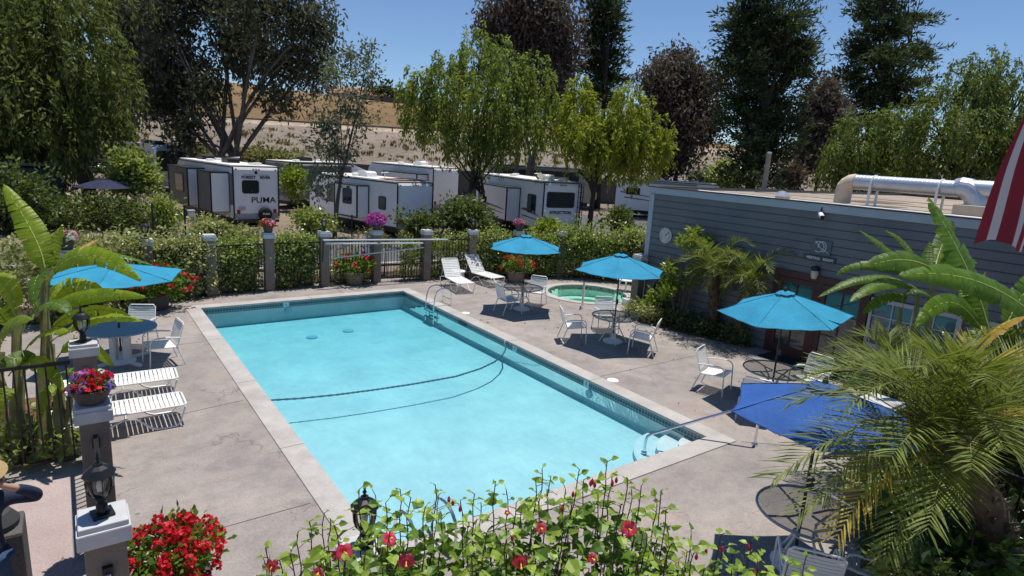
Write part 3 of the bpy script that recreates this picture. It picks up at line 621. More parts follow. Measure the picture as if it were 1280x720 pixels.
# ================================================================== FAR STRUCTURES
BLOCK = simple('block_wall', (.10, .10, .10), .9, 0, .15, .8, .3, 6)
t = thing('retaining_wall', 'long dark grey block retaining wall at the foot of the dry hillside', 'wall', (0, 0, 0))
m = MB(); A = uv2w(-190, 69.8-3.8); B = uv2w(255, 69.8+5.1); dv = (B-A); ang = math.atan2(dv.y, dv.x)
m.box(((A.x+B.x)/2, (A.y+B.y)/2, 1.3), (dv.length, .3, 2.64), ang); m.build('block_face', BLOCK, t)
m = MB(); m.box(((A.x+B.x)/2, (A.y+B.y)/2, 2.68), (dv.length, .38, .1), ang); m.build('wall_cap', simple('wall_cap_grey', (.2, .19, .18), .9), t)
def hut(label, u, v, z, L, Wd, H, rz, wall, roofc):
    p = uv2w(u, v, z); t = thing('house', label, 'house', p, rz)
    m = MB(); m.box((0, 0, H/2), (L, Wd, H)); m.build('wall', wall, t)
    m = MB(); m.prism([(-Wd/2-.6, H-.05), (0, H+Wd*.22), (Wd/2+.6, H-.05)], -L/2-.6, L/2+.6, 'X'); m.build('roof', roofc, t)
    for x in (-L*.28, L*.22):
        m = MB(); m.box((x, -Wd/2-.02, H*.55), (1.5, .06, 1.2)); m.build('window', DGLASS, t)
    return t
STU = simple('pale_stucco', (.5, .42, .35), .9); ORT = simple('orange_tile', (.30, .14, .09), .8, 0, .2, 1)
hut('pale house with an orange tiled roof on the hilltop behind the slender grey tree', -37.5, 146, 12.9, 13, 8, 3.0, rad(-30), STU, ORT)
t = thing('hilltop_fence', 'grey board fence along the hill crest left of the bright green tree', 'fence', (0, 0, 0))
m = MB(); a = uv2w(-30, 136.5, 0); b_ = uv2w(-14, 137, 0); nn_ = 70
for i in range(nn_):
    q = a.lerp(b_, i/(nn_-1)); m.box((q.x, q.y, ridge(-22)+.75), (.21, .05, 1.9+.06*math.sin(i*7)), -YAW)
m.build('board_panel', simple('old_boards', (.10, .09, .085), .9, 0, .3, 2), t)
t = thing('road_barrier', 'low dark guard rail edging the dirt road halfway up the hillside', 'guard rail', (0, 0, 0))
m = MB(); us = list(np.arange(-60, 8, 2.0))
m.tube([uv2w(u, 97.6+.02*u+.0, 7.75) for u in us], .16, 4); m.build('rail_beam', simple('rail_dark', (.12, .12, .14), .7), t)
m = MB(); [m.box(uv2w(u, 97.7+.02*u, 7.3), (.14, .14, .9)) for u in us[::2]]; m.build('post_row', BLOCK, t)

# ================================================================== TREES
LM = {
 'pepper': leafmat('pepper_leaf', (.055, .085, .018), (.30, .36, .095), .40),
 'pepper_dk': leafmat('pepper_dark_leaf', (.032, .048, .016), (.20, .235, .07), .36),
 'pepper_r': leafmat('pepper_mid_leaf', (.036, .06, .017), (.22, .27, .08), .36),
 'pepper_y': leafmat('pepper_yellow_leaf', (.10, .12, .015), (.38, .42, .07), .40),
 'euc': leafmat('eucalyptus_leaf', (.024, .028, .020), (.15, .155, .105), .22),
 'euc_br': leafmat('bronze_leaf', (.034, .026, .026), (.19, .15, .135), .22),
 'pine': leafmat('pine_needle', (.014, .025, .013), (.095, .13, .055), .18),
 'grey': leafmat('silver_leaf', (.05, .065, .045), (.24, .27, .20), .3),
 'hedge': leafmat('hedge_leaf', (.028, .055, .012), (.42, .48, .15), .38, .32, 2.2, .5),
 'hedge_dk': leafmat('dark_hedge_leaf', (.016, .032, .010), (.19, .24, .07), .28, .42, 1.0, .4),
 'lime': leafmat('lime_leaf', (.10, .15, .015), (.30, .36, .05), .4, .35, 1.5, .5),
 'varieg': leafmat('variegated_leaf', (.035, .06, .014), (.56, .56, .26), .3, .35, 2.5, .5),
 'olive': leafmat('olive_leaf', (.06, .07, .025), (.30, .29, .14), .3),
}
TDENS = {'weep': 2.9, 'round': 2.2, 'pine': 3.1, 'euc': 2.7}; TSIZE = {'weep': .92, 'round': 1.0, 'pine': 1.0, 'euc': 1.0}
def blob_leaves(blobs, n, style, lsz, cl):
    """blobs: list of (centre, radii xyz). returns leaf quads and clump centres"""
    wt = np.array([b_[1][0]*b_[1][2] for b_ in blobs]); wt = wt/wt.sum(); Q = []; cents = []
    per = {'weep': 46, 'round': 42, 'pine': 44, 'euc': 40}[style]; n = int(n*TDENS[style]); lsz = lsz*TSIZE[style]
    for (c, r_), w_ in zip(blobs, wt):
        k = max(3, int(n*w_/per)); c = np.array(c); r_ = np.array(r_)
        d = unit(rng.normal(size=(k, 3))); rr = .90*(rng.random((k, 1))**.42)*(1+.25*rng.normal(size=(k, 1)))
        cc = c+d*rr*r_; cents.append((c, cc))
        if style == 'weep':
            tt = rng.random((k, per, 1)); Ls = (.7+1.3*rng.random((k, 1, 1)))*cl*2.2
            out = unit(d*np.array([1, 1, .15])+.25*rng.normal(size=(k, 3)))[:, None, :]
            P = cc[:, None, :]+out*np.sqrt(tt)*cl*1.1+np.array([0, 0, -1.0])*(tt**1.5)*Ls+rng.normal(size=(k, per, 3))*cl*.16
            D = out*.5*(1-tt)+np.array([0, 0, -1.0])*(.35+tt)+rng.normal(size=(k, per, 3))*.45
        elif style == 'pine':
            out = unit(d*np.array([1, 1, .3])+.2*rng.normal(size=(k, 3)))[:, None, :]
            tt = rng.random((k, per, 1)); P = cc[:, None, :]+out*(tt-.5)*cl*2.4+rng.normal(size=(k, per, 3))*cl*.33*np.array([1, 1, .55])
            D = out+np.array([0, 0, .45])+rng.normal(size=(k, per, 3))*.6
        elif style == 'euc':
            P = cc[:, None, :]+rng.normal(size=(k, per, 3))*cl*np.array([.5, .5, .62]); D = rng.normal(size=(k, per, 3))*.7+np.array([0, 0, -.75])
        else:
            P = cc[:, None, :]+rng.normal(size=(k, per, 3))*cl*.5; D = unit(P-c)+rng.normal(size=(k, per, 3))*.7
        P = P.reshape(-1, 3); D = D.reshape(-1, 3); nl = len(P)
        L = lsz*(.6+.8*rng.random(nl)); asp = {'weep': .34, 'round': .55, 'pine': .26, 'euc': .42}[style]
        Q.append(leaf_quads(P, D, L, L*asp*(.7+.6*rng.random(nl))))
    return np.concatenate(Q), cents
def limb(mb, a, b_, ra, rb, sag=.12, n=5):
    a, b_ = Vector(a), Vector(b_); mid = a.lerp(b_, .5)+Vector((random.uniform(-1, 1), random.uniform(-1, 1), random.uniform(.2, 1)))*(b_-a).length*sag
    pts = [a*(1-t)**2+mid*2*t*(1-t)+b_*t*t for t in np.linspace(0, 1, n+1)]
    mb.tube(pts, [ra+(rb-ra)*t for t in np.linspace(0, 1, n+1)], 6, cap=False); return pts
def tree(name, label, dep, trunkpx, blobs, style, mat, n, lsz, cl, bark=BARK_D, r=.25, zb=0.0, fork=.35, stems=1, twigs=3, lean=0.0, group=None, jit=.35, depth_f=.85, cat='tree'):
    """blobs in photo pixels at this tree's distance: (x, y, rx, ry)"""
    s = dep/FPX; b0 = at(trunkpx, 200, dep); bx, by = b0.x, b0.y
    fwd = Vector((math.sin(YAW), math.cos(YAW), 0)); base = Vector((bx, by, zb))
    wb = []
    for (x, y, rx, ry) in blobs:
        jd = random.uniform(-jit, jit)*rx*s*2
        c = at(x, y, dep+jd); f = (dep+jd)/dep
        wb.append((c-base, (rx*s*f, max(rx, min(ry, 60))*s*depth_f*f, ry*s*f)))
    # turn the ellipsoids' depth axis to the view is not needed: radii are near equal across and along
    t = thing(name, label, cat, base, 0, group)
    Q, cents = blob_leaves([(tuple(c), (r_[0]*.9+r_[1]*.1, r_[1], r_[2])) for c, r_ in wb], n, style, lsz, cl)
    np_mesh('crown', Q, 4, mat, t)
    m = MB(); top = max(wb, key=lambda q: q[0].z)[0]; cm = sum((c for c, _ in wb), Vector())/len(wb); low = min(c.z-r_[2] for c, r_ in wb)
    fz_ = max(.8, top.z*fork)
    order = sorted(range(len(wb)), key=lambda i: wb[i][0].z)
    for s_i in range(stems):
        off = Vector((random.uniform(-1, 1), random.uniform(-1, 1), 0))*(r*1.6 if stems > 1 else 0)
        fk = Vector((cm.x*.28+lean+off.x*2.2, cm.y*.28+off.y*2.2, fz_*random.uniform(.85, 1.1)))
        limb(m, off+Vector((0, 0, -.2)), fk, r*(1 if stems == 1 else .75), r*.62, .05)
        mine = [i for q, i in enumerate(order) if q % stems == s_i]
        for i in mine:
            c, r_ = wb[i]; dist = (c-fk).length; r1 = r*.42*max(.4, min(1, r_[0]/2.4))
            pts = limb(m, fk, c, r1, r1*.35, .13)
            cc = cents[i][1]; sel = rng.choice(len(cc), min(len(cc), twigs), replace=False)
            for q in sel: limb(m, pts[random.choice((2, 3, 4))], cc[q], r1*.42, r1*.1, .1, 3)
        if stems == 1 and top.z > fk.z+3: limb(m, fk, top, r*.5, r*.12, .04)
    m.build('trunk', bark, t, 4, fix=False); return t
E1 = BARK_D
tree('pepper_tree', 'huge weeping green tree filling the upper left corner over the shed', 33, 112,
     [(20, 0, 80, 70), (70, 40, 75, 70), (10, 90, 60, 75), (105, 85, 55, 60), (60, 130, 70, 55), (125, 140, 36, 48), (15, 175, 45, 45), (85, 165, 45, 38), (-40, 60, 70, 90), (60, -40, 80, 50), (-30, 150, 60, 60)], 'weep', LM['pepper_dk'], 19000, .34, .75, BARK_D, .42, fork=.3)
tree('eucalyptus_tree', 'broad dark spreading gum tree with many bare limbs behind the lettered trailer', 50, 273,
     [(205, 20, 50, 45), (262, -8, 60, 40), (330, 5, 60, 45), (392, 28, 42, 36), (300, 55, 52, 42), (360, 78, 50, 34), (228, 80, 40, 40), (215, 130, 40, 40), (232, 165, 24, 24), (395, 82, 26, 26), (350, 122, 30, 16), (195, 105, 30, 38), (290, -50, 90, 30), (262, 112, 26, 26)], 'euc', LM['euc'], 14500, .40, .95, BARK_G, .42, fork=.16, stems=3, twigs=4)
tree('eucalyptus_tree', 'tall blackish column of gum foliage between the weeping tree and the spreading gum', 58, 165,
     [(148, 10, 32, 50), (178, 40, 30, 50), (160, 85, 30, 40), (186, 95, 26, 35), (172, 128, 18, 26), (150, -40, 40, 40), (190, -20, 34, 40)], 'euc', LM['euc'], 6000, .45, 1.0, BARK_D, .4, fork=.4)
tree('slender_tree', 'slim silvery young tree leaning up in front of the trailers', 31, 418,
     [(446, 68, 22, 20), (420, 92, 26, 22), (455, 92, 24, 22), (432, 122, 30, 22), (412, 150, 28, 20), (446, 150, 24, 20), (402, 184, 28, 18), (432, 186, 26, 20), (408, 215, 28, 16), (395, 236, 22, 12), (462, 62, 10, 10)], 'round', LM['grey'], 2300, .17, .42, BARK_G, .13, fork=.3, lean=.2)
tree('pepper_tree', 'bright green weeping tree with a forked trunk behind the middle of the fence', 34, 596,
     [(600, 62, 34, 30), (562, 90, 34, 30), (638, 85, 38, 34), (528, 108, 26, 24), (668, 112, 26, 32), (598, 118, 48, 36), (545, 145, 30, 26), (640, 145, 40, 34), (578, 166, 30, 20), (668, 155, 18, 26), (520, 135, 18, 18), (612, 172, 26, 18)], 'weep', LM['pepper'], 11500, .25, .45, BARK_D, .30, fork=.22, stems=2)
tree('eucalyptus_tree', 'tall brownish gum with several thin trunks behind the bright green tree', 55, 655,
     [(640, 10, 44, 36), (690, 25, 42, 40), (655, 55, 50, 40), (704, 78, 32, 38), (615, 35, 26, 26), (665, -30, 50, 34), (672, 110, 40, 34), (700, 130, 26, 30)], 'euc', LM['euc_br'], 8500, .42, .95, BARK_G, .32, fork=.25, stems=4)
tree('cypress_tree', 'narrow near black conifer beside the brownish gum, between it and open sky', 60, 752,
     [(752, -20, 30, 26), (756, 12, 26, 24), (750, 42, 30, 24), (753, 72, 30, 22), (758, 96, 26, 20), (752, 122, 24, 20), (752, -60, 30, 30)], 'pine', LM['pine'], 6000, .5, .85, BARK_D, .35, fork=.5)
tree('pepper_tree', 'yellow green weeping tree left of the clubhouse corner', 35, 743,
     [(722, 125, 26, 26), (735, 160, 36, 30), (785, 130, 30, 26), (772, 162, 42, 32), (815, 170, 28, 28), (792, 194, 34, 18), (748, 182, 28, 18), (712, 155, 18, 24), (726, 103, 12, 10)], 'weep', LM['pepper_y'], 10500, .25, .40, BARK_D, .22, fork=.38)
tree('eucalyptus_tree', 'rounded purplish brown gum standing alone against the sky', 54, 848,
     [(848, 80, 34, 26), (822, 105, 34, 30), (876, 108, 34, 32), (850, 130, 46, 34), (868, 160, 32, 30), (830, 165, 28, 30), (850, 195, 26, 24), (890, 150, 18, 26), (832, 205, 18, 18)], 'euc', LM['euc_br'], 8200, .38, .85, BARK_D, .3, fork=.35)
tree('tall_conifer', 'very tall shaggy dark green tree rising behind the clubhouse roof', 46, 948,
     [(958, -20, 42, 40), (938, 25, 38, 34), (980, 35, 38, 34), (955, 68, 50, 34), (928, 92, 30, 34), (990, 88, 30, 32), (955, 118, 48, 34), (935, 150, 36, 32), (975, 155, 36, 32), (950, 190, 44, 32), (940, 220, 40, 20), (925, 60, 28, 26), (1008, 60, 14, 22)], 'pine', LM['pine'], 12500, .42, .75, BARK_D, .45, fork=.5)
tree('eucalyptus_tree', 'small dull brown tree half hidden between the two tall dark conifers', 60, 1028,
     [(1030, 125, 30, 24), (1018, 150, 30, 26), (1045, 150, 28, 26), (1025, 180, 30, 24), (1008, 195, 20, 20), (1036, 108, 16, 12)], 'euc', LM['euc_br'], 4200, .42, .9, BARK_D, .25, fork=.3)
tree('pine_tree', 'tall open crowned pine with layered branches against the right hand sky', 64, 1104,
     [(1108, -10, 40, 22), (1085, 16, 26, 14), (1140, 22, 32, 12), (1105, 40, 40, 20), (1080, 62, 24, 18), (1150, 66, 26, 16), (1110, 75, 44, 20), (1070, 98, 26, 20), (1120, 105, 38, 18), (1085, 125, 32, 20), (1130, 130, 28, 12), (1090, 150, 28, 14)], 'pine', LM['pine'], 8500, .5, .85, BARK_D, .42, fork=.55)
tree('pepper_tree', 'rounded mid green tree behind the left end of the roof duct', 40, 1050,
     [(1085, 160, 40, 30), (1062, 185, 30, 26), (1110, 185, 36, 32), (1048, 205, 22, 18), (1130, 150, 26, 26), (1085, 210, 40, 16), (1128, 205, 30, 22)], 'weep', LM['pepper_r'], 6800, .28, .6, BARK_D, .25, fork=.35)
tree('pepper_tree', 'large soft green weeping tree behind the right end of the roof duct', 37, 1205,
     [(1240, 92, 40, 30), (1195, 115, 42, 32), (1275, 115, 40, 36), (1165, 150, 36, 32), (1220, 155, 50, 36), (1270, 170, 40, 36), (1180, 190, 44, 26), (1240, 200, 46, 24), (1300, 150, 40, 60), (1150, 205, 26, 20), (1225, 75, 22, 16)], 'weep', LM['pepper_r'], 11500, .27, .62, BARK_D, .35, fork=.35)
# hill-top and hillside bushes
def bush(label, x, y, rx, ry, dep, mat, n, lsz, name='bush', style='round', group=None, cl=None, extra=()):
    s = dep/FPX; c = at(x, y, dep); z0 = max(0, c.z-ry*s-.1); base = Vector((c.x, c.y, z0)); t = thing(name, label, 'bush', base, 0, group)
    bl = [(c-base, (rx*s, rx*s*.8, ry*s))]
    for (ex, ey, erx, ery) in extra:
        e_ = at(ex, ey, dep)-base; bl.append((e_, (erx*s, erx*s*.8, ery*s)))
    Q, cents = blob_leaves([(tuple(a), b_) for a, b_ in bl], n, style, lsz, cl or lsz*2.2)
    np_mesh('foliage', Q, 4, mat, t); m = MB(); m.ball((0, 0, -.02), .11, 8, 6)
    for cc in cents:
        for q in cc[1][:14]: limb(m, (random.uniform(-.04, .04), random.uniform(-.04, .04), -.1), q, .03, .008, .1, 3)
    m.build('stem', BARK_D, t, 4, fix=False); return t
bush('dark round tree on the hill crest just right of the orange roofed house', 486, 125, 16, 11, 140, LM['pine'], 900, .9)
bush('small dark bush at the hill crest next to the board fence', 508, 127, 11, 7, 140, LM['pine'], 500, .9)
bush('low scrub clump on the upper hillside edge behind the dirt road', 565, 173, 12, 5, 98, LM['olive'], 400, .45)
bush('tiny green shrub on the gravel slope above the trailers', 524, 192, 9, 4, 88, LM['olive'], 250, .4)
bush('grey green shrub at the foot of the slope beside the purplish tree', 878, 226, 17, 11, 62, LM['grey'], 700, .4)
bush('taller light shrub against the hillside left of the tall dark tree', 906, 222, 18, 14, 60, LM['hedge'], 900, .4)
bush('brown dry shrub in front of the hillside right of the tall dark tree', 988, 222, 12, 14, 56, LM['euc_br'], 500, .4)
bush('olive scrub along the wall foot behind the lettered trailer', 335, 198, 40, 6, 66, LM['olive'], 1600, .4)
bush('dusty scrub at the wall foot left of the spreading gum trunk', 245, 196, 20, 10, 64, LM['olive'], 1100, .4)
bush('leafy yellowish shrub in front of the block wall beside the slim silvery tree', 368, 226, 9, 15, 42, LM['lime'], 600, .28)
# mid-ground shrubs
bush('rounded fresh green tree-like shrub left of the lettered trailer', 166, 214, 27, 27, 32.5, LM['hedge'], 2600, .20, extra=((182, 222, 12, 18), (150, 218, 13, 18)))
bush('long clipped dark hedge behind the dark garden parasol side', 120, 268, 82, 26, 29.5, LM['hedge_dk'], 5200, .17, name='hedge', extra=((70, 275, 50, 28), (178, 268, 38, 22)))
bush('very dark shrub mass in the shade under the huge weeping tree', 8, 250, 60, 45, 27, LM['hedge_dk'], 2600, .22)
bush('sparse bushes at the right end of the clipped hedge', 205, 270, 18, 22, 28.5, LM['hedge'], 900, .17)
bush('dark oleander by the trunk of the bright green weeping tree', 583, 272, 34, 24, 30.5, LM['hedge_dk'], 2600, .2)
bush('dark shrub against the rear of the plain white trailer', 525, 282, 22, 14, 29.5, LM['hedge_dk'], 1100, .18)
bush('round light green shrub in front of the trailer with a rear ladder', 682, 292, 15, 12, 26.5, LM['lime'], 1000, .17)
bush('dark shrub beneath the yellow green weeping tree', 772, 276, 16, 9, 32, LM['hedge_dk'], 700, .2)
bush('sparse leafy shrub behind the fence right of the lettered trailer', 385, 274, 18, 18, 28, LM['hedge'], 800, .16, extra=((402, 282, 16, 12),))
bush('low grey green shrubs by the rear wheel of the lettered trailer', 300, 294, 26, 6, 27, LM['varieg'], 800, .16)
bush('low yellow green plant by the service pedestal at the hedge end', 262, 285, 22, 10, 26.5, LM['varieg'], 600, .16)
# ================================================================== TRAILERS AND VEHICLES
RVW = simple('trailer_white', (.84, .85, .86), .4, 0, .07, .8, .05, 20); RVG = simple('trailer_grey', (.15, .16, .155), .5, 0, .08, 1)
RVROOF = simple('trailer_roof', (.72, .70, .66), .6, 0, .1, 1.2); RVD = simple('trailer_dark_trim', (.02, .02, .022), .45)
RVT = simple('trailer_tan', (.42, .38, .30), .5, 0, .08, 1); RUB = simple('tyre_rubber', (.015, .015, .016), .8); REDL = simple('tail_red', (.35, .015, .012), .25)
GRAPH = simple('graphic_grey', (.09, .09, .10), .4)
def wheel(root, x, y, r=.36, wd=.24):
    w_ = MB(); w_.lathe([(r*.62, -wd/2), (r*.93, -wd/2), (r, -wd*.3), (r, wd*.3), (r*.93, wd/2), (r*.62, wd/2)], 20).move(Matrix.Translation((x, y, r)) @ Matrix.Rotation(rad(90), 4, 'Y')); wo_ = w_.build('wheel', RUB, root, SM)
    w_ = MB(); w_.lathe([(.001, wd*.46), (r*.3, wd*.5), (r*.6, wd*.38), (r*.63, wd*.44), (r*.63, -wd*.44), (.001, -wd*.44)], 16).move(Matrix.Translation((x, y, r)) @ Matrix.Rotation(rad(90), 4, 'Y')); w_.build('rim', GALV, wo_, SM)
def win(root, face, c, wd, ht, rnd=.1, mat=DGLASS, frame=RVD):
    """face 'L' left side (-x) or 'B' rear (-y); c = position of the centre"""
    def rr(wd, ht, r):
        p = []
        for cx, cz, a0 in ((wd/2-r, ht/2-r, 0), (-wd/2+r, ht/2-r, 90), (-wd/2+r, -ht/2+r, 180), (wd/2-r, -ht/2+r, 270)):
            p += [(cx+r*math.cos(rad(a0+q)), cz+r*math.sin(rad(a0+q))) for q in (0, 30, 60, 90)]
        return p
    ax = 'Y' if face == 'B' else 'X'; sg = -1 if face == 'R' else 1
    f = MB(); f.prism(rr(wd+.10, ht+.10, rnd+.03), -.028*sg, .01*sg, ax).move(Matrix.Translation(c)); fo = f.build('window', frame, root)
    g = MB(); g.prism(rr(wd, ht, rnd), -.036*sg, 0, ax).move(Matrix.Translation(c)); g.build('pane', mat, fo); return fo
def trailer(label, rl, rr_, L, H, nose=.9, sides=RVW, slides=(), base=.55, body2=None, name='travel_trailer', cat='trailer'):
    rl, rr_ = Vector((rl[0], rl[1], 0)), Vector((rr_[0], rr_[1], 0)); c = (rl+rr_)/2; d = rr_-rl; Wd = 2.5; ang = math.atan2(d.y, d.x)
    t = thing(name, label, cat, (c.x, c.y, 0), ang)
    prof = [(0, base), (L*.94, base), (L, base+.5), (L, base+1.1), (L-nose*.55, H-.42), (L-nose, H-.08), (L-nose-.4, H), (.25, H), (.06, H-.06), (0, H-.2)]
    m = MB(); m.prism(prof, -Wd/2, Wd/2, 'X'); m.build('body', sides, t, rad(20))
    m = MB(); m.bbox((0, (L-nose)/2, H+.02), (Wd-.04, L-nose-.2, .06), .02); m.build('roof', RVROOF, t)
    m = MB(); 
    for sx in (-1, 1):
        m.box((sx*(Wd/2-.01), -.012, (H+base)/2), (.07, .05, H-base-.1)); m.box((sx*(Wd/2+.006), (L-nose)/2, H-.06), (.035, L-nose, .06)); m.box((sx*(Wd/2+.004), L*.46, base+.03), (.03, L*.92, .08))
    m.box((0, -.012, H-.02), (Wd-.1, .05, .05)); m.build('corner_trim', RVD, t)
    m = MB(); m.box((0, L*.47, base-.13), (Wd-.3, L*.9, .26)); m.box((0, -.15, base-.1), (Wd-.2, .18, .14)); m.build('chassis', RVD, t)
    for y in (L*.42, L*.42+.85):
        for sx in (-1.06, 1.06): wheel(t, sx, y)
    for sx in (-1.0, 1.0):
        m = MB(); m.bbox((sx, -.03, base+.42), (.16, .05, .22), .01); m.build('tail_light', REDL, t)
    m = MB()
    for sx in (-1.08, -.15, 0, .15, 1.08): m.box((sx, -.025, H-.16), (.09, .04, .05))
    m.build('marker_light', REDL, t)
    for x_, y_ in ((.6, 1.2), (-.55, L*.55), (.5, L*.72)): m = MB(); m.bbox((x_, y_, H+.11), (.36, .36, .13), .04); m.build('roof_vent', VINYL, t)
    m = MB(); m.tube([(.2, L*.35, H+.04), (.2, L*.35, H+.35)], .02, 5); m.tube([(-.05, L*.35, H+.33), (.45, L*.35, H+.37)], .03, 5); m.build('antenna', VINYL, t)
    m = MB(); m.tube([(Wd/2+.09, L*.12, H-.22), (Wd/2+.09, L*.72, H-.22)], .075, 8); m.build('awning_roll', GREYF, t)
    m = MB(); m.box((0, -.006, base+.16), (Wd-.12, .014, .32)); m.build('rear_skirt', simple('trailer_skirt', (.36, .37, .38), .5, 0, .15, 2), t)
    for (y0, y1, dx, z0, z1, face, edge) in slides:
        m = MB(); m.box((-Wd/2-dx/2, (y0+y1)/2, (z0+z1)/2), (dx, y1-y0, z1-z0)); s_ = m.build('slide_out', face, t)
        m = MB(); m.box((-Wd/2-dx/2, y0-.012, (z0+z1)/2), (dx-.06, .025, z1-z0-.06)); m.build('slide_end', edge, s_)
        m = MB()
        for y in (y0, y1): m.box((-Wd/2-dx, y, (z0+z1)/2), (.07, .07, z1-z0)); m.box((-Wd/2-.012, y+(-.04 if y == y0 else .04), (z0+z1)/2), (.03, .1, z1-z0+.1))
        m.box((-Wd/2-dx/2, (y0+y1)/2, z1+.03), (dx+.06, y1-y0+.1, .06)); m.box((-Wd/2-dx, (y0+y1)/2, z0), (.07, y1-y0, .07)); m.build('slide_trim', RVD, s_)
    return t
def ac(t, x, y, z, mat=BLACKP):
    m = MB(); m.prism([(-.5, 0), (.5, 0), (.46, .24), (.3, .30), (-.3, .30), (-.46, .22)], -.34, .34, 'X').move(Matrix.Translation((x, y, z))); m.build('air_conditioner', mat, t)
def edge_pair(x0, y0, x1, y1, Wd=2.5, turn=None):
    a = gp(x0, y0); b_ = gp(x1, y1); d = (b_-a); d.z = 0
    if turn is not None: d = Vector((math.cos(turn), math.sin(turn), 0))
    d = d.normalized()*Wd; return a, a+d
# lettered trailer
a, b_ = Vector((7.15, 35.6, 0)), Vector((9.62, 36.0, 0))
pu = trailer('white and grey travel trailer whose rear carries a round spare wheel and big black lettering', a, b_, 9.6, 3.25, base=.38,
             slides=((.55, 2.5, .95, .75, 2.85, RVG, RVW), (4.2, 7.6, .95, .75, 2.85, RVG, RVW)))
m = MB(); m.box((-1.254, 4.7, 2.0), (.012, 9.3, 1.7)); m.build('side_panel', RVG, pu)
win(pu, 'B', (-.32, 0, 2.15), .82, .62, .10); win(pu, 'L', (-2.2, 5.6, 2.0), 1.3, .95, .06)
LET = simple('letter_black', (.012, .012, .014), .5)
text_mesh('PUMA', .44, LET, pu, 'lettering', (.38, -.012, 1.42), (rad(90), 0, 0), .006, sx=1.18, bold=.003)
for w_, x_ in (('FOREST', -.41), ('RIVER', .50)): text_mesh(w_, .205, LET, pu, 'lettering', (x_, -.012, 2.66), (rad(90), 0, 0), .006, sx=1.08, bold=.006)
m = MB(); m.prism([(-.09, 2.90), (0, 2.82), (.09, 2.90), (.06, 3.0), (-.06, 3.0)], -.02, 0, 'Y'); m.box((-.4, -.01, 2.80), (.6, .012, .015)); m.box((.4, -.01, 2.80), (.6, .012, .015)); m.build('emblem', LET, pu)
sw_ = MB(); sw_.lathe([(.001, .14), (.2, .14), (.34, .10), (.38, .02), (.38, -.05), (.001, -.05)], 24).move(Matrix.Translation((.42, -.12, .66)) @ Matrix.Rotation(rad(90), 4, 'X')); so_ = sw_.build('spare_wheel', RUB, pu, SM)
text_mesh('PUMA', .15, WHITE, so_, 'lettering', (.42, -.265, .68), (rad(90), 0, 0), .003, bold=.004)
m = MB(); m.bbox((-.82, -.03, .98), (.34, .05, .2), .01); m.build('licence_plate', GALV, pu)
ac(pu, -.1, 3.3, 3.30); ac(pu, -.1, 7.4, 3.30)
m = MB(); m.bbox((.5, 1.4, 3.34), (.5, .5, .1), .03); m.build('roof_vent', WHITE, pu)
# plain white trailer
a = gp(497, 229, 2.85); b_ = gp(549, 227.5, 2.85); d = (b_-a); d.z = 0; d = d.normalized()*2.5
ang = rad(14); d = Vector((math.cos(ang), math.sin(ang), 0))*2.5; k_ = .97
t2 = trailer('plain white older trailer with a blank rear wall behind the gate part of the fence', (a.x*k_, a.y*k_), (a.x*k_+d.x, a.y*k_+d.y), 8.4, 2.95, slides=((2.5, 4.6, .75, .85, 2.55, RVW, RVW),), base=.5)
win(t2, 'L', (-1.25, 1.25, 1.75), .55, .62, .08, simple('curtain_glass', (.10, .11, .10), .1))
win(t2, 'L', (-2.0, 3.4, 1.95), .75, .75, .08); win(t2, 'L', (-1.25, 6.0, 1.9), .9, .95, .08); win(t2, 'L', (-1.25, 7.4, 1.9), .5, .6, .06)
ac(t2, -.1, 4.2, 3.0, WHITE); m = MB(); m.box((0, 1.0, 3.05), (2.2, 1.7, .02)); m.build('roof_rust', simple('roof_rust', (.28, .15, .09), .9, 0, .4, 3), t2)
m = MB(); m.bbox((-1.26, .9, 1.0), (.02, .7, .42), .005); m.build('hatch', VINYL, t2)
# trailer with rear ladder
a = gp(681, 229.5, 3.25); ang = rad(-9); d = Vector((math.cos(ang), math.sin(ang), 0))*2.45
rf = trailer('white trailer with a wide dark rear window, a ladder and side stripes', (a.x, a.y), (a.x+d.x, a.y+d.y), 9.8, 3.35, slides=((2.9, 7.6, .9, .8, 2.75, RVW, RVW),), base=.6)
win(rf, 'B', (-.10, 0, 2.35), 1.75, .80, .08); win(rf, 'L', (-1.25, 1.35, 2.0), .95, 1.0, .10); win(rf, 'L', (-2.15, 6.6, 2.05), .9, .55, .06)
text_mesh('REFLECTION', .25, LET, rf, 'lettering', (-.05, -.012, 1.62), (rad(90), 0, 0), .006, sx=1.02, bold=.007)
m = MB()
for sx in (.98, 1.32): m.tube([(sx, -.14, 1.0), (sx, -.14, 3.36), (sx, .3, 3.44)], .025, 6)
for i in range(8): m.tube([(.98, -.14, 1.1+i*.29), (1.32, -.14, 1.1+i*.29)], .018, 5)
m.build('ladder', RVD, rf)
for i, (y0, y1, z, s_) in enumerate(((.3, 2.7, 1.35, .10), (.2, 2.6, 1.08, .05), (3.1, 7.4, 1.42, .09), (3.2, 6.4, 1.2, .05))):
    x = -1.262 if y1 < 2.8 else -2.162
    m = MB(); m.prism([(y0, z), (y1, z+s_*2.4), (y1-.5, z+s_*3.4), (y0+.4, z+s_)], x-.004, x+.01, 'X'); m.build('side_stripe', GRAPH, rf)
ac(rf, -.1, 1.9, 3.4, VINYL)
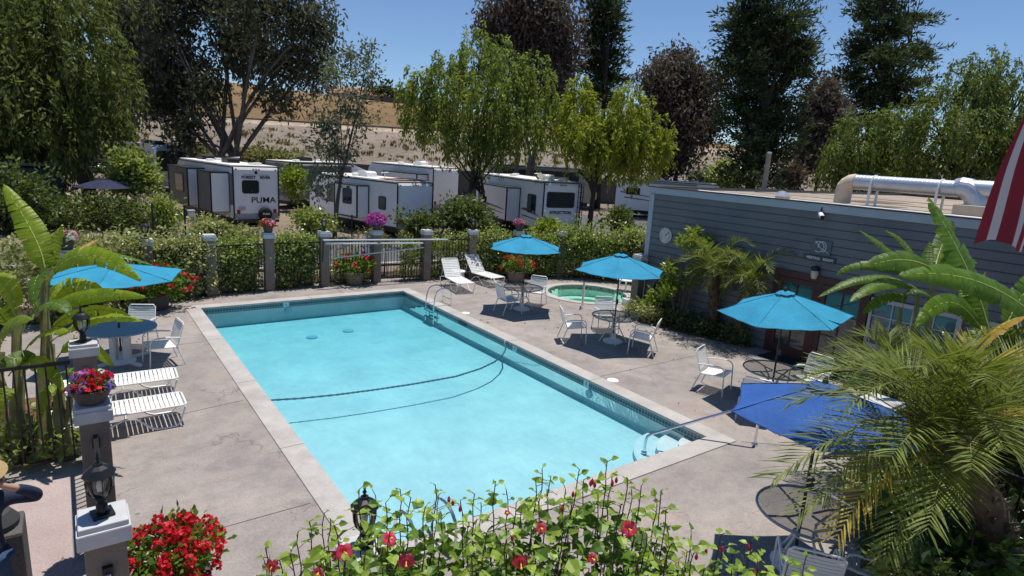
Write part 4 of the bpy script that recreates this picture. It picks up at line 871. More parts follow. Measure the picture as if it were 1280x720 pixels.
# the two behind: low trailer and tall slide trailer
a = gp(455, 220, 2.0); b0 = at(466, 232, 44)
t4 = trailer('grey sided trailer with a white rounded front cap, seen over the plain white trailer roof', (b0.x-6.2, b0.y+2.6), (b0.x-5.1, b0.y+4.8), 8.6, 3.3, sides=RVG, nose=2.2)
t4.rotation_euler = (0, 0, rad(-62))
ac(t4, 0, 2.6, 3.34)
m = MB(); m.prism([(6.3, 3.3), (8.3, 2.7), (8.66, 1.6), (8.66, .6), (6.6, .6)], -1.27, 1.27, 'X'); m.build('front_cap', RVW, t4, rad(30))
b0 = at(541, 240, 44)
t5 = trailer('tall white trailer with big slide-outs between the plain trailer and the forked trunk', (b0.x, b0.y), (b0.x+2.42, b0.y+.5), 8.5, 3.5, slides=((.6, 4.6, 1.0, .8, 2.95, RVW, RVW),))
m = MB(); m.prism([(.7, 1.2), (4.4, 1.75), (4.4, 1.95), (.7, 1.3)], -2.256, -2.24, 'X'); m.build('side_stripe', GRAPH, t5); ac(t5, 0, 3, 3.55, VINYL)
# fifth wheel with curved dark front
b0 = at(664, 248, 50); t6 = trailer('big beige fifth wheel with a rounded dark front cap behind the trailer with the ladder', (b0.x, b0.y+1.5), (b0.x+1.3, b0.y+3.7), 10.5, 3.8, sides=RVT, nose=1.6)
t6.location = (33.0, 50.0, 0); t6.rotation_euler = (0, 0, rad(-120)); ac(t6, 0, 4, 3.85)
m = MB(); m.prism([(8.6, 3.82), (9.6, 3.5), (10.35, 2.7), (10.55, 1.7), (9.9, 1.6), (9.6, 2.4), (9.0, 3.1), (8.4, 3.5)], -1.28, 1.28, 'X'); m.build('front_cap', RVD, t6, rad(30))
win(t6, 'R', (1.25, 8.1, 2.6), .9, 1.0, .1); m = MB(); m.bbox((1.27, 7.6, 1.2), (.05, 1.5, 1.1), .02); m.build('hatch', simple('beige_hatch', (.5, .43, .32), .6), t6)
m = MB(); m.box((1.26, 4.5, 3.2), (.04, 8.0, .5)); m.build('awning', RVD, t6)
b0 = at(770, 262, 56); t7 = trailer('white trailer with swooping black side stripes parked beyond the road at the clubhouse corner', (b0.x-.4, b0.y), (b0.x+.2, b0.y+2.4), 9.5, 3.3)
t7.location = (40.3, 40.0, 0); t7.rotation_euler = (0, 0, rad(-136))
for q in ((.4, 3.6, 1.75, .05), (3.2, 8.6, 1.2, .06), (.8, 5.5, 1.3, .04)):
    m = MB(); m.prism([(q[0], q[2]+.35), (q[1], q[2]), (q[1], q[2]+q[3]), (q[0], q[2]+.45)], 1.25, 1.262, 'X'); m.build('side_stripe', GRAPH, t7)
win(t7, 'R', (1.25, 1.5, 2.25), 1.1, .5, .06); win(t7, 'R', (1.25, 4.0, 2.2), .6, .8, .06)
m = MB(); m.bbox((1.262, 5.8, 1.75), (.02, .8, 1.95), .01); m.build('door', VINYL, t7)
# motorhome behind the lettered trailer
b0 = at(215, 212, 50); mh = thing('motorhome', 'big motorhome with a black panoramic windscreen behind the lettered trailer', 'motorhome', (b0.x, b0.y, 0), rad(10))
m = MB(); m.prism([(0, .5), (10, .5), (10, 3.8), (.6, 3.8), (.15, 3.5), (0, 2.9)], -1.28, 1.28, 'X'); m.build('body', simple('motorhome_silver', (.45, .45, .44), .35, .1, .06, 1), mh, rad(20))
m = MB(); m.prism([(-1.12, 1.75), (1.12, 1.75), (1.05, 3.2), (.9, 3.36), (-.9, 3.36), (-1.05, 3.2)], -.06, .3, 'Y'); m.build('windscreen', DGLASS, mh)
for sx in (-1.2, 1.2):
    m = MB(); m.tube([(sx, -.03, 1.5), (sx, -.03, 3.0), (sx*.92, .12, 3.55), (sx*.7, .25, 3.75)], .10, 6); m.build('front_pillar', VINYL, mh); m = MB(); m.bbox((sx*1.2, -.25, 2.7), (.18, .16, .42), .03); m.build('mirror', RVD, mh)
m = MB(); m.box((-1.285, 5.2, 2.3), (.02, 8.6, .9)); m.build('side_glass', DGLASS, mh); ac(mh, 0, 3.2, 3.8); ac(mh, .1, 6.6, 3.8)
m = MB(); m.bbox((-.5, 1.3, 3.9), (.8, .7, .18), .05); m.build('roof_vent', RVD, mh)
for y in (1.8, 7.8):
    for sx in (-1.1, 1.1): wheel(mh, sx, y, .46, .3)
# parked cars, beyond the clubhouse and up on the bench road
def car(label, c, rz, paint, z=0.0, van=False, group=None):
    t = thing('parked_car', label, 'car', (c.x, c.y, z), rz, group)
    if van: body = [(-2.5, .35), (2.5, .35), (2.55, .9), (2.2, 1.05), (1.7, 1.95), (1.4, 2.05), (-2.4, 2.05), (-2.5, 1.6)]; gl = [(1.55, 1.9), (2.08, 1.12), (-2.1, 1.12), (-2.1, 1.9)]
    else: body = [(-2.2, .35), (2.2, .35), (2.25, .75), (1.95, .92), (1.0, 1.0), (.4, 1.48), (-1.2, 1.5), (-1.9, 1.05), (-2.2, .95)]; gl = [(.36, 1.42), (.9, 1.03), (-1.65, 1.05), (-1.12, 1.44)]
    m = MB(); m.prism([(p[0], p[1]) for p in body], -.88, .88, 'Y'); bm_ = m.build('body', paint, t, rad(25))
    m = MB(); m.prism(gl, -.895, .895, 'Y'); m.build('side_window', DGLASS, t)
    m = MB(); fx = gl[0][0]; m.add([(gl[1][0]+.03, -.75, gl[1][1]+.02), (gl[1][0]+.03, .75, gl[1][1]+.02), (gl[0][0]+.07, .68, gl[0][1]+.02), (gl[0][0]+.07, -.68, gl[0][1]+.02)], [(0, 1, 2, 3)]); m.build('windscreen', DGLASS, t)
    for x in (-1.4, 1.4):
        for s_ in (-.82, .82):
            w_ = MB(); w_.lathe([(.001, -.11), (.31, -.11), (.33, 0), (.31, .11), (.001, .11)], 16).move(Matrix.Translation((x, s_, .33)) @ Matrix.Rotation(rad(90), 4, 'X')); wo_ = w_.build('wheel', RUB, t, SM)
            w_ = MB(); w_.lathe([(.001, -.118), (.19, -.118), (.19, .118), (.001, .118)], 12).move(Matrix.Translation((x, s_, .33)) @ Matrix.Rotation(rad(90), 4, 'X')); w_.build('rim', GALV, wo_, SM)
    for s_ in (-.66, .66): m = MB(); m.bbox((2.2, s_, .72), (.1, .3, .14), .02); m.build('headlight', VINYL, t); m = MB(); m.bbox((-2.2, s_, .82), (.08, .26, .14), .02); m.build('tail_light', REDL, t)
    return t
CWHT = simple('car_white', (.72, .73, .75), .25, 0, .03); CSIL = simple('car_silver', (.4, .42, .44), .3, .4, .05); CDRK = simple('car_dark', (.03, .035, .045), .2)
c_ = uv2w(46.5, 97); car('white van parked on the bench road between the tall conifer and the green tree', c_, -YAW+rad(180), CWHT, 6.95, True)
for k_, (px_, pt, lab) in enumerate(((1128, CWHT, 'white car seen under the roof duct, the leftmost of the row on the terrace'), (1152, CSIL, 'silver car on the terrace just right of the white one under the duct'), (1178, CWHT, 'white car behind the duct support leg on the terrace'), (1098, CDRK, 'dark car on the terrace behind the left duct elbow'))):
    c_ = uv2w((px_-640)/FPX*75, 75.5); car(lab, c_, rad(60), pt, 2.72, group='cars on the terrace behind the roof')
c_ = gp(357, 262); car('dark car mostly hidden behind the slim silvery tree', Vector((c_.x+2.2, c_.y+3.4, 0)), rad(75), CDRK)
# shed under the weeping tree
b0 = at(30, 244, 32); sh = thing('shed', 'dark blue grey lap sided shed with a flat lean-to awning at the left edge', 'shed', (b0.x, b0.y, 0), rad(14))
m = MB()
for i in range(14): m.box((0, 1.5, .1+i*.18), (3.6, 3.0, .17)); m.box((0, 1.5, .185+i*.18), (3.57, 2.97, .02))
m.build('lap_wall', simple('shed_blue', (.045, .065, .085), .7, 0, .1), sh)
m = MB(); m.box((0.0, 1.5, 2.72), (4.1, 3.6, .12)); m.build('roof', simple('shed_roof', (.16, .16, .165), .7), sh)
m = MB(); m.box((3.6, 1.2, 2.52), (3.4, 3.0, .09)); m.build('awning', simple('awning_grey', (.30, .31, .31), .6), sh)
for x, y in ((5.1, -.15), (5.1, 2.55)): m = MB(); m.box((x, y, 1.24), (.09, .09, 2.46)); m.build('awning_post', IRON, sh)
m = MB(); m.tube([(1.85, -.2, 1.3), (4.9, -.2, 2.45)], .05, 6); m.build('brace', IRON, sh)
# service pedestals
for k_, (x, y, h, lab) in enumerate(((240, 287, 1.0, 'pale service pedestal at the rear corner of the lettered trailer'), (461, 272, .9, 'pale service pedestal behind the magenta flower basket'), (660, 287, 1.0, 'pale service pedestal beside the round light green shrub'))):
    p = gp(x, y+3, 0) if k_ != 1 else at(x, y, 27); p.z = 0
    t = thing('service_pedestal', lab, 'utility post', p, rad(10), 'service pedestals by the trailers'); m = MB(); m.bbox((0, 0, h/2), (.3, .22, h), .02); m.build('cabinet', VINYL, t); m = MB(); m.bbox((0, 0, h+.05), (.34, .26, .1), .02); m.build('cover', simple('pedestal_cap', (.5, .51, .52), .5), t); m = MB(); m.box((0, -.115, h*.62), (.2, .015, .28)); m.build('socket_door', GREYF, t)
# distant parasols and barrier rail
# ================================================================== FENCES, PILLARS, LANTERNS
def pillar(x, y, label, h=1.72, w_=.34, rz=0.0, group='fence pillars round the pool'):
    t = thing('fence_pillar', label, 'pillar', (x, y, 0), rz, group)
    m = MB(); m.bbox((0, 0, h/2), (w_, w_, h), .012); m.build('shaft', BROWNP, t)
    m = MB(); m.bbox((0, 0, h+.055), (w_+.08, w_+.08, .13), .012); m.bbox((0, 0, h+.14), (w_+.05, w_+.05, .05), .01); m.build('cap', CAPW, t); return t
def fence(a, b_, label, h=1.5, n=None, group='black iron fence panels round the pool', name='iron_fence'):
    a, b_ = Vector((a[0], a[1], 0)), Vector((b_[0], b_[1], 0)); d = b_-a; L = d.length
    t = thing(name, label, 'fence', a, math.atan2(d.y, d.x), group); g = .17; n = n or int((L-2*g)/.115)
    m = MB(); m.box((L/2, 0, h), (L-2*g, .045, .045)); m.build('top_rail', IRON, t)
    m = MB(); m.box((L/2, 0, .14), (L-2*g, .04, .04)); m.build('bottom_rail', IRON, t)
    m = MB()
    for i in range(n+1): m.box((g+.05+(L-2*g-.1)*i/n, 0, (h+.10)/2), (.02, .02, h-.10))
    m.build('picket_row', IRON, t); return t
PC = {}
N3P = at(455, 700, 4.9); N3XY = (N3P.x, N3P.y)
FAR = {'A': (3.27, 19.85), 'B': (5.0, 20.0), 'C': (6.78, 20.0), 'D': (8.65, 20.05), 'E': (10.5, 19.8), 'F': (12.3, 19.5), 'G': (14.05, 18.95), 'H': (15.85, 18.5)}
OT = {'L1': (1.6, 19.3), 'L2': (-.15, 17.85), 'I': (14.62, 13.15), 'N0': (0, 9.95), 'N1': (.03, 7.56), 'N2': (0.02, 5.15), 'N3': N3XY, 'R': (8.45, 3.2)}
PLAB = {'A': 'taupe fence pillar left of the lettered trailer, with a bare white cap', 'B': 'taupe fence pillar carrying the small red and pink flower pot', 'C': 'taupe fence pillar carrying a lantern at the left end of the gate rails', 'D': 'taupe fence pillar carrying the big magenta flower basket', 'E': 'taupe fence pillar with a bare cap behind the left far lounger',
        'F': 'taupe fence pillar carrying a lantern behind the two far loungers', 'G': 'taupe fence pillar half hidden behind the farthest aqua parasol', 'H': 'taupe fence pillar with a bare cap at the left end of the hedge behind the hot tub',
        'L1': 'fence pillar sunk in the left hedge, carrying a lantern', 'L2': 'fence pillar behind the left banana plant, carrying a pink and white flower pot', 'I': 'taupe pillar beside the clubhouse corner with a tiny flag on its cap', 'N0': 'left entry pillar carrying a lantern above the blue round table', 'N1': 'left entry pillar carrying the bowl of red and purple petunias', 'N2': 'nearest left pillar, with a large lantern on its wide cap', 'N3': 'pillar hidden in the foreground flowers with a lantern on top', 'R': 'brown pillar behind the near right glass table under the palm fronds'}
for k_, (x, y) in {**FAR, **OT}.items():
    w_ = .27 if k_[0] == 'N' else (.36 if k_ in 'R' else .28)
    t = pillar(x, y, PLAB[k_], 1.43 if k_ == 'N3' else (1.70 if k_[0] != 'N' else 1.66), w_, 0 if k_ not in ('G', 'H', 'F') else rad(-15))
    if k_ in ('N0', 'N1', 'N2'):      # latch straps on the entry pillars
        m = MB(); m.box((0, -w_/2-.02, 1.42), (.07, .05, .10)); m.build('gate_bracket', IRON, t); m = MB(); m.tube([(0, -w_/2-.05, 1.42), (.0, -w_/2-.05, .75)], .018, 6); m.build('gate_rod', GALV, t)
fl = ['A', 'B', 'C', 'D', 'E', 'F', 'G', 'H']
FLAB = ['black picket panel behind dense hedge, left of the small red and pink pot', 'black picket panel overgrown by hedge left of the gate rails', 'black picket panel behind the geranium barrel', 'black open picket panel right of the geranium barrel, seen through clearly', 'black picket panel between the two far loungers and the gate', 'black picket panel behind the right far lounger', 'black picket panel behind the farthest aqua parasol']
for i in range(7): fence(FAR[fl[i]], FAR[fl[i+1]], FLAB[i])
fence((15.85, 18.5), (19.6, 15.4), 'black picket panel buried in the hedge behind the hot tub')
fence(OT['L1'], FAR['A'], 'black picket panel in the left hedge behind the red geraniums'); fence(OT['L2'], OT['L1'], 'black picket panel buried in the hedge behind the left aqua parasol')
fence((-2.7, 10.02), OT['N0'], 'black picket panel in front of the left banana plant', 1.55); fence((-5.4, 10.05), (-2.7, 10.02), 'black picket panel running out of frame left of the banana plant', 1.55)
fence(OT['N1'], OT['N0'], 'black picket panel seen end on between the two upper entry pillars', 1.5); fence(OT['N2'], OT['N1'], 'black gate panel seen end on between the lantern pillar and the petunia pillar', 1.5)
fence(OT['R'], (10.6, 3.0), 'black picket panel behind the palm, right of the brown pillar', 1.5); fence((8.42, .6), OT['R'], 'black picket panel under the palm beside the near right table', 1.5)
# white tube barrier rails in front of the gate
t = thing('tube_railing', 'three white metal tubes running across the fence behind the geranium barrel', 'railing', (0, 0, 0))
YR = 19.62
for a, b_ in (((6.62, YR, 1.62), (11.2, YR-.15, 1.53)), ((6.7, YR+.02, 1.50), (10.3, YR, 1.40)), ((6.95, YR-.02, 1.02), (10.3, YR, 1.25))):
    m = MB(); m.tube([a, b_], .026, 8); m.build('rail_tube', simple('dull_white_tube', (.52, .54, .56), .5, 0, .1, 3), t, SM)
for a_, b_ in (((6.62, YR, 1.62), (6.60, YR, .9)), ((10.3, YR, 1.40), (10.3, YR, 1.24))): m = MB(); m.tube([a_, b_], .02, 6); m.build('bracket', IRON, t)

BULB = simple('bulb_white', (.7, .68, .6), .3)
LG = simple('lantern_black', (.014, .016, .018), .35, .2, .2, 8)
def lantern_build(label, loc, s=1.0):
    t = thing('post_lantern', label, 'lantern', loc, random.uniform(0, 1), 'lanterns on the fence pillars')
    n8 = 8
    m = MB(); m.bbox((0, 0, .012), (.20*s, .20*s, .024), .004); m.lathe([(.055*s, .02), (.055*s, .13*s), (.04*s, .15*s), (.05*s, .17*s), (.035*s, .2*s)], 14); m.build('base', LG, t, SM)
    m = MB(); prof = [(.055*s, .20*s), (.10*s, .26*s), (.125*s, .34*s), (.13*s, .40*s), (.118*s, .46*s)]; m.lathe([(.04*s, .19*s), (.065*s, .20*s), (.06*s, .225*s)], n8)
    for i in range(n8):
        q = 2*math.pi*i/n8; m.tube([(r_*1.02*math.cos(q), r_*1.02*math.sin(q), z) for r_, z in prof], .006*s, 4)
    m.tube([(.122*s*math.cos(q), .122*s*math.sin(q), .46*s) for q in np.linspace(0, 2*math.pi, 17)[:-1]], .008*s, 4, closed=True); m.build('cage', LG, t)
    m = MB(); m.lathe([(r_*.97, z) for r_, z in prof], 16); m.f = [f for f in m.f if len(f) == 4]; m.build('glass', CLEAR, t, SM)
    m = MB(); m.lathe([(.001, .27*s), (.028*s, .28*s), (.035*s, .34*s), (.02*s, .40*s), (.001, .42*s)], 10); m.build('bulb', BULB, t, SM)
    m = MB(); m.lathe([(.155*s, .465*s), (.16*s, .478*s), (.10*s, .545*s), (.05*s, .575*s), (.045*s, .60*s), (.001, .605*s)], 8); m.build('roof', LG, t)
    m = MB(); m.lathe([(.022*s, .60*s), (.012*s, .63*s), (.026*s, .65*s), (.010*s, .68*s), (.018*s, .695*s), (.001, .74*s)], 8); m.build('finial', LG, t, SM); return t
CT = 1.70+.165; CN = 1.66+.165
first = lantern_build('big black glass lantern on the nearest left pillar', (OT['N2'][0], OT['N2'][1], CN), .72)
for k_, lab in (('N0', 'black glass lantern on the pillar above the blue round table'), ('N3', 'black glass lantern poking out of the foreground flowers'), ('C', 'small lantern on the pillar at the left end of the white tubes'), ('F', 'small lantern on the pillar between the loungers and the dark oleander'), ('L1', 'small lantern above the left hedge behind the left aqua parasol')):
    x, y = {**FAR, **OT}[k_]; dup(first, (x, y, (1.43+.165 if k_ == 'N3' else CN) if k_[0] == 'N' else CT), random.uniform(0, 1), lab)
p = at(752, 290, 25.5); lt = dup(first, (p.x, p.y, 1.75), .3, 'lantern post head standing in the hedge left of the clubhouse corner'); m = MB(); m.tube([(0, 0, -1.75), (0, 0, .02)], .05, 8); m.build('post', IRON, lt)
for k_, (x, y, lab) in enumerate(((192, 293, 'thin black bollard post by the clipped hedge end'), (232, 292, 'thin black post in front of the rear of the lettered trailer'), (440, 270, 'thin black post in front of the plain white trailer'))):
    p = at(x, y, 26); t = thing('marker_post', lab, 'post', (p.x, p.y, 0), 0, 'thin black posts by the trailers'); m = MB(); m.tube([(0, 0, 0), (0, 0, 1.75)], .035, 8); m.build('shaft', IRON, t); m = MB(); m.ball((0, 0, 1.78), .05); m.build('knob', IRON, t)

# ================================================================== FLOWERS
def petal_mat(n_, a, b_): return leafmat(n_, a, b_, .25, .5, 3.0, .3)
RED = petal_mat('red_petal', (.42, .008, .02), (.75, .03, .05)); PUR = petal_mat('purple_petal', (.14, .06, .42), (.36, .22, .70)); MAG = petal_mat('magenta_petal', (.35, .02, .30), (.62, .12, .55)); PNK = petal_mat('pink_petal', (.55, .10, .22), (.80, .40, .50)); WPT = petal_mat('white_petal', (.55, .55, .52), (.8, .8, .78)); HIB = petal_mat('hibiscus_petal', (.55, .02, .06), (.80, .07, .14))
FOL = leafmat('geranium_leaf', (.05, .10, .015), (.20, .28, .05), .35)
def cluster(cs, rad_, per, sz):
    Q = []
    for c in cs:
        d = unit(rng.normal(size=(per, 3))+np.array([0, 0, .35])); P = np.array(c)+d*rad_*(.6+.4*rng.random((per, 1)))
        tang = unit(np.cross(d, rng.normal(size=(per, 3)))); Q.append(leaf_quads(P-tang*sz*.5, tang+d*.25, np.full(per, sz), np.full(per, sz*.9)))
    return np.concatenate(Q)
def potted(name, label, loc, pot, fol_r, z0, colors, nf, fr, fsz, nl=350, lsz=.07, per=16, flat=.6, cat='flower pot', group=None, potmat=TERRA, rag=0.0):
    t = thing(name, label, cat, loc, 0, group)
    if pot: m = MB(); m.lathe(pot, 18); m.build('pot', potmat, t, rad(30))
    cs = []
    d = unit(rng.normal(size=(60, 3))*np.array([1, 1, 1])+np.array([0, 0, .25])); cl_ = d*fol_r*np.array([1, 1, flat])*(rng.random((60, 1))**.4)*.9+np.array([0, 0, z0])
    P = cl_[rng.integers(0, 60, nl)]+rng.normal(size=(nl, 3))*fol_r*.16; D = unit(P-np.array([0, 0, z0]))+rng.normal(size=(nl, 3))*.6
    np_mesh('foliage', leaf_quads(P, D, lsz*(.6+.8*rng.random(nl)), lsz*.7), 4, FOL, t)
    for k_, (mt, share) in enumerate(colors):
        n_ = max(1, int(nf*share)); d = unit(rng.normal(size=(n_, 3))+np.array([0, 0, .75])); c = d*fol_r*np.array([1, 1, flat])*(1.0+rag*rng.random((n_, 1)))+np.array([0, 0, z0]); c[:, 2] = np.maximum(c[:, 2], z0-fol_r*.3)
        for ci in c: np_mesh('flower_head', cluster([ci], fr, per, fsz), 4, mt, t)
    return t
BOWL = [(.09, 0), (.13, .02), (.175, .11), (.20, .17), (.215, .18), (.20, .185), (.18, .16), (.001, .16)]
small = [(.09, 0), (.12, .01), (.15, .18), (.165, .2), (.14, .2), (.001, .18)]
x, y = OT['N1']; potted('flower_bowl', 'dark bowl of red and purple petunias on the left entry pillar', (x, y, CN-.0), BOWL, .19, .21, ((RED, .5), (PUR, .42), (WPT, .08)), 46, .04, .06, 420, .06, 12, .55)
x, y = FAR['B']; potted('flower_pot', 'small pot of red and pink flowers on the pillar below the lettered trailer', (x, y, CT), small, .20, .28, ((PNK, .6), (RED, .4)), 22, .05, .08, 160, .07, 9)
x, y = FAR['D']; potted('flower_pot', 'magenta petunia basket on the pillar behind the white tubes', (x, y, CT), small, .34, .30, ((MAG, 1.0),), 60, .06, .09, 260, .08, 10, .7)
x, y = FAR['G']; potted('flower_pot', 'small pot of purple and pink flowers on the pillar behind the farthest aqua parasol', (x, y, CT), small, .20, .3, ((MAG, .5), (PNK, .5)), 18, .05, .08, 160, .07, 9)
x, y = OT['L2']; potted('flower_pot', 'pot of pink and white flowers on the pillar behind the left banana plant', (x, y, CT), small, .20, .3, ((PNK, .5), (WPT, .5)), 22, .05, .08, 160, .07, 9)
BIGP = [(.22, 0), (.26, .02), (.33, .36), (.36, .38), (.36, .42), (.32, .42), (.001, .38)]
p = gp(443, 355); potted('geranium_planter', 'weathered half barrel of red geraniums in front of the iron fence', (p.x, p.y, 0), BIGP, .62, .68, ((RED, 1),), 18, .07, .08, 800, .12, 14, .55, 'planter', None, BARREL, .25)
p = gp(644, 352); potted('geranium_planter', 'planter of red geraniums behind the farthest aqua parasol pole', (p.x, p.y, 0), BIGP, .55, .66, ((RED, 1),), 17, .07, .08, 650, .12, 14, .5, 'planter', None, BARREL, .25)
p = gp(197, 386); potted('geranium_bush', 'spreading red geranium bush by the left hedge behind the aqua parasol', (p.x, p.y, 0), BIGP, .85, .72, ((RED, 1),), 34, .075, .08, 1000, .13, 14, .5, 'planter', None, TERRA, .2)
p = gp(213, 700, .62); potted('geranium_bush', 'large mound of bright red geraniums at the bottom left beside the lantern pillar', (p.x, p.y, 0), BIGP, .45, .66, ((RED, 1),), 70, .06, .045, 1300, .075, 34, .62, 'planter', None, TERRA, .15)

# ================================================================== PATIO FURNITURE
STRAP = simple('white_strap', (.76, .76, .74), .5, 0, .04)
def strap_rows(mb, P0, P1, half, n, wd, th=.006):
    """slats across x, running from P0 to P1 (y,z)"""
    P0, P1 = Vector((0, *P0)), Vector((0, *P1)); d = (P1-P0); nrm = Vector((0, -d.z, d.y)).normalized(); dd = d.normalized()
    for i in range(n):
        c = P0+d*((i+.5)/n); sg = 5; vs = []
        for j in range(sg+1):
            q = -1+2*j/sg; o = -nrm*.012*(1-q*q)
            for a, b_ in ((-1, -1), (1, -1), (1, 1), (-1, 1)): vs.append(c+Vector((q*half, 0, 0))+dd*wd/2*a+nrm*th/2*b_+o)
        fs = [(j*4+k, j*4+(k+1) % 4, j*4+4+(k+1) % 4, j*4+4+k) for j in range(sg) for k in range(4)]
        mb.add(vs, fs)
def make_chair(label, loc, rz):
    t = thing('patio_chair', label, 'chair', loc, rz, 'white strap chairs round the glass tables')
    h = .27
    m = MB(); strap_rows(m, (-.24, .44), (.22, .41), h, 9, .042); m.build('seat', STRAP, t)
    m = MB(); strap_rows(m, (.245, .47), (.36, .86), h, 8, .042); m.build('backrest', STRAP, t)
    m = MB(); m.tube([(-h, .21, .40), (-h, -.25, .44), (-h+.03, -.275, .445), (h-.03, -.275, .445), (h, -.25, .44), (h, .21, .40)], .014, 6); m.build('seat_frame', WFRAME, t, SM)
    m = MB(); m.tube([(-h, .20, .38), (-h, .25, .48), (-h, .36, .85), (-h+.04, .372, .895), (h-.04, .372, .895), (h, .36, .85), (h, .25, .48), (h, .20, .38)], .014, 6); m.build('back_frame', WFRAME, t, SM)
    for s_ in (-1, 1):
        x = s_*(h+.03)
        m = MB(); m.tube([(x, -.30, 0), (x, -.27, .56), (x, -.23, .62), (x, -.16, .64)], .014, 6); m.build('leg', WFRAME, t, SM)
        m = MB(); m.tube([(x, .36, 0), (x, .22, .40), (x-s_*.02, .21, .42)], .014, 6); m.build('leg', WFRAME, t, SM)
        m = MB(); m.tube([(x, -.16, .64), (x, .05, .635), (x-s_*.01, .26, .60), (x-s_*.02, .29, .60)], [.016, .02, .017, .014], 6); m.build('armrest', WFRAME, t, SM)
    return t
def make_table(label, loc, R_=.62):
    t = thing('glass_table', label, 'table', loc, rad(20), 'round obscure glass patio tables')
    m = MB(); m.lathe([(.03, .715), (R_-.02, .715), (R_-.02, .722), (.03, .722), (.03, .715)], 40); m.build('tabletop', TGLASS, t)
    m = MB(); m.tube([(R_*math.cos(q), R_*math.sin(q), .715) for q in np.linspace(0, 2*math.pi, 49)[:-1]], .018, 6, closed=True); m.build('rim', GREYF, t, SM)
    m = MB()
    for k in range(4):
        q = rad(45+90*k); m.tube([(.05*math.cos(q), .05*math.sin(q), .69), (R_*.5*math.cos(q+.12), R_*.5*math.sin(q+.12), .695), (R_*math.cos(q), R_*math.sin(q), .70)], .014, 6)
    m.build('under_frame', GREYF, t, SM)
    for k in range(4):
        q = rad(45+90*k); m = MB(); m.tube([(R_*.62*math.cos(q), R_*.62*math.sin(q), 0), (R_*.22*math.cos(q), R_*.22*math.sin(q), .42), (R_*.2*math.cos(q), R_*.2*math.sin(q), .52), (R_*.55*math.cos(q), R_*.55*math.sin(q), .69)], .017, 6); m.build('leg', WFRAME, t, SM)
    m = MB(); m.tube([(R_*.24*math.cos(q), R_*.24*math.sin(q), .40) for q in np.linspace(0, 2*math.pi, 17)[:-1]], .012, 5, closed=True); m.build('leg_ring', WFRAME, t); return t
SEAMC = {'aqua_canvas': (.035, .285, .46), 'royal_canvas': (.035, .11, .36)}
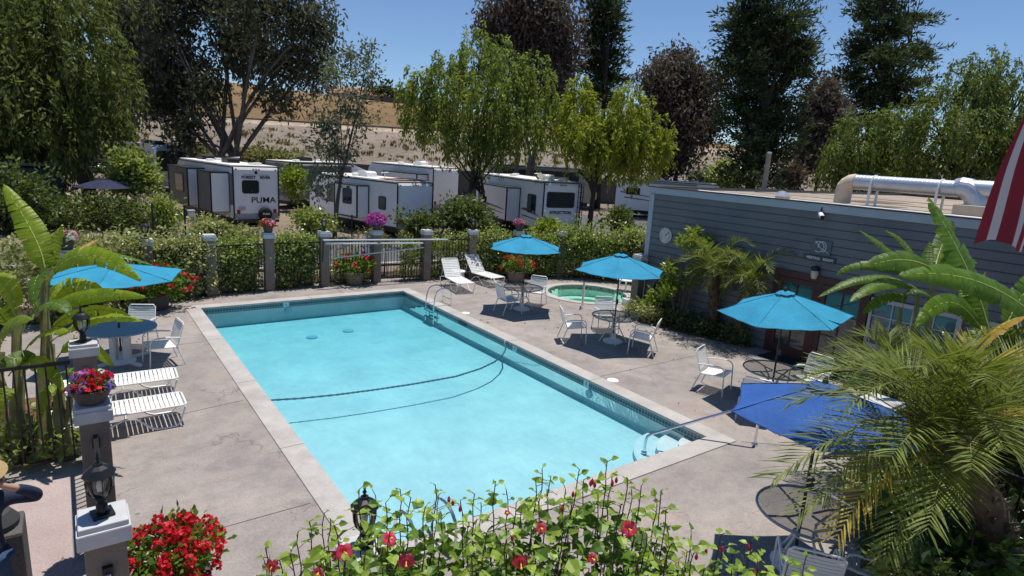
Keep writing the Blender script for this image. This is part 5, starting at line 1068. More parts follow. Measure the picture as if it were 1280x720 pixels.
def make_umbrella(label, loc, rz, R_=1.3, top=2.36, edge=1.92, canvas=AQUA, n=6, tilt=(0, 0), base=True, group='patio umbrellas', polemat=None):
    t = thing('patio_umbrella', label, 'umbrella', loc, rz, group)
    polemat = polemat or simple('bronze_pole', (.05, .05, .052), .4, .4, .1)
    m = MB(); K = 8; SG = 8; vs = []; vo = []
    rows = []
    for i in range(K+1):
        f = .10+.90*i/K; row = []
        for k in range(n*SG):
            a = k/SG; fr = a-int(a); q = 2*math.pi*a/n; cosf = math.cos(math.pi/n)/math.cos((fr-.5)*2*math.pi/n)
            scal = 1-.045*math.sin(math.pi*fr)*f; r_ = R_*f*cosf*scal
            z = top-(top-edge)*(f**1.12)-.05*math.sin(math.pi*fr)*f*(1-f*.25)+.006*math.sin(fr*19+i*2.1+int(a)*1.7)*f
            row.append((r_*math.cos(q), r_*math.sin(q), z))
        rows.append(row)
    kk = n*SG; m.add([p_ for r_ in rows for p_ in r_], [(i*kk+j, i*kk+(j+1) % kk, (i+1)*kk+(j+1) % kk, (i+1)*kk+j) for i in range(K) for j in range(kk)])
    T = Matrix.Translation((0, 0, edge)) @ Matrix.Rotation(tilt[0], 4, 'X') @ Matrix.Rotation(tilt[1], 4, 'Y') @ Matrix.Translation((0, 0, -edge))
    m.move(T); can = m.build('canopy', canvas, t, rad(20))
    m = MB()
    for k in range(n):
        q = 2*math.pi*k/n; m.tube([(R_*f*math.cos(q), R_*f*math.sin(q), top-(top-edge)*(f**1.12)+.003) for f in np.linspace(.14, 1.0, 8)], .006, 4)
    m.tube([tuple(Vector(rows[K][j])+Vector((0, 0, .004))) for j in range(kk)], .007, 4, closed=True); m.move(T); m.build('seam', simple('seam_'+canvas.name, tuple(x*.55 for x in SEAMC.get(canvas.name, (.1, .1, .12))), .8), can)
    m = MB(); rt = .17
    ring = []
    for f, z in ((.0, top+.026), (.5, top+.02), (1.0, top-.018)):
        ring.append([(rt*f*math.cos(2*math.pi*k/24)*(1+.06*math.cos(k*math.pi/2)), rt*f*math.sin(2*math.pi*k/24)*(1+.06*math.cos(k*math.pi/2)), z+(.012*math.cos(2*math.pi*k/4) if f == 1 else 0)) for k in range(24)])
    m.add(ring[1]+ring[2]+[ring[0][0]], [(k, (k+1) % 24, 24+(k+1) % 24, 24+k) for k in range(24)]+[(48, (k+1) % 24, k) for k in range(24)]); m.move(T); m.build('vent', canvas, can)
    m = MB()
    for k in range(n):
        q0 = 2*math.pi*(k+.12)/n; q1 = 2*math.pi*(k+.88)/n
        m.tube([(rt*1.07*math.cos(q), rt*1.07*math.sin(q), top-.045) for q in np.linspace(q0, q1, 5)], .009, 4)
    m.move(T); m.build('vent_gap_shade', simple('painted_slit_shade', (.01, .04, .09), .9), can)  # dark tubes painting the shaded slits below the vent flap
    m = MB(); m.lathe([(.03, top), (.035, top+.06), (.015, top+.10), (.001, top+.11)], 10); m.move(T); m.build('finial', polemat, t, SM)
    for k in range(n):
        q = 2*math.pi*k/n; m = MB(); z_ = lambda f: top-(top-edge)*(f**1.12)-.03
        m.tube([(R_*f*math.cos(q), R_*f*math.sin(q), z_(f)) for f in (.04, .35, .7, .985)], .010, 5); rb = m.move(T).build('rib', polemat, t)
        m = MB(); m.tube([(R_*.5*math.cos(q), R_*.5*math.sin(q), z_(.5)-.005), (.03*math.cos(q), .03*math.sin(q), edge-.28)], .007, 4); m.move(T); m.build('strut', polemat, rb)
    m = MB(); m.tube([(0, 0, .03), (0, 0, edge-.2), T @ Vector((0, 0, top))], .019, 10); m.build('pole', polemat, t, SM)
    m = MB(); m.bbox((0, -.03, 1.12), (.05, .09, .13), .015); m.tube([(0, -.08, 1.12), (.06, -.11, 1.12), (.06, -.14, 1.12)], .01, 5); m.build('crank', polemat, t)
    if base: m = MB(); m.lathe([(.26, 0), (.27, .03), (.22, .06), (.06, .09), (.045, .22), (.03, .24)], 24); m.build('base', WFRAME, t, SM)
    return t
U2 = (11.49, 11.0); U1 = (11.25, 14.78); T3 = (11.52, 6.43); T4 = (6.98, 3.17); T5 = (.62, 14.5)
ref = make_umbrella('aqua parasol in the middle, left of the clubhouse palms', (*U2, 0), rad(-22), 1.24, 2.36, 1.95)
make_umbrella('smallest looking aqua parasol, farthest away in front of the fence', (*U1, 0), rad(-8), 1.22, 2.33, 1.95)
make_umbrella('aqua parasol in front of the maroon doors, tipped slightly left', (T3[0]-.02, T3[1]-.02, 0), rad(10), 1.28, 2.36, 1.93, tilt=(rad(-3), rad(-4)))
make_umbrella('royal blue parasol at the right partly covered by palm fronds', (T4[0]-.10, T4[1]+.04, 0), rad(28), 1.06, 2.34, 1.98, ROYAL, tilt=(rad(0), rad(0)))
make_umbrella('aqua parasol at the left behind the big banana leaves', (T5[0], T5[1]-.05, 0), rad(14), 1.30, 2.10, 1.84)
t1_ = make_table('glass table under the farthest aqua parasol', (*U1, 0), .60)
for c_, lab in (((*U2, 0), 'glass table under the middle aqua parasol beside the hot tub'), ((*T3, 0), 'glass table under the parasol by the maroon doors'), ((*T4, 0), 'nearest glass table with a frosted top at the bottom right')): dup(t1_, c_, random.uniform(0, 1.5), lab)
def face(c, tgt): return math.atan2(tgt[1]-c[1], tgt[0]-c[0])+math.pi/2      # chair front (-y) towards the table
ch0 = None
CH = [((10.62, 14.62), U1, 'white strap chair on the left of the farthest glass table', -.35), ((12.02, 15.12), U1, 'white strap chair on the far right of the farthest glass table', .2), 
      ((10.55, 11.55), U2, 'white strap chair on the left of the middle glass table, seen from the side', 0), ((11.55, 10.02), U2, 'white strap chair with arms in front right of the middle glass table', .5), ((12.1, 11.92), U2, 'white strap chair behind the middle glass table, beside the hot tub', .1),
      ((11.0, 7.45), T3, 'white strap chair at the left of the table by the maroon doors', .6), ((12.55, 6.2), T3, 'white strap chair beyond the table by the maroon doors, behind palm tips', .2), ((10.55, 6.15), T3, 'white strap chair hidden under the royal blue parasol edge', .2),
      ((6.30, 2.78), T4, 'white strap chair with its back to us, below the nearest glass table', 0.1), ((7.08, 2.46), T4, 'white strap chair with slatted seat right of the nearest glass table', .3),
      ((1.32, 14.0), T5, 'white strap chair in front right of the blue round table', .75), ((1.0, 15.35), T5, 'white strap chair behind the blue round table', 0)]
for (c_, tg, lab, tw) in CH:
    rz = rad(18) if c_ == (11.0, 7.45) else face(c_, tg)+tw
    if ch0 is None: ch0 = make_chair(lab, (*c_, 0), rz)
    else: dup(ch0, (*c_, 0), rz, lab)
# left table: solid pale blue top on pedestal legs
t = thing('pedestal_table', 'round solid blue topped table on white pedestal legs under the left parasol', 'table', (*T5, 0))
m = MB(); m.lathe([(.001, .70), (.66, .70), (.69, .71), (.69, .735), (.66, .745), (.001, .745)], 40); m.build('tabletop', simple('pale_blue_top', (.30, .36, .42), .5, 0, .05), t, SM)
for k in range(4):
    q = rad(30+90*k); m = MB(); m.bbox((.17*math.cos(q), .17*math.sin(q), .37), (.13, .05, .68), .01, q+1.57); m.build('pedestal_leg', WFRAME, t); m = MB(); m.bbox((.38*math.cos(q), .38*math.sin(q), .03), (.46, .07, .06), .01, q); m.build('foot', WFRAME, t)
# loungers; local +y runs from foot to head
def make_lounger(label, loc, rz, back=0.0, mats=STRAP, n2=11):
    t = thing('sun_lounger', label, 'sun lounger', loc, rz, 'white strap sun loungers on the deck'); h = .29; L1 = 1.18; L2 = .74; zs = .36
    c, s = math.cos(back), math.sin(back)
    m = MB(); strap_rows(m, (.03, zs), (L1, zs), h, 17, .052); m.build('seat', mats, t)
    m = MB(); strap_rows(m, (L1+.02, zs+.0), (L1+L2*c, zs+L2*s), h, n2, .052); m.build('backrest', mats, t)
    m = MB(); m.tube([(-h-.015, L1, zs), (-h-.015, .05, zs), (-h+.03, 0, zs), (h-.03, 0, zs), (h+.015, .05, zs), (h+.015, L1, zs)], .016, 6); m.build('seat_frame', WFRAME, t, SM)
    m = MB(); m.tube([(-h-.015, L1, zs), (-h-.015, L1+(L2-.04)*c, zs+(L2-.04)*s), (-h+.03, L1+L2*c, zs+L2*s), (h-.03, L1+L2*c, zs+L2*s), (h+.015, L1+(L2-.04)*c, zs+(L2-.04)*s), (h+.015, L1, zs)], .016, 6); m.build('back_frame', WFRAME, t, SM)
    for s_ in (-1, 1):
        x = s_*(h+.03)
        m = MB(); m.tube([(x, .02, zs-.02), (x, .10, .08), (x, .16, .016), (x, .42, .016), (x, .52, .06), (x, .72, .25), (x, .88, .27), (x, 1.05, .20), (x, 1.25, .03), (x, 1.35, .016), (x, 1.52, .016), (x, 1.60, .06), (x, 1.66, .30)], .016, 6); m.build('leg', WFRAME, t, SM)
    m = MB(); m.tube([(-h-.03, 1.44, .016), (h+.03, 1.44, .016)], .014, 6); m.tube([(-h-.03, .3, .016), (h+.03, .3, .016)], .014, 6); m.tube([(-h-.03, .86, .27), (h+.03, .86, .27)], .014, 6); m.build('cross_bar', WFRAME, t)
    if back > .2: m = MB(); m.tube([(-h, L1+.45*c, zs+.45*s), (-h, 1.6, .30), (h, 1.6, .30), (h, L1+.45*c, zs+.45*s)], .010, 5); m.build('back_prop', WFRAME, t)
    return t
p = gp(205, 528); lg = make_lounger('flat white strap lounger lying nearest the petunia pillar', (1.31, 10.98, 0), rad(90), 0.0)
dup(lg, (1.37, 12.30, 0), rad(88), 'flat white strap lounger second from the petunia pillar, nearer the blue table')
fa = make_lounger('far white lounger with raised back on the left, beside the pool ladder', (10.72, 17.25, 0), rad(-8), rad(52))
fb = dup(fa, (12.35, 17.72, 0), rad(6), 'far white lounger with raised back on the right of the side table')
fb.rotation_euler = (0, 0, rad(6))
def side_table(label, loc, R_=.26, h=.42):
    t = thing('side_table', label, 'side table', loc, 0)
    m = MB(); m.lathe([(.001, h-.02), (R_-.01, h-.025), (R_, h-.01), (R_-.01, h+.012), (.001, h+.015)], 28); m.build('tabletop', VINYL, t, SM)
    for k in range(4): q = rad(45+90*k); m = MB(); m.tube([(R_*.85*math.cos(q), R_*.85*math.sin(q), 0), (R_*.6*math.cos(q), R_*.6*math.sin(q), h-.03)], [.022, .03], 6); m.build('leg', VINYL, t)
    return t
p = gp(573, 338, .44); side_table('low round white side table between the two far loungers', (p.x, p.y, 0))
p = gp(783, 349, .46); side_table('low white plastic table standing behind the middle aqua parasol pole', (p.x, p.y, 0), .34, .45)
t = thing('deck_box', 'low white plastic step lying by the pillar at the clubhouse corner', 'step', gp(790, 381), rad(-15)); m = MB(); m.bbox((0, 0, .11), (.62, .36, .22), .02); m.build('tread', VINYL, t); m = MB(); [m.box((0, -.14+.07*i, .223), (.56, .03, .006)) for i in range(5)]; m.build('grip_strip', GREYF, t)
# parasols among the trailers
p = at(130, 232, 31); make_umbrella('dark navy parasol above the clipped hedge near the shed', (p.x, p.y, 0), .3, 1.4, 2.3, 1.9, NAVYC, group=None)
def m_floral():
    m, n, l, b = base_mat('floral_canvas'); co = coords(n, l); v = n.new('ShaderNodeTexVoronoi'); v.inputs['Scale'].default_value = 5; l.new(co, v.inputs['Vector'])
    l.new(ramp(n, l, v.outputs['Distance'], [(.2, (.30, .03, .06)), (.45, (.62, .42, .42))]), b.inputs['Base Color']); b.inputs['Roughness'].default_value = .8; return m
p = at(583, 244, 34); make_umbrella('pink and red patterned parasol behind the oleander and the forked trunk', (p.x, p.y, 0), .1, 1.35, 2.35, 1.95, m_floral(), group=None)
# little flag on the corner pillar
FR_ = simple('flag_red', (.24, .018, .028), .75, 0, .1); FW_ = simple('flag_white', (.55, .55, .57), .75, 0, .06); FB_ = simple('flag_blue', (.02, .04, .16), .75)
x, y = OT['I']; t = thing('small_flag', 'tiny striped flag on a stick on the corner pillar cap', 'flag', (x-.05, y, CT)); m = MB(); m.tube([(0, 0, 0), (0, 0, .42)], .006, 5); m.build('stick', simple('stick_wood', (.3, .22, .12), .7), t)
m = MB()
for i in range(7): m.box((.085+.006*math.sin(i), 0, .405-i*.022), (.17, .004, .022), mi=i % 2)
m.box((.04, -.003, .37), (.07, .004, .085), mi=2); m.build('cloth', [FR_, FW_, FB_], t)
# ================================================================== HEDGES ALONG THE FENCE
def hedge_run(label, a, b_, z0, z1, depth, n, mat, lsz=.10, off=(0, 0), name='hedge_shrub', group=None, gap=0.0):
    a = Vector((a[0]+off[0], a[1]+off[1], 0)); b_ = Vector((b_[0]+off[0], b_[1]+off[1], 0)); t = thing(name, label, 'hedge', a.lerp(b_, .5), 0, group); c0 = a.lerp(b_, .5)
    n = int(n*1.9); lsz = lsz*.92; k = max(8, n//34); q = rng.random((k, 1)); h = z0+(z1-z0)*(rng.random((k, 1))**.75)*(1+.10*rng.normal(size=(k, 1))); per = np.array((b_-a).cross(Vector((0, 0, 1))).normalized())
    cc = np.array(a)[None]*(1-q)+np.array(b_)[None]*q+per*depth*(rng.random((k, 1))-.5)*1.0; cc[:, 2] = h[:, 0]; cc -= np.array(c0)
    nl = k*34; P = np.repeat(cc, 34, 0)+rng.normal(size=(nl, 3))*lsz*1.35*np.array([1, 1, .9]); D = rng.normal(size=(nl, 3))*.8+np.array([0, -.3, .2])+np.repeat(unit(rng.normal(size=(k, 3))), 34, 0)*.4
    P[:, 2] = np.maximum(P[:, 2], .02); L = lsz*(.6+.8*rng.random(nl)); np_mesh('foliage', leaf_quads(P, D, L, L*.58), 4, mat, t)
    m = MB(); m.tube([a-c0+Vector((0, 0, .01)), b_-c0+Vector((0, 0, .01))], .03, 6)
    for i in range(int((b_-a).length*6)+4):
        qi = rng.integers(0, k); q_ = cc[qi]; s0 = a.lerp(b_, float(q[qi, 0]))-c0; m.tube([(s0.x, s0.y, 0), (q_[0], q_[1], q_[2]*.6), tuple(q_)], [.016, .012, .005], 5, cap=False)
    m.build('stem', BARK_G, t, 4, fix=False); return t
HG = 'shrubs growing through the pool fence'
hedge_run('dense hedge shrub below the lettered trailer between the first two pillars', (3.6, 19.88), (4.7, 19.97), .02, 1.50, .5, 4200, LM['hedge'], .10, (0, .22), group=HG)
hedge_run('dense bright hedge shrub left of the gate rails', (5.3, 20.05), (6.5, 20.05), .02, 1.55, .5, 5600, LM['hedge'], .10, (0, .22), group=HG)
hedge_run('low hedge leaves behind the geranium barrel', (6.9, 20.15), (8.5, 20.15), .05, .75, .4, 1100, LM['hedge'], .09, (0, .1), group=HG)
hedge_run('wispy red tipped shrub tops above the fence behind the barrel', (6.9, 20.6), (10.3, 20.6), 1.0, 1.7, .4, 700, LM['olive'], .09, (0, .3), group=HG)
hedge_run('loose leafy climber on the fence left of the far loungers', (9.55, 19.95), (10.4, 19.85), .1, 1.35, .25, 900, LM['hedge'], .09, (0, .05), group=HG)
hedge_run('sparse yellow green shrub behind the left far lounger', FAR['E'], FAR['F'], .02, 1.6, .5, 3000, LM['hedge'], .09, (0, .3), group=HG)
hedge_run('dense hedge shrub behind the right far lounger', (12.45, 19.45), (14.0, 19.0), .02, 1.62, .5, 4600, LM['hedge'], .10, (0, .2), group=HG)
hedge_run('dark hedge shrub behind the farthest aqua parasol', FAR['G'], FAR['H'], .02, 1.55, .55, 5000, LM['hedge'], .10, (0, .15), group=HG)
hedge_run('tall pale edged hedge behind the hot tub', (16.0, 18.55), (20.6, 14.8), .02, 1.9, .8, 15000, LM['hedge'], .12, (.0, .08), group=HG)
hedge_run('variegated hedge left of the first pillar behind the red geraniums', (1.5, 19.6), FAR['A'], .02, 1.72, .8, 6500, LM['varieg'], .11, (0, .2), group=HG)
hedge_run('variegated hedge behind the left aqua parasol', (-.4, 18.0), (1.5, 19.6), .02, 1.85, .9, 7500, LM['varieg'], .11, (-.1, -.08), group=HG)
hedge_run('broad pale leaved hedge top behind the banana plant at far left', (-4.6, 17.0), (-.4, 18.0), .2, 1.9, 1.0, 6500, LM['varieg'], .12, (0, .4), group=HG)
def at_z0(x, y, dep): p = at(x, y, dep); p.z = 0; return p
# beds by the clubhouse
hedge_run('low ground hugging shrubs along the clubhouse wall at the palm feet', (14.35, 12.9), (14.75, 9.2), .05, .34, .7, 3200, LM['hedge_dk'], .10, name='low_shrub')
hedge_run('pale variegated low shrub at the foot of the corner pillar', (14.1, 12.9), (14.0, 11.7), .05, .42, .5, 1400, LM['varieg'], .08, name='low_shrub')
def leggy(label, loc, sp, mat, n=10, lsz=.16, flower=None):
    t = thing('leggy_shrub', label, 'shrub', loc); Q = []; m = MB(); F_ = []
    for (dx, dy, h) in sp:
        m.tube([(dx*.15, dy*.15, 0), (dx*.6, dy*.6, h*.5), (dx, dy, h)], [.025, .018, .008], 6, cap=False)
        for _ in range(3):
            c = np.array([dx, dy, h])+rng.normal(size=3)*.10*np.array([1, 1, .8]); nl = n*5; P = c+rng.normal(size=(nl, 3))*lsz*.55; Q.append(leaf_quads(P, unit(P-c)+np.array([0, 0, .1])+.4*rng.normal(size=(nl, 3)), lsz*(.6+.7*rng.random(nl)), lsz*.5))
    np_mesh('foliage', np.concatenate(Q), 4, mat, t); m.build('stem', BARK_G, t, 4, fix=False); return t
leggy('leggy yellow green shrub reaching up the wall left of the small palms', (14.5, 11.3, 0), ((0, .4, 1.2), (-.1, .7, .9), (.1, 0, 1.5), (-.25, .2, 1.05), (0, .5, 1.75), (0.1, -.2, 2.35), (.15, .2, 2.6), (.1, -.5, 2.55), (.05, -.1, 2.75), (-.2, .9, .7), (.1, -.45, 1.9)), LM['lime'], 8, .15)
leggy('bare stemmed shrub with few leaves beside the hose', (14.7, 12.0, 0), ((.05, .2, 1.1), (0, .1, 1.45), (-.1, -.1, .8)), LM['lime'], 5, .13)

P_ = []
for _ in range(1500):
    z_ = random.random()
    if z_ < .55: x = random.uniform(2.4, 15.5); yb = 20.1-max(0, x-9)*.24; y = yb-abs(random.gauss(0, .28))
    elif z_ < .8: x = random.uniform(13.2, 14.4)-abs(random.gauss(0, .35)); y = random.uniform(8.6, 13.0)
    elif z_ < .92: x = random.uniform(-.2, 1.2); y = random.uniform(15.5, 19)
    else: x = random.uniform(9.4, 13.5); y = random.uniform(3.5, 19)
    P_.append((x, y, .006+random.uniform(0, .012)))
D_ = rng.normal(size=(len(P_), 3))*np.array([1, 1, .12]); S_ = .03+.05*rng.random(len(P_))
o = np_mesh('leaf_litter', leaf_quads(np.array(P_), D_, S_, S_*.5), 4, leafmat('litter_leaf', (.05, .035, .02), (.24, .17, .07), .1), None); o['kind'] = 'stuff'
# ================================================================== PALMS
PALM = leafmat('palm_leaflet', (.055, .085, .016), (.25, .29, .075), .32, .55, .8, .25)
PALMY = leafmat('palm_dry_leaflet', (.22, .17, .03), (.50, .40, .08), .35, .5, 1.0)
RACH = simple('palm_rachis', (.22, .24, .08), .5, 0, .2, 6); FIBR = simple('palm_trunk_fibre', (.10, .068, .042), .95, 0, .4, 7, .9, 22)
def frond_geo(p0, ctrl, p1, nl, ll, wd, jit=.10, droop=.16):
    p0, ctrl, p1 = (np.array(a, float) for a in (p0, ctrl, p1)); T = np.linspace(.14, 1, nl)[:, None]
    C_ = p0*(1-T)**2+2*ctrl*T*(1-T)+p1*T**2; tan = unit(2*(1-T)*(ctrl-p0)+2*T*(p1-ctrl)); up = np.array([0, 0, 1.0]); sd_ = unit(np.cross(tan, up)); nrm = np.cross(sd_, tan)
    V = []
    for s_ in (-1, 1):
        ln = ll*(.35+.65*np.sin(np.pi*np.clip(T*.86+.10, 0, 1)))*(1+.12*rng.normal(size=(nl, 1)))
        d = unit(sd_*s_*.78+tan*(.75+.45*T)+nrm*.42+jit*rng.normal(size=(nl, 3))); a = C_; mid = a+d*ln*.5; d2 = unit(d+np.array([0, 0, -1])*droop*(.6+.5*rng.random((nl, 1)))); tip = mid+d2*ln*.55
        ws = unit(np.cross(d, nrm+.25*rng.normal(size=(nl, 3))))*wd/2
        V.append(np.stack([a-ws*.5, a+ws*.5, mid+ws, mid-ws], 1)); V.append(np.stack([mid-ws, mid+ws, tip+ws*.12, tip-ws*.12], 1))
    return np.concatenate(V), C_
def palm(label, base, zc, trunk_r, fronds, nl=34, ll=.42, wd=.022, dry=(), lean=(0, 0)):
    """fronds: list of tip points relative to the crown centre and arch height"""
    t = thing('date_palm', label, 'palm', base); cc = Vector((lean[0], lean[1], zc)); m = MB(); k = 16
    m.tube([(lean[0]*(i/k)**1.5, lean[1]*(i/k)**1.5, zc*i/k) for i in range(k+1)], [trunk_r*(1.15 if i == 0 else 1)*(1+.10*(i % 2)) for i in range(k+1)], 12)
    for i in range(int(zc*70)):
        z = zc*random.uniform(.05, 1); q = random.uniform(0, 6.28); x = lean[0]*(z/zc)**1.5; y = lean[1]*(z/zc)**1.5; r_ = trunk_r; m.tube([(x+r_*.9*math.cos(q), y+r_*.9*math.sin(q), z-.02), (x+r_*1.35*math.cos(q), y+r_*1.35*math.sin(q), z+.05)], [.03, .012], 4)
    m.build('trunk', FIBR, t, 4, fix=False)
    for i, (tip, arch) in enumerate(fronds):
        tip = Vector(tip); p0 = cc+Vector((tip.x, tip.y, 0)).normalized()*trunk_r*.5; p1 = cc+tip; ctrl = cc+Vector((tip.x*.42, tip.y*.42, max(tip.z, 0)*.9+arch))
        V, C_ = frond_geo(p0, ctrl, p1, nl, ll, wd); fo = np_mesh('frond', V.reshape(-1, 3), 4, PALMY if i in dry else PALM, t)
        r_ = MB(); pts = [tuple(p0)]+[tuple(c) for c in C_[::max(1, nl//8)]]; r_.tube(pts, [max(.003, .014*(1-j/len(pts))) for j in range(len(pts))], 5, cap=False); r_.build('rachis', RACH, fo, 4, fix=False)
    return t
def ring_fronds(n, R_, up0=.9, dn=-.6, seed=1):
    rr = random.Random(seed); out = []
    for i in range(n):
        f = (i+.5)/n; q = i*2.39996+rr.uniform(-.2, .2); elev = up0+(dn-up0)*f**.8; r_ = R_*(.55+.45*math.sin(math.pi*min(1, f+.25)))*rr.uniform(.9, 1.1)
        out.append(((r_*math.cos(q), r_*math.sin(q), R_*elev*rr.uniform(.85, 1.15)), R_*.42*rr.uniform(.8, 1.2)))
    return out
palm('small fan of feathery date palm against the grey wall, left of the pair', (14.75, 10.25, 0), 1.75, .13, ring_fronds(30, 1.15, .95, -.45, 3), 30, .36, .018, lean=(-.15, .1))
palm('small feathery date palm against the grey wall, right of the pair', (14.7, 9.45, 0), 1.7, .13, ring_fronds(28, 1.1, .95, -.45, 5), 26, .36, .02, lean=(-.05, -.2))
def target_fronds(cpx, dep, tips):
    c = at(*cpx, dep); out = []
    for (x, y, dd, arch) in tips: out.append((at(x, y, dep+dd)-c, arch))
    return c, out
c, fr = target_fronds((1190, 545), 6.1, [(968, 598, -.6, .62), (990, 505, -.1, .55), (1015, 470, .2, .45), (1000, 640, -.8, .6), (1048, 668, -1.0, .65), (1160, 660, -1.3, .45), (1085, 452, .9, .25), (1185, 450, .4, .25), (1240, 450, .5, .25), (1110, 690, -1.1, .5), (1300, 490, .6, .4), (1320, 560, .2, .5), (1080, 600, -.9, .5), (1150, 462, -.9, .35), (1232, 478, -1.0, .35), (1060, 505, -.9, .5), (1190, 630, -1.0, .35), (1290, 620, -.3, .5), (1115, 570, -1.2, .4), (1240, 500, .9, .3), (1210, 470, .6, .2), (1300, 520, -.7, .4), (1255, 560, -1.2, .4), (1215, 585, -1.3, .3), (1320, 450, .5, .3)])
BX_, BY_ = .75, -.75
palm('big feathery date palm spreading over the near right table, with some yellowing fronds', (c.x+BX_, c.y+BY_, 0), c.z, .16, fr, 54, .48, .018, dry=(4, 8, 11), lean=(-BX_, -BY_))
c, fr = target_fronds((1110, 468), 9.4, [(1010, 478, 0, .35), (1015, 452, .3, .3), (1045, 432, .4, .25), (1075, 420, .3, .2), (1110, 418, .3, .15), (1150, 430, .3, .25), (1190, 450, .2, .3), (1210, 470, 0, .5), (1040, 500, -.3, .5), (1085, 515, -.6, .5), (1140, 510, -.6, .5), (1060, 455, -.6, .3), (1120, 450, -.7, .3), (1165, 465, -.6, .3)])
palm('smaller feathery date palm in front of the white framed window', (c.x, c.y, 0), c.z, .13, fr, 36, .36, .015)
c, fr = target_fronds((1290, 470), 8.2, [(1215, 430, .2, .4), (1230, 480, 0, .5), (1195, 455, .4, .5), (1260, 420, .3, .3), (1340, 430, 0, .5), (1330, 500, -.3, .5), (1270, 530, -.5, .5), (1225, 520, -.4, .5)])
palm('date palm cut by the right edge beside the drooping brown banana leaf', (c.x, c.y, 0), c.z, .14, fr, 34, .38, .015)

# ================================================================== BANANA PLANTS
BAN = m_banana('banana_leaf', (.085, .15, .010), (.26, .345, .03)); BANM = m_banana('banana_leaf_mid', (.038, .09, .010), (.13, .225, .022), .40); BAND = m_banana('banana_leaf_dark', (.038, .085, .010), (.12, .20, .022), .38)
BANO = m_banana('banana_leaf_old', (.24, .13, .02), (.36, .26, .03), .3); RIB = simple('banana_midrib', (.34, .42, .10), .45, 0, .12, 6)
PSE = simple('banana_stem', (.20, .19, .07), .6, 0, .35, 4, .3, 12)
def banana_leaf(root, pts, wid, mat, seed, petiole=.12):
    rr = random.Random(seed); P = [np.array(p) for p in pts]
    def B(t):
        if len(P) == 3: return P[0]*(1-t)**2+2*P[1]*t*(1-t)+P[2]*t*t
        return P[0]*(1-t)**3+3*P[1]*t*(1-t)**2+3*P[2]*t*t*(1-t)+P[3]*t**3
    N = 40; c = np.array([B(t) for t in np.linspace(0, 1, N+1)]); tan = unit(np.gradient(c, axis=0)); up = np.array([0, 0, 1.0])
    fc = np.array([-math.sin(YAW), -math.cos(YAW), 0])*rr.uniform(.35, .95)+np.array([0, 0, 1.0])*rr.uniform(.5, .8)+.25*np.array([rr.gauss(0, 1), rr.gauss(0, 1), 0]); side = np.cross(tan, fc); ln = np.linalg.norm(side, axis=1, keepdims=True); fall = np.array([math.cos(YAW), -math.sin(YAW), 0]); side = unit(np.where(ln > .15, side/np.maximum(ln, 1e-6), fall)); nrm = np.cross(side, tan)
    m = MB(); att = []
    def wf(t): u = (t-petiole)/(1-petiole); return 0 if u <= 0 else wid*(math.sin(math.pi*min(1, u)**.78)**.62 if u < 1 else 0)*(1.0)
    for s_ in (-1, 1):
        cuts = [petiole]; 
        while cuts[-1] < 1: cuts.append(min(1, cuts[-1]+rr.uniform(.05, .17)))
        for a, b_ in zip(cuts[:-1], cuts[1:]):
            fold = rr.uniform(.05, .38); g = rr.choice((0, 0, .004, .010)); n_ = max(2, int((b_-a)*N)); vs = []; ts = []
            for i in range(n_+1):
                t = a+(b_-a)*i/n_; k = min(N, t*N); i0 = int(min(N-1, k)); f = k-i0; ce = c[i0]*(1-f)+c[i0+1]*f; sd_ = side[i0]; nr = nrm[i0]; tg = tan[i0]; w_ = wf(t)
                for j in range(4):
                    q = j/3; tt = t+(g if i == 0 else (-g if i == n_ else 0))*q; ang = fold*(q**1.3)-.12*(1-q)
                    p = ce+(sd_*s_*math.cos(ang)-nr*math.sin(ang))*w_*q*.5*2*.5+tg*w_*q*.10+tg*((tt-t)*6*wid)+nr*.006*math.sin(t*90+j)
                    vs.append(p); ts.append(t)
            m.add(vs, [(i*4+j, i*4+j+1, i*4+j+5, i*4+j+4) for i in range(n_) for j in range(3)]); att += ts
    st = len(m.v); m.tube([tuple(p-nn_*.004) for p, nn_ in zip(c[::2], nrm[::2])], [max(.003, .017*wid/.4*(1-.85*i/(N/2))) for i in range(len(c[::2]))], 6, mi=1, cap=False); att += [0]*(len(m.v)-st); m.att = att
    return m.build('leaf', [mat, RIB], root, 4, fix=False)
def banana(label, base_px, dep, stalks, leaves, seed):
    b0 = at(*base_px, dep); base = Vector((b0.x, b0.y, 0)); t = thing('banana_plant', label, 'banana plant', base)
    for (bx, by, tx, ty, r_) in stalks:
        tp = at(tx, ty, dep)-base; bb = at(bx, by, dep)-base; m = MB(); pts = [Vector((bb.x*1.0, bb.y*1.0, 0)).lerp(tp, i/8)+Vector((.02*math.sin(i*1.7), 0, 0)) for i in range(9)]; m.tube(pts, [r_*(1-.55*i/8)*(1+.08*(i % 2)) for i in range(9)], 9, cap=False); m.build('stem', PSE, t, 4, fix=False)
    for k, L in enumerate(leaves):
        pts = L[0]; wpx = L[1]*(.68 if k == 0 and seed == 100 else .84 if k == 0 else .64); mt = L[2]; dj = L[3] if len(L) > 3 else (0, 0, 0)
        P = [at(x, y, dep+dj[min(i, len(dj)-1)])-base for i, (x, y) in enumerate(pts)]
        banana_leaf(t, P, wpx*dep/FPX, mt, seed+k)
    return t
b, d, o = BAN, BAND, BANO
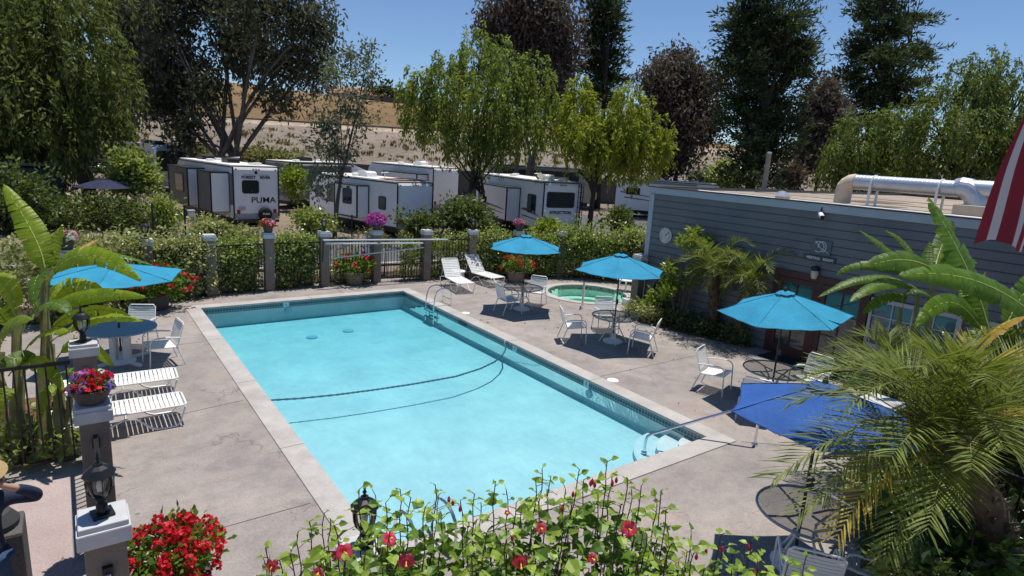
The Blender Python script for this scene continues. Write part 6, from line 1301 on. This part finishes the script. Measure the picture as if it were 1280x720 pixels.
banana('tall banana plant behind the black fence at the left edge', (45, 520), 8.9,
  [(55, 585, 58, 335, .10), (25, 590, 22, 395, .11), (85, 580, 62, 430, .10), (5, 590, 0, 440, .10), (70, 570, 95, 470, .06)],
  [([(57, 350), (58, 318), (40, 285), (4, 230)], 48, b, (0, 0, 0, .1)), ([(58, 345), (62, 318), (78, 282)], 26, b, (0, .1, .2)), ([(60, 350), (72, 312), (120, 302), (192, 332)], 36, d, (0, 0, .3, .6)), ([(60, 355), (78, 310), (122, 305), (177, 352)], 40, b, (0, -.2, -.4, -.5)),
   ([(40, 400), (52, 365), (95, 340), (132, 368)], 40, b, (0, .1, .3, .4)), ([(50, 395), (80, 372), (125, 362), (184, 372)], 30, b, (0, -.1, -.2, -.3)), ([(25, 420), (40, 375), (75, 365), (88, 396)], 40, d, (0, -.3, -.6, -.6)), ([(55, 420), (80, 392), (120, 375), (166, 398)], 32, b, (0, .2, .4, .5)),
   ([(60, 430), (92, 402), (130, 388), (180, 402)], 28, b, (0, -.2, -.3, -.5)), ([(22, 410), (20, 360), (0, 335), (-30, 350)], 42, b, (0, .1, .2, .2)), ([(20, 420), (-5, 375), (-30, 380)], 38, d, (0, -.3, -.5)), ([(70, 450), (85, 420), (110, 425), (142, 458)], 30, b, (0, -.2, -.4, -.4)),
   ([(58, 360), (52, 330), (38, 345), (42, 385)], 34, d, (0, -.1, -.3, -.5)), ([(30, 440), (50, 405), (85, 415)], 34, b, (0, -.4, -.8)), ([(0, 450), (-10, 420), (10, 395), (40, 400)], 34, b, (0, -.4, -.7, -.9)), ([(10, 470), (30, 440), (60, 450), (80, 490)], 32, b, (0, -.3, -.6, -.7)), ([(50, 470), (40, 440), (15, 440), (-10, 470)], 34, d, (0, -.3, -.5, -.6)),
   ([(70, 470), (95, 450), (112, 480), (110, 530)], 26, d, (0, .1, .1, .1)), ([(85, 500), (70, 470), (50, 490), (48, 530)], 26, b, (0, -.2, -.4, -.4)), ([(20, 500), (15, 470), (0, 490), (-5, 530)], 28, b, (0, -.3, -.4, -.4)), ([(62, 345), (90, 318), (115, 302), (122, 300)], 12, o, (0, .2, .5, .6)), ([(95, 470), (105, 450), (120, 470), (128, 505)], 22, b, (0, .2, .3, .3)), ([(30, 405), (50, 380), (60, 380), (100, 350)], 24, d, (0, .5, .8, 1.0))], 100)
b = BANM
banana('large banana plant at the right with one leaf standing up against the roof line', (1240, 560), 8.8,
  [(1245, 600, 1240, 420, .12), (1268, 600, 1262, 440, .11)],
  [([(1238, 428), (1232, 380), (1200, 310), (1160, 246)], 58, b, (0, -.1, 0, .2)), ([(1320, 420), (1270, 365), (1205, 330), (1122, 345)], 62, b, (-.5, -.6, -.8, -.9)), ([(1236, 430), (1210, 375), (1180, 355), (1143, 412)], 40, b, (0, -.2, -.5, -.7)), ([(1300, 395), (1262, 392), (1238, 410), (1213, 452)], 40, o, (-.6, -.8, -1.0, -1.1)),
   ([(1250, 430), (1262, 390), (1285, 350), (1320, 330)], 46, b, (0, .1, .2, .3)), ([(1232, 430), (1225, 390), (1205, 370), (1195, 330)], 34, b, (0, .4, .7, .9)), ([(1258, 440), (1285, 410), (1310, 420)], 40, d, (0, .2, .3)), ([(1240, 435), (1228, 400), (1222, 380), (1232, 340)], 22, o, (0, .3, .5, .6)), ([(1245, 440), (1240, 405), (1262, 395), (1275, 440)], 30, d, (0, .5, .7, .7)), ([(1236, 440), (1215, 415), (1195, 410), (1180, 460)], 26, d, (0, .3, .4, .5))], 300)
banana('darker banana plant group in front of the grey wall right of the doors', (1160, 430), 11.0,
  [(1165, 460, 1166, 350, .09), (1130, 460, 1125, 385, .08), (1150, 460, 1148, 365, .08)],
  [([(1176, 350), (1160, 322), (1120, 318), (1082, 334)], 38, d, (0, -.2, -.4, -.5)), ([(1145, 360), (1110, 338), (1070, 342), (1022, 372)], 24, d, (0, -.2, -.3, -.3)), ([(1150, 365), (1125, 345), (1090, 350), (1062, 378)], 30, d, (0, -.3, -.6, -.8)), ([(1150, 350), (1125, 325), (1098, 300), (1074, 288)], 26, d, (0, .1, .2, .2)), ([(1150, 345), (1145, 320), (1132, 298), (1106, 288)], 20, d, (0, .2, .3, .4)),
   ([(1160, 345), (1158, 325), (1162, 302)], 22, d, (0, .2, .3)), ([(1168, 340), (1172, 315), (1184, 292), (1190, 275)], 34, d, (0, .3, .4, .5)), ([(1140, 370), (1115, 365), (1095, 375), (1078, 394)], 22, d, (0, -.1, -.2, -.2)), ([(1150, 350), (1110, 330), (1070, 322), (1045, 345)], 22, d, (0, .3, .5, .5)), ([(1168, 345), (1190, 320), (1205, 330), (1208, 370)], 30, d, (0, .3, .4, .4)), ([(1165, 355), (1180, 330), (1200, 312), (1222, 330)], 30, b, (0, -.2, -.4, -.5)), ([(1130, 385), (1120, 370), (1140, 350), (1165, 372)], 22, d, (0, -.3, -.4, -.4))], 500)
# ================================================================== NEAR SHRUBS
def blades(P, D, L, W):      # leaves folded along the midrib, 2 quads each
    P = np.asarray(P, float); D = unit(D); n = len(P); S = unit(np.cross(D, np.array([0, 0, 1.0])+.6*rng.normal(size=(n, 3)))); N_ = np.cross(S, D); L = L.reshape(-1, 1); W = W.reshape(-1, 1)
    tip = P+D*L-N_*L*.16; m1 = P+D*L*.30; m2 = P+D*L*.66-N_*L*.05
    out = []
    for s_ in (-1, 1):
        a = m1+S*s_*W*.5+N_*W*.14; b_ = m2+S*s_*W*.36+N_*W*.08
        out += [np.stack([P, m1, a, a*.6+P*.4], 1), np.stack([m1, m2, b_, a], 1), np.stack([m2, tip, tip*.55+b_*.45, b_], 1)]
    return np.concatenate(out)
HIBL = leafmat('hibiscus_leaf', (.045, .090, .014), (.20, .32, .05), .30, .38, 6.0, .3); HIBY = leafmat('hibiscus_young_leaf', (.18, .26, .03), (.36, .47, .09), .36, .40, 6, .3); WOOD = simple('brown_twig', (.075, .045, .03), .8, 0, .3, 8)
def hibiscus(label, stems, base, flowers, buds, dep, tone=1.0):
    t = thing('hibiscus_bush', label, 'flowering shrub', (base.x, base.y, 0)); m = MB(); QL, QY = [], []
    for (x, y, dj) in stems:
        tip = at(x, y, dep+dj)-Vector((base.x, base.y, 0)); foot = Vector((tip.x*.35+random.uniform(-.15, .15), tip.y*.35+random.uniform(-.15, .15), 0)); lowp = Vector((tip.x*.93+random.uniform(-.05, .05), tip.y*.93+random.uniform(-.05, .05), tip.z-random.uniform(.75, 1.0)))
        N = 26; pts = [foot*(1-q)**2+lowp*2*q*(1-q)*.5+lowp*2*q*(1-q)*.5+tip*q*q for q in np.linspace(0, 1, N+1)]
        ctrl = lowp*1.0; pts = [foot*(1-q)**2+ctrl*2*q*(1-q)+tip*q*q+Vector((.006*math.sin(i*1.9+x), .006*math.cos(i*1.3+y), 0)) for i, q in enumerate(np.linspace(0, 1, N+1))]
        m.tube(pts, [.007*(1-.75*i/N)+.001 for i in range(N+1)], 5, cap=False)
        L = 0; q0 = random.uniform(0, 6); k = 0
        for i in range(N, 0, -1):
            a, b_ = pts[i], pts[i-1]; seg_ = (b_-a).length; nn_ = max(1, int(seg_/.026))
            for j in range(nn_):
                if L > 1.15: break
                p = a.lerp(b_, j/nn_); L += seg_/nn_; q0 += 2.4; f = min(1, L/.2); sz = (.035+.050*f)*random.uniform(.5, 1.35)
                if L > .5 and random.random() < .25: continue
                el = .75-.75*f+random.uniform(-.25, .25); d = np.array([math.cos(q0)*math.cos(el), math.sin(q0)*math.cos(el), math.sin(el)]); pet = sz*random.uniform(.35, .7)
                (QY if (L < .22 and random.random() < .75) else QL).append((np.array(p)+d*pet, d+np.array([0, 0, -.18]), sz))
                m.tube([p, p+Vector(d)*pet], .0022, 3, cap=False)
            if L > 1.15: break
    for nm, Q, mt in (('leaves', QL, HIBL), ('young_leaves', QY, HIBY)):
        P = np.array([q[0] for q in Q]); D = np.array([q[1] for q in Q]); S_ = np.array([q[2] for q in Q]); np_mesh(nm, blades(P, D, S_, S_*.72), 4, mt, t)
    m.build('stem', WOOD, t, 4, fix=False)
    for (x, y, dj, sz, fx, fy) in flowers:
        c = np.array(at(x, y, dep+dj)-Vector((base.x, base.y, 0))); fdir = unit(np.array([-math.sin(YAW)+fx, -math.cos(YAW)+fx*.3, .35+fy])); sz = sz*.8; e1 = unit(np.cross(fdir, np.array([0, 0, 1.0]))); e2 = np.cross(fdir, e1); f = MB()
        for k in range(5):
            q = 2*math.pi*k/5+.3; dr = e1*math.cos(q)+e2*math.sin(q); tw = np.cross(fdir, dr); rows = []
            for r_, w_, h in ((.05, .06, 0), (.35, .30, .22), (.7, .46, .30), (.95, .36, .22), (1.08, .14, .16)):
                for j in (-1, -.33, .33, 1): rows.append(c+(dr*r_+tw*w_*j+fdir*(h+.05*math.sin(j*5+r_*6)))*sz)
            f.add(rows, [(i*4+j, i*4+j+1, i*4+j+5, i*4+j+4) for i in range(4) for j in range(3)])
        fo = f.build('flower', HIB, t, 4, fix=False); s_ = MB(); s_.tube([c, c+fdir*sz*.6, c+fdir*sz*1.15+e2*sz*.1], [.004, .003, .003], 5); s_.ball(tuple(c+fdir*sz*1.15+e2*sz*.1), .007, 6, 5); s_.build('stamen', simple('stamen_yellow', (.7, .45, .08), .6), fo)
    for (x, y, dj) in buds:
        c = at(x, y, dep+dj)-Vector((base.x, base.y, 0)); f = MB(); f.lathe([(.003, 0), (.009, .010), (.008, .026), (.001, .040)], 8, c); f.build('bud', HIB, t, SM)
    return t
def fill_stems(x0, x1, y0, y1, n, d0, d1): return [(random.uniform(x0, x1), random.uniform(y0, y1), random.uniform(d0, d1)) for _ in range(n)]
b1 = at_z0(480, 700, 3.2); b2 = at_z0(640, 700, 3.2); b3 = at_z0(800, 700, 3.3); b4 = at_z0(930, 700, 3.4)
hibiscus('red hibiscus bush in the foreground, its left clump around the half hidden lantern', [(333, 684, 0), (350, 700, .1), (372, 665, 0), (388, 652, .1), (404, 641, .1), (412, 648, 0), (448, 612, .2), (470, 618, .35), (483, 628, .1), (500, 612, .1), (512, 622, 0), (545, 606, .1), (548, 618, .3), (530, 634, -.1)]+fill_stems(395, 560, 650, 735, 27, -.4, .5)+fill_stems(330, 420, 688, 740, 8, -.3, .3), b1,
         [(430, 690, -.1, .052, .5, 0), (420, 694, -.05, .03, -.6, 0), (486, 674, -.1, .045, .6, .2), (342, 706, 0, .05, -.3, -.4), (508, 700, -.2, .05, .2, -.3), (398, 716, -.2, .03, .2, 0)], [(561, 628, .1), (575, 640, 0), (585, 660, .1), (400, 714, 0), (566, 632, .1)], 3.2)
hibiscus('red hibiscus bush in the foreground, its tallest middle clump', [(577, 626, 0), (592, 617, .1), (602, 628, .3), (619, 602, .1), (634, 612, .2), (645, 628, 0), (671, 600, .1), (678, 586, .2), (688, 596, .3), (652, 640, .1), (706, 612, .2), (724, 587, .1), (730, 600, .3), (716, 628, 0)]+fill_stems(560, 735, 645, 740, 36, -.45, .5), b2,
         [(651, 700, -.2, .055, .1, -.5), (676, 660, 0, .035, .2, .1), (740, 698, -.2, .03, .3, 0), (634, 641, .1, .018, 0, .2), (721, 663, 0, .014, 0, .2)], [(743, 610, .1), (740, 606, .1), (716, 622, .1), (702, 640, .1), (640, 676, 0), (765, 608, .1)], 3.2)
hibiscus('red hibiscus bush in the foreground, its right clump with the open flower', [(760, 577, .1), (764, 592, .2), (785, 598, .1), (790, 612, .3), (803, 608, 0), (827, 614, .1), (833, 638, .1), (820, 630, .2), (866, 670, 0), (860, 690, .1), (775, 630, -.1), (748, 618, .1)]+fill_stems(735, 850, 645, 740, 22, -.45, .4)+fill_stems(840, 880, 685, 740, 6, -.3, .2), b3,
         [(786, 661, 0, .052, .0, .2), (846, 705, 0, .012, 0, 0)], [(738, 608, .1), (770, 604, .2), (882, 693, .1), (870, 700, 0)], 3.2)
hibiscus('small leafy end of the foreground hibiscus beside the near right parasol shadow', [(900, 668, 0), (905, 678, .1), (918, 690, 0), (940, 676, .1), (950, 682, 0), (1008, 696, .2), (985, 704, .2), (930, 704, 0), (890, 706, .1), (960, 708, .1)]+fill_stems(885, 990, 708, 745, 10, -.3, .3), b4, [(942, 717, 0, .02, .2, 0)], [(902, 690, 0), (935, 688, .1)], 3.4)
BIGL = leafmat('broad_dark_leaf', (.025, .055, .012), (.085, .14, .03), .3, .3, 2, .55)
def leafy(label, x, y, dep, rx, ry, n, lsz, mat, zmin=0.1, fl=None, name='leafy_shrub'):
    s = dep/FPX; c = at(x, y, dep); base = Vector((c.x, c.y, 0)); t = thing(name, label, 'shrub', base); P = rng.normal(size=(n, 3)); P = unit(P)*(rng.random((n, 1))**.5)*np.array([rx*s, rx*s, ry*s])+np.array([0, 0, c.z]); P[:, 2] = np.maximum(P[:, 2], zmin)
    D = unit(P-np.array([0, 0, c.z-.2]))+.5*rng.normal(size=(n, 3)); S_ = lsz*(.6+.7*rng.random(n)); np_mesh('foliage', blades(P, D, S_, S_*.6), 4, mat, t)
    m = MB()
    for i in range(24): q = P[rng.integers(0, n)]; m.tube([(q[0]*.2, q[1]*.2, 0), (q[0]*.7, q[1]*.7, q[2]*.6), tuple(q)], [.016, .012, .004], 5, cap=False)
    m.build('stem', WOOD, t, 4, fix=False)
    if fl:
        k = fl[0]; d_ = unit(rng.normal(size=(k, 3))+np.array([-.6, -.8, .3])); cs = d_*np.array([rx*s, rx*s, ry*s])*1.0+np.array([0, 0, c.z]); [np_mesh('flower', cluster([ci], .035, 14, .05), 4, fl[1], t) for ci in cs]
    return t
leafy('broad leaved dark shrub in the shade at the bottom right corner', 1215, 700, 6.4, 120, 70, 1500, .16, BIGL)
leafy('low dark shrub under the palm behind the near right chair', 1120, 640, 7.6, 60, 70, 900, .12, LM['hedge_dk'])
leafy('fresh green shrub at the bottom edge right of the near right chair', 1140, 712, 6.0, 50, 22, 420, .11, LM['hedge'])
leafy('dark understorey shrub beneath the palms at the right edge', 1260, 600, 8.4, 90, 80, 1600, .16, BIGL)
leafy('shrub with pink blossoms below the right banana leaves', 1215, 455, 9.6, 45, 40, 700, .10, LM['hedge'], fl=(12, PNK))
leafy('bright leafy shrub between the right banana and the palm crown', 1265, 440, 8.3, 34, 26, 380, .10, LM['lime'], fl=(5, PNK))
leafy('low leafy plants in the mulch at the banana foot', 40, 545, 8.9, 70, 30, 420, .15, LM['hedge'], .05)
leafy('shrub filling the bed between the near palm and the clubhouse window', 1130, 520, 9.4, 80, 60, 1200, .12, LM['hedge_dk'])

# ================================================================== BIG FLAG
p_t = at(1362, 10, 3.1); fl_ = thing('large_flag', 'big striped red and white flag hanging limp at the right edge', 'flag', p_t)
U = np.array([math.cos(YAW), -math.sin(YAW), 0]); V_ = np.array([math.sin(YAW), math.cos(YAW), 0])
m = MB(); NS, NR = 65, 30; W_ = .98; H_ = 1.24; vs = []
for i in range(NR+1):
    t = i/NR
    for j in range(NS+1):
        s_ = j/NS; fan = .30+.70*t**.85; x = -.30*fan+W_*.62*fan*s_; fo = .030*(.4+.6*t)*math.sin(s_*15+.8*t)+.012*math.sin(s_*37+2*t)*t
        z = -H_*t*(1-.10*s_)+.05*math.sin(s_*9)*t-.10*t*(s_ > .0)*(math.sin(s_*5.2)**2)*.6
        vs.append(U*(x+.015*math.sin(t*7+s_*5))+V_*fo*1.2+np.array([0, 0, z]))
mi = []; fs = []
for i in range(NR):
    for j in range(NS): fs.append((i*(NS+1)+j, i*(NS+1)+j+1, (i+1)*(NS+1)+j+1, (i+1)*(NS+1)+j)); mi.append((j*13//NS) % 2)
m.add(vs, fs); m.mi = mi
def m_flag(nm, c):
    mt, n, l, b_ = base_mat(nm); b_.inputs['Base Color'].default_value = (*c, 1); b_.inputs['Roughness'].default_value = .8; t_ = n.new('ShaderNodeBsdfTranslucent'); t_.inputs[0].default_value = (*c, 1); mx = n.new('ShaderNodeMixShader'); mx.inputs[0].default_value = .25
    bump(n, l, noise(n, l, coords(n, l), 14, 3), .3, b_, .02); l.new(b_.outputs[0], mx.inputs[1]); l.new(t_.outputs[0], mx.inputs[2]); l.new(mx.outputs[0], n['Material Output'].inputs[0]); return mt
m.build('cloth', [m_flag('flag_cloth_red', (.20, .015, .03)), m_flag('flag_cloth_white', (.44, .44, .47))], fl_, 4, fix=False)
m = MB(); m.tube([U*(-.12)+np.array([0, 0, .05]), U*.9+V_*(-.9)+np.array([0, 0, -.15])], .018, 10); m.ball(tuple(U*(-.12)+np.array([0, 0, .05])), .03); m.build('flag_pole', simple('flagpole_white', (.6, .6, .58), .4), fl_, SM)
# ================================================================== PERSON at the left edge
def skin(name, verts, edges, mat, parent, sub=2, root=0):
    me = bpy.data.meshes.new(name); me.from_pydata([v[:3] for v in verts], edges, []); o = bpy.data.objects.new(name, me); col.objects.link(o)
    md = o.modifiers.new('Skin', 'SKIN'); md.use_smooth_shade = True
    if not me.skin_vertices: me.skin_vertices.new()
    for i, v in enumerate(verts):
        r_ = v[3] if isinstance(v[3], tuple) else (v[3], v[3]); me.skin_vertices[0].data[i].radius = r_; me.skin_vertices[0].data[i].use_root = (i == root)
    s_ = o.modifiers.new('Sub', 'SUBSURF'); s_.levels = sub; s_.render_levels = sub
    dg = C.evaluated_depsgraph_get(); dg.update(); m2 = bpy.data.meshes.new_from_object(o.evaluated_get(dg)); bpy.data.objects.remove(o); m2.materials.clear(); m2.materials.append(mat); m2.polygons.foreach_set('use_smooth', [True]*len(m2.polygons)); return link(name, m2, parent)
pp = gp(-33, 606, 1.62); P0 = Vector((pp.x, pp.y, 0))
per = thing('person', 'person in straw hat, dark blue shirt and jeans at the left edge, one arm raised', 'person', P0, rad(20))
SKN = simple('skin_tone', (.42, .24, .16), .55, 0, .06, 6); NAVY = simple('navy_shirt', (.012, .020, .045), .8, 0, .25, 4, .3, 30); JEAN = simple('denim', (.03, .06, .12), .85, 0, .25, 5, .3, 60)
# facing local -y; x is the person's left-hand side seen from behind
body = [(0, 0, .95, (.15, .11)), (0, .01, 1.12, (.135, .10)), (0, .01, 1.28, (.16, .11)), (0, .015, 1.40, (.15, .095)), (0, .01, 1.50, .058), (0, -.01, 1.56, .052), (0, -.02, 1.66, (.074, .09)), (0, -.02, 1.75, (.06, .075)),
        (.17, .01, 1.415, .06), (.36, -.04, 1.36, .046), (.43, -.06, 1.345, .044), (.30, -.16, 1.50, .036), (.16, -.17, 1.60, .028), (.12, -.15, 1.645, .03),
        (-.17, .01, 1.415, .06), (-.27, .02, 1.18, .045), (-.29, .03, 1.12, .043), (-.29, -.05, .92, .034), (-.285, -.08, .87, .028), (-.285, -.09, .82, .03),
        (.09, 0, .88, .095), (.10, -.03, .50, .062), (.105, .0, .30, .056), (.105, .03, .09, .04), (.11, -.10, .045, .04), (-.09, 0, .88, .095), (-.10, .04, .50, .062), (-.105, .08, .30, .056), (-.105, .12, .09, .04), (-.11, -.01, .045, .04)]
ed = [(0, 1), (1, 2), (2, 3), (3, 4), (4, 5), (5, 6), (6, 7), (3, 8), (8, 9), (9, 10), (10, 11), (11, 12), (12, 13), (3, 14), (14, 15), (15, 16), (16, 17), (17, 18), (18, 19), (0, 20), (20, 21), (21, 22), (22, 23), (23, 24), (0, 25), (25, 26), (26, 27), (27, 28), (28, 29)]
bd = skin('body', body, ed, SKN, per)
# shirt and jeans as loose layers over the body
sh_v = [(0, 0, .86, (.185, .135)), (0, .005, 1.0, (.175, .128)), (0, .01, 1.16, (.165, .122)), (0, .012, 1.30, (.185, .13)), (0, .015, 1.41, (.165, .108)), (0, .01, 1.475, (.075, .075)),
        (.18, .01, 1.42, .078), (.36, -.04, 1.365, .066), (.44, -.065, 1.345, .062), (.32, -.15, 1.48, .052), (.24, -.17, 1.545, .044), (-.18, .01, 1.42, .078), (-.275, .02, 1.19, .066), (-.297, .03, 1.11, .06), (-.292, -.04, .95, .05)]
sh_e = [(0, 1), (1, 2), (2, 3), (3, 4), (4, 5), (4, 6), (6, 7), (7, 8), (8, 9), (9, 10), (4, 11), (11, 12), (12, 13), (13, 14)]
so_ = skin('shirt', sh_v, sh_e, NAVY, per, 3)
m = MB()
for s_ in (-1, 1): m.add([(0.005*s_, -.135, 1.40), (.075*s_, -.10, 1.50), (.10*s_, -.115, 1.43), (.04*s_, -.15, 1.36)], [(0, 1, 2, 3)])
m.build('collar', NAVY, so_)
m = MB(); [m.ball((0, -.145+.004*i, 1.32-.085*i), .007, 6, 5) for i in range(5)]; m.build('button', WHITE, so_)
skin('jeans', [(0, 0, .95, (.16, .12)), (.09, 0, .86, .108), (.10, -.03, .50, .08), (.105, .0, .28, .075), (.105, .03, .09, .07), (-.09, 0, .86, .108), (-.10, .04, .50, .08), (-.105, .08, .28, .075), (-.105, .12, .09, .07)], [(0, 1), (1, 2), (2, 3), (3, 4), (0, 5), (5, 6), (6, 7), (7, 8)], JEAN, per)
for s_, yo in ((1, 0), (-1, .09)): m = MB(); m.bbox((.108*s_, -.045+yo, .045), (.10, .27, .085), .03); m.build('shoe', simple('shoe_brown', (.05, .03, .02), .6), per, SM)
m = MB(); m.lathe([(.001, 1.84), (.06, 1.838), (.09, 1.81), (.10, 1.745), (.105, 1.735), (.19, 1.715), (.235, 1.725), (.238, 1.733), (.19, 1.725), (.11, 1.745), (.001, 1.75)], 28, (0, -.02, 0)); m.move(Matrix.Translation((0, 0, 1.75)) @ Matrix.Rotation(rad(8), 4, 'X') @ Matrix.Translation((0, 0, -1.75)))
m.build('straw_hat', simple('straw', (.33, .23, .10), .8, 0, .18, 30, .5, 90), per, SM)
m = MB(); m.lathe([(.101, 1.75), (.103, 1.755), (.098, 1.785), (.095, 1.79)], 28, (0, -.02, 0)); m.move(Matrix.Translation((0, 0, 1.75)) @ Matrix.Rotation(rad(8), 4, 'X') @ Matrix.Translation((0, 0, -1.75))); m.build('hat_band', simple('hat_band', (.05, .03, .02), .7), per)
EYE = simple('eye_dark', (.02, .015, .012), .2)
for s_ in (-1, 1): m = MB(); m.ball((.03*s_, -.105, 1.665), .010, 8, 6); m.build('eye', EYE, bd); m = MB(); m.ball((.083*s_, -.015, 1.655), .025, 8, 6, sc=(.45, .8, 1.2)); m.build('ear', SKN, bd)
m = MB(); m.tube([(0, -.105, 1.665), (0, -.128, 1.632), (0, -.105, 1.622)], [.008, .014, .010], 6); m.build('nose', SKN, bd, SM)
m = MB(); m.tube([(-.025, -.102, 1.594), (0, -.110, 1.592), (.025, -.102, 1.594)], .006, 5); m.build('mouth', simple('lip', (.30, .12, .10), .5), bd)
m = MB(); m.ball((0, .01, 1.69), .098, 12, 8, sc=(.92, 1.0, .95)); hr = m.build('hair', simple('dark_hair', (.03, .022, .016), .6, 0, .3, 30), per, SM)
def hand(o, dirv, thumb):
    o = Vector(o); d = Vector(dirv).normalized(); sd_ = d.cross(Vector((0, 0, 1))).normalized() if abs(d.z) < .9 else Vector((1, 0, 0)); up_ = sd_.cross(d)
    for k, ln in enumerate((.062, .072, .068, .052)):
        b_ = o+d*.02+sd_*(.027-.018*k); p = [b_, b_+d*ln*.45, b_+d*ln*.8-up_*.012, b_+d*ln-up_*.03]
        skin('finger', [(*q, r_) for q, r_ in zip(p, (.010, .0095, .0085, .007))], [(0, 1), (1, 2), (2, 3)], SKN, bd, 1)
    b_ = o-d*.02+sd_*thumb*.03; p = [b_, b_+d*.025+sd_*thumb*.025, b_+d*.055+sd_*thumb*.03]; skin('thumb', [(*q, .0105) for q in p], [(0, 1), (1, 2)], SKN, bd, 1)
hand((.12, -.15, 1.65), (-.35, .1, 1), 1); hand((-.285, -.09, .82), (0, -.25, -1), -1)
p = gp(14, 690, .5); t = thing('grey_block', 'dark grey lidded block standing on the walkway behind the person', 'bin', (P0.x+.02, P0.y+.62, 0)); m = MB(); m.bbox((0, 0, .42), (.46, .46, .84), .03); m.build('body', simple('mottled_dark_grey', (.10, .095, .09), .95, 0, .3, 30, .5, 60), t); m = MB(); m.lathe([(.20, .84), (.21, .90), (.14, 1.0), (.001, 1.02)], 20); m.build('lid', simple('block_lid', (.05, .05, .05), .5), t, SM)  # block and lid added where a dark grey strip lies behind the person
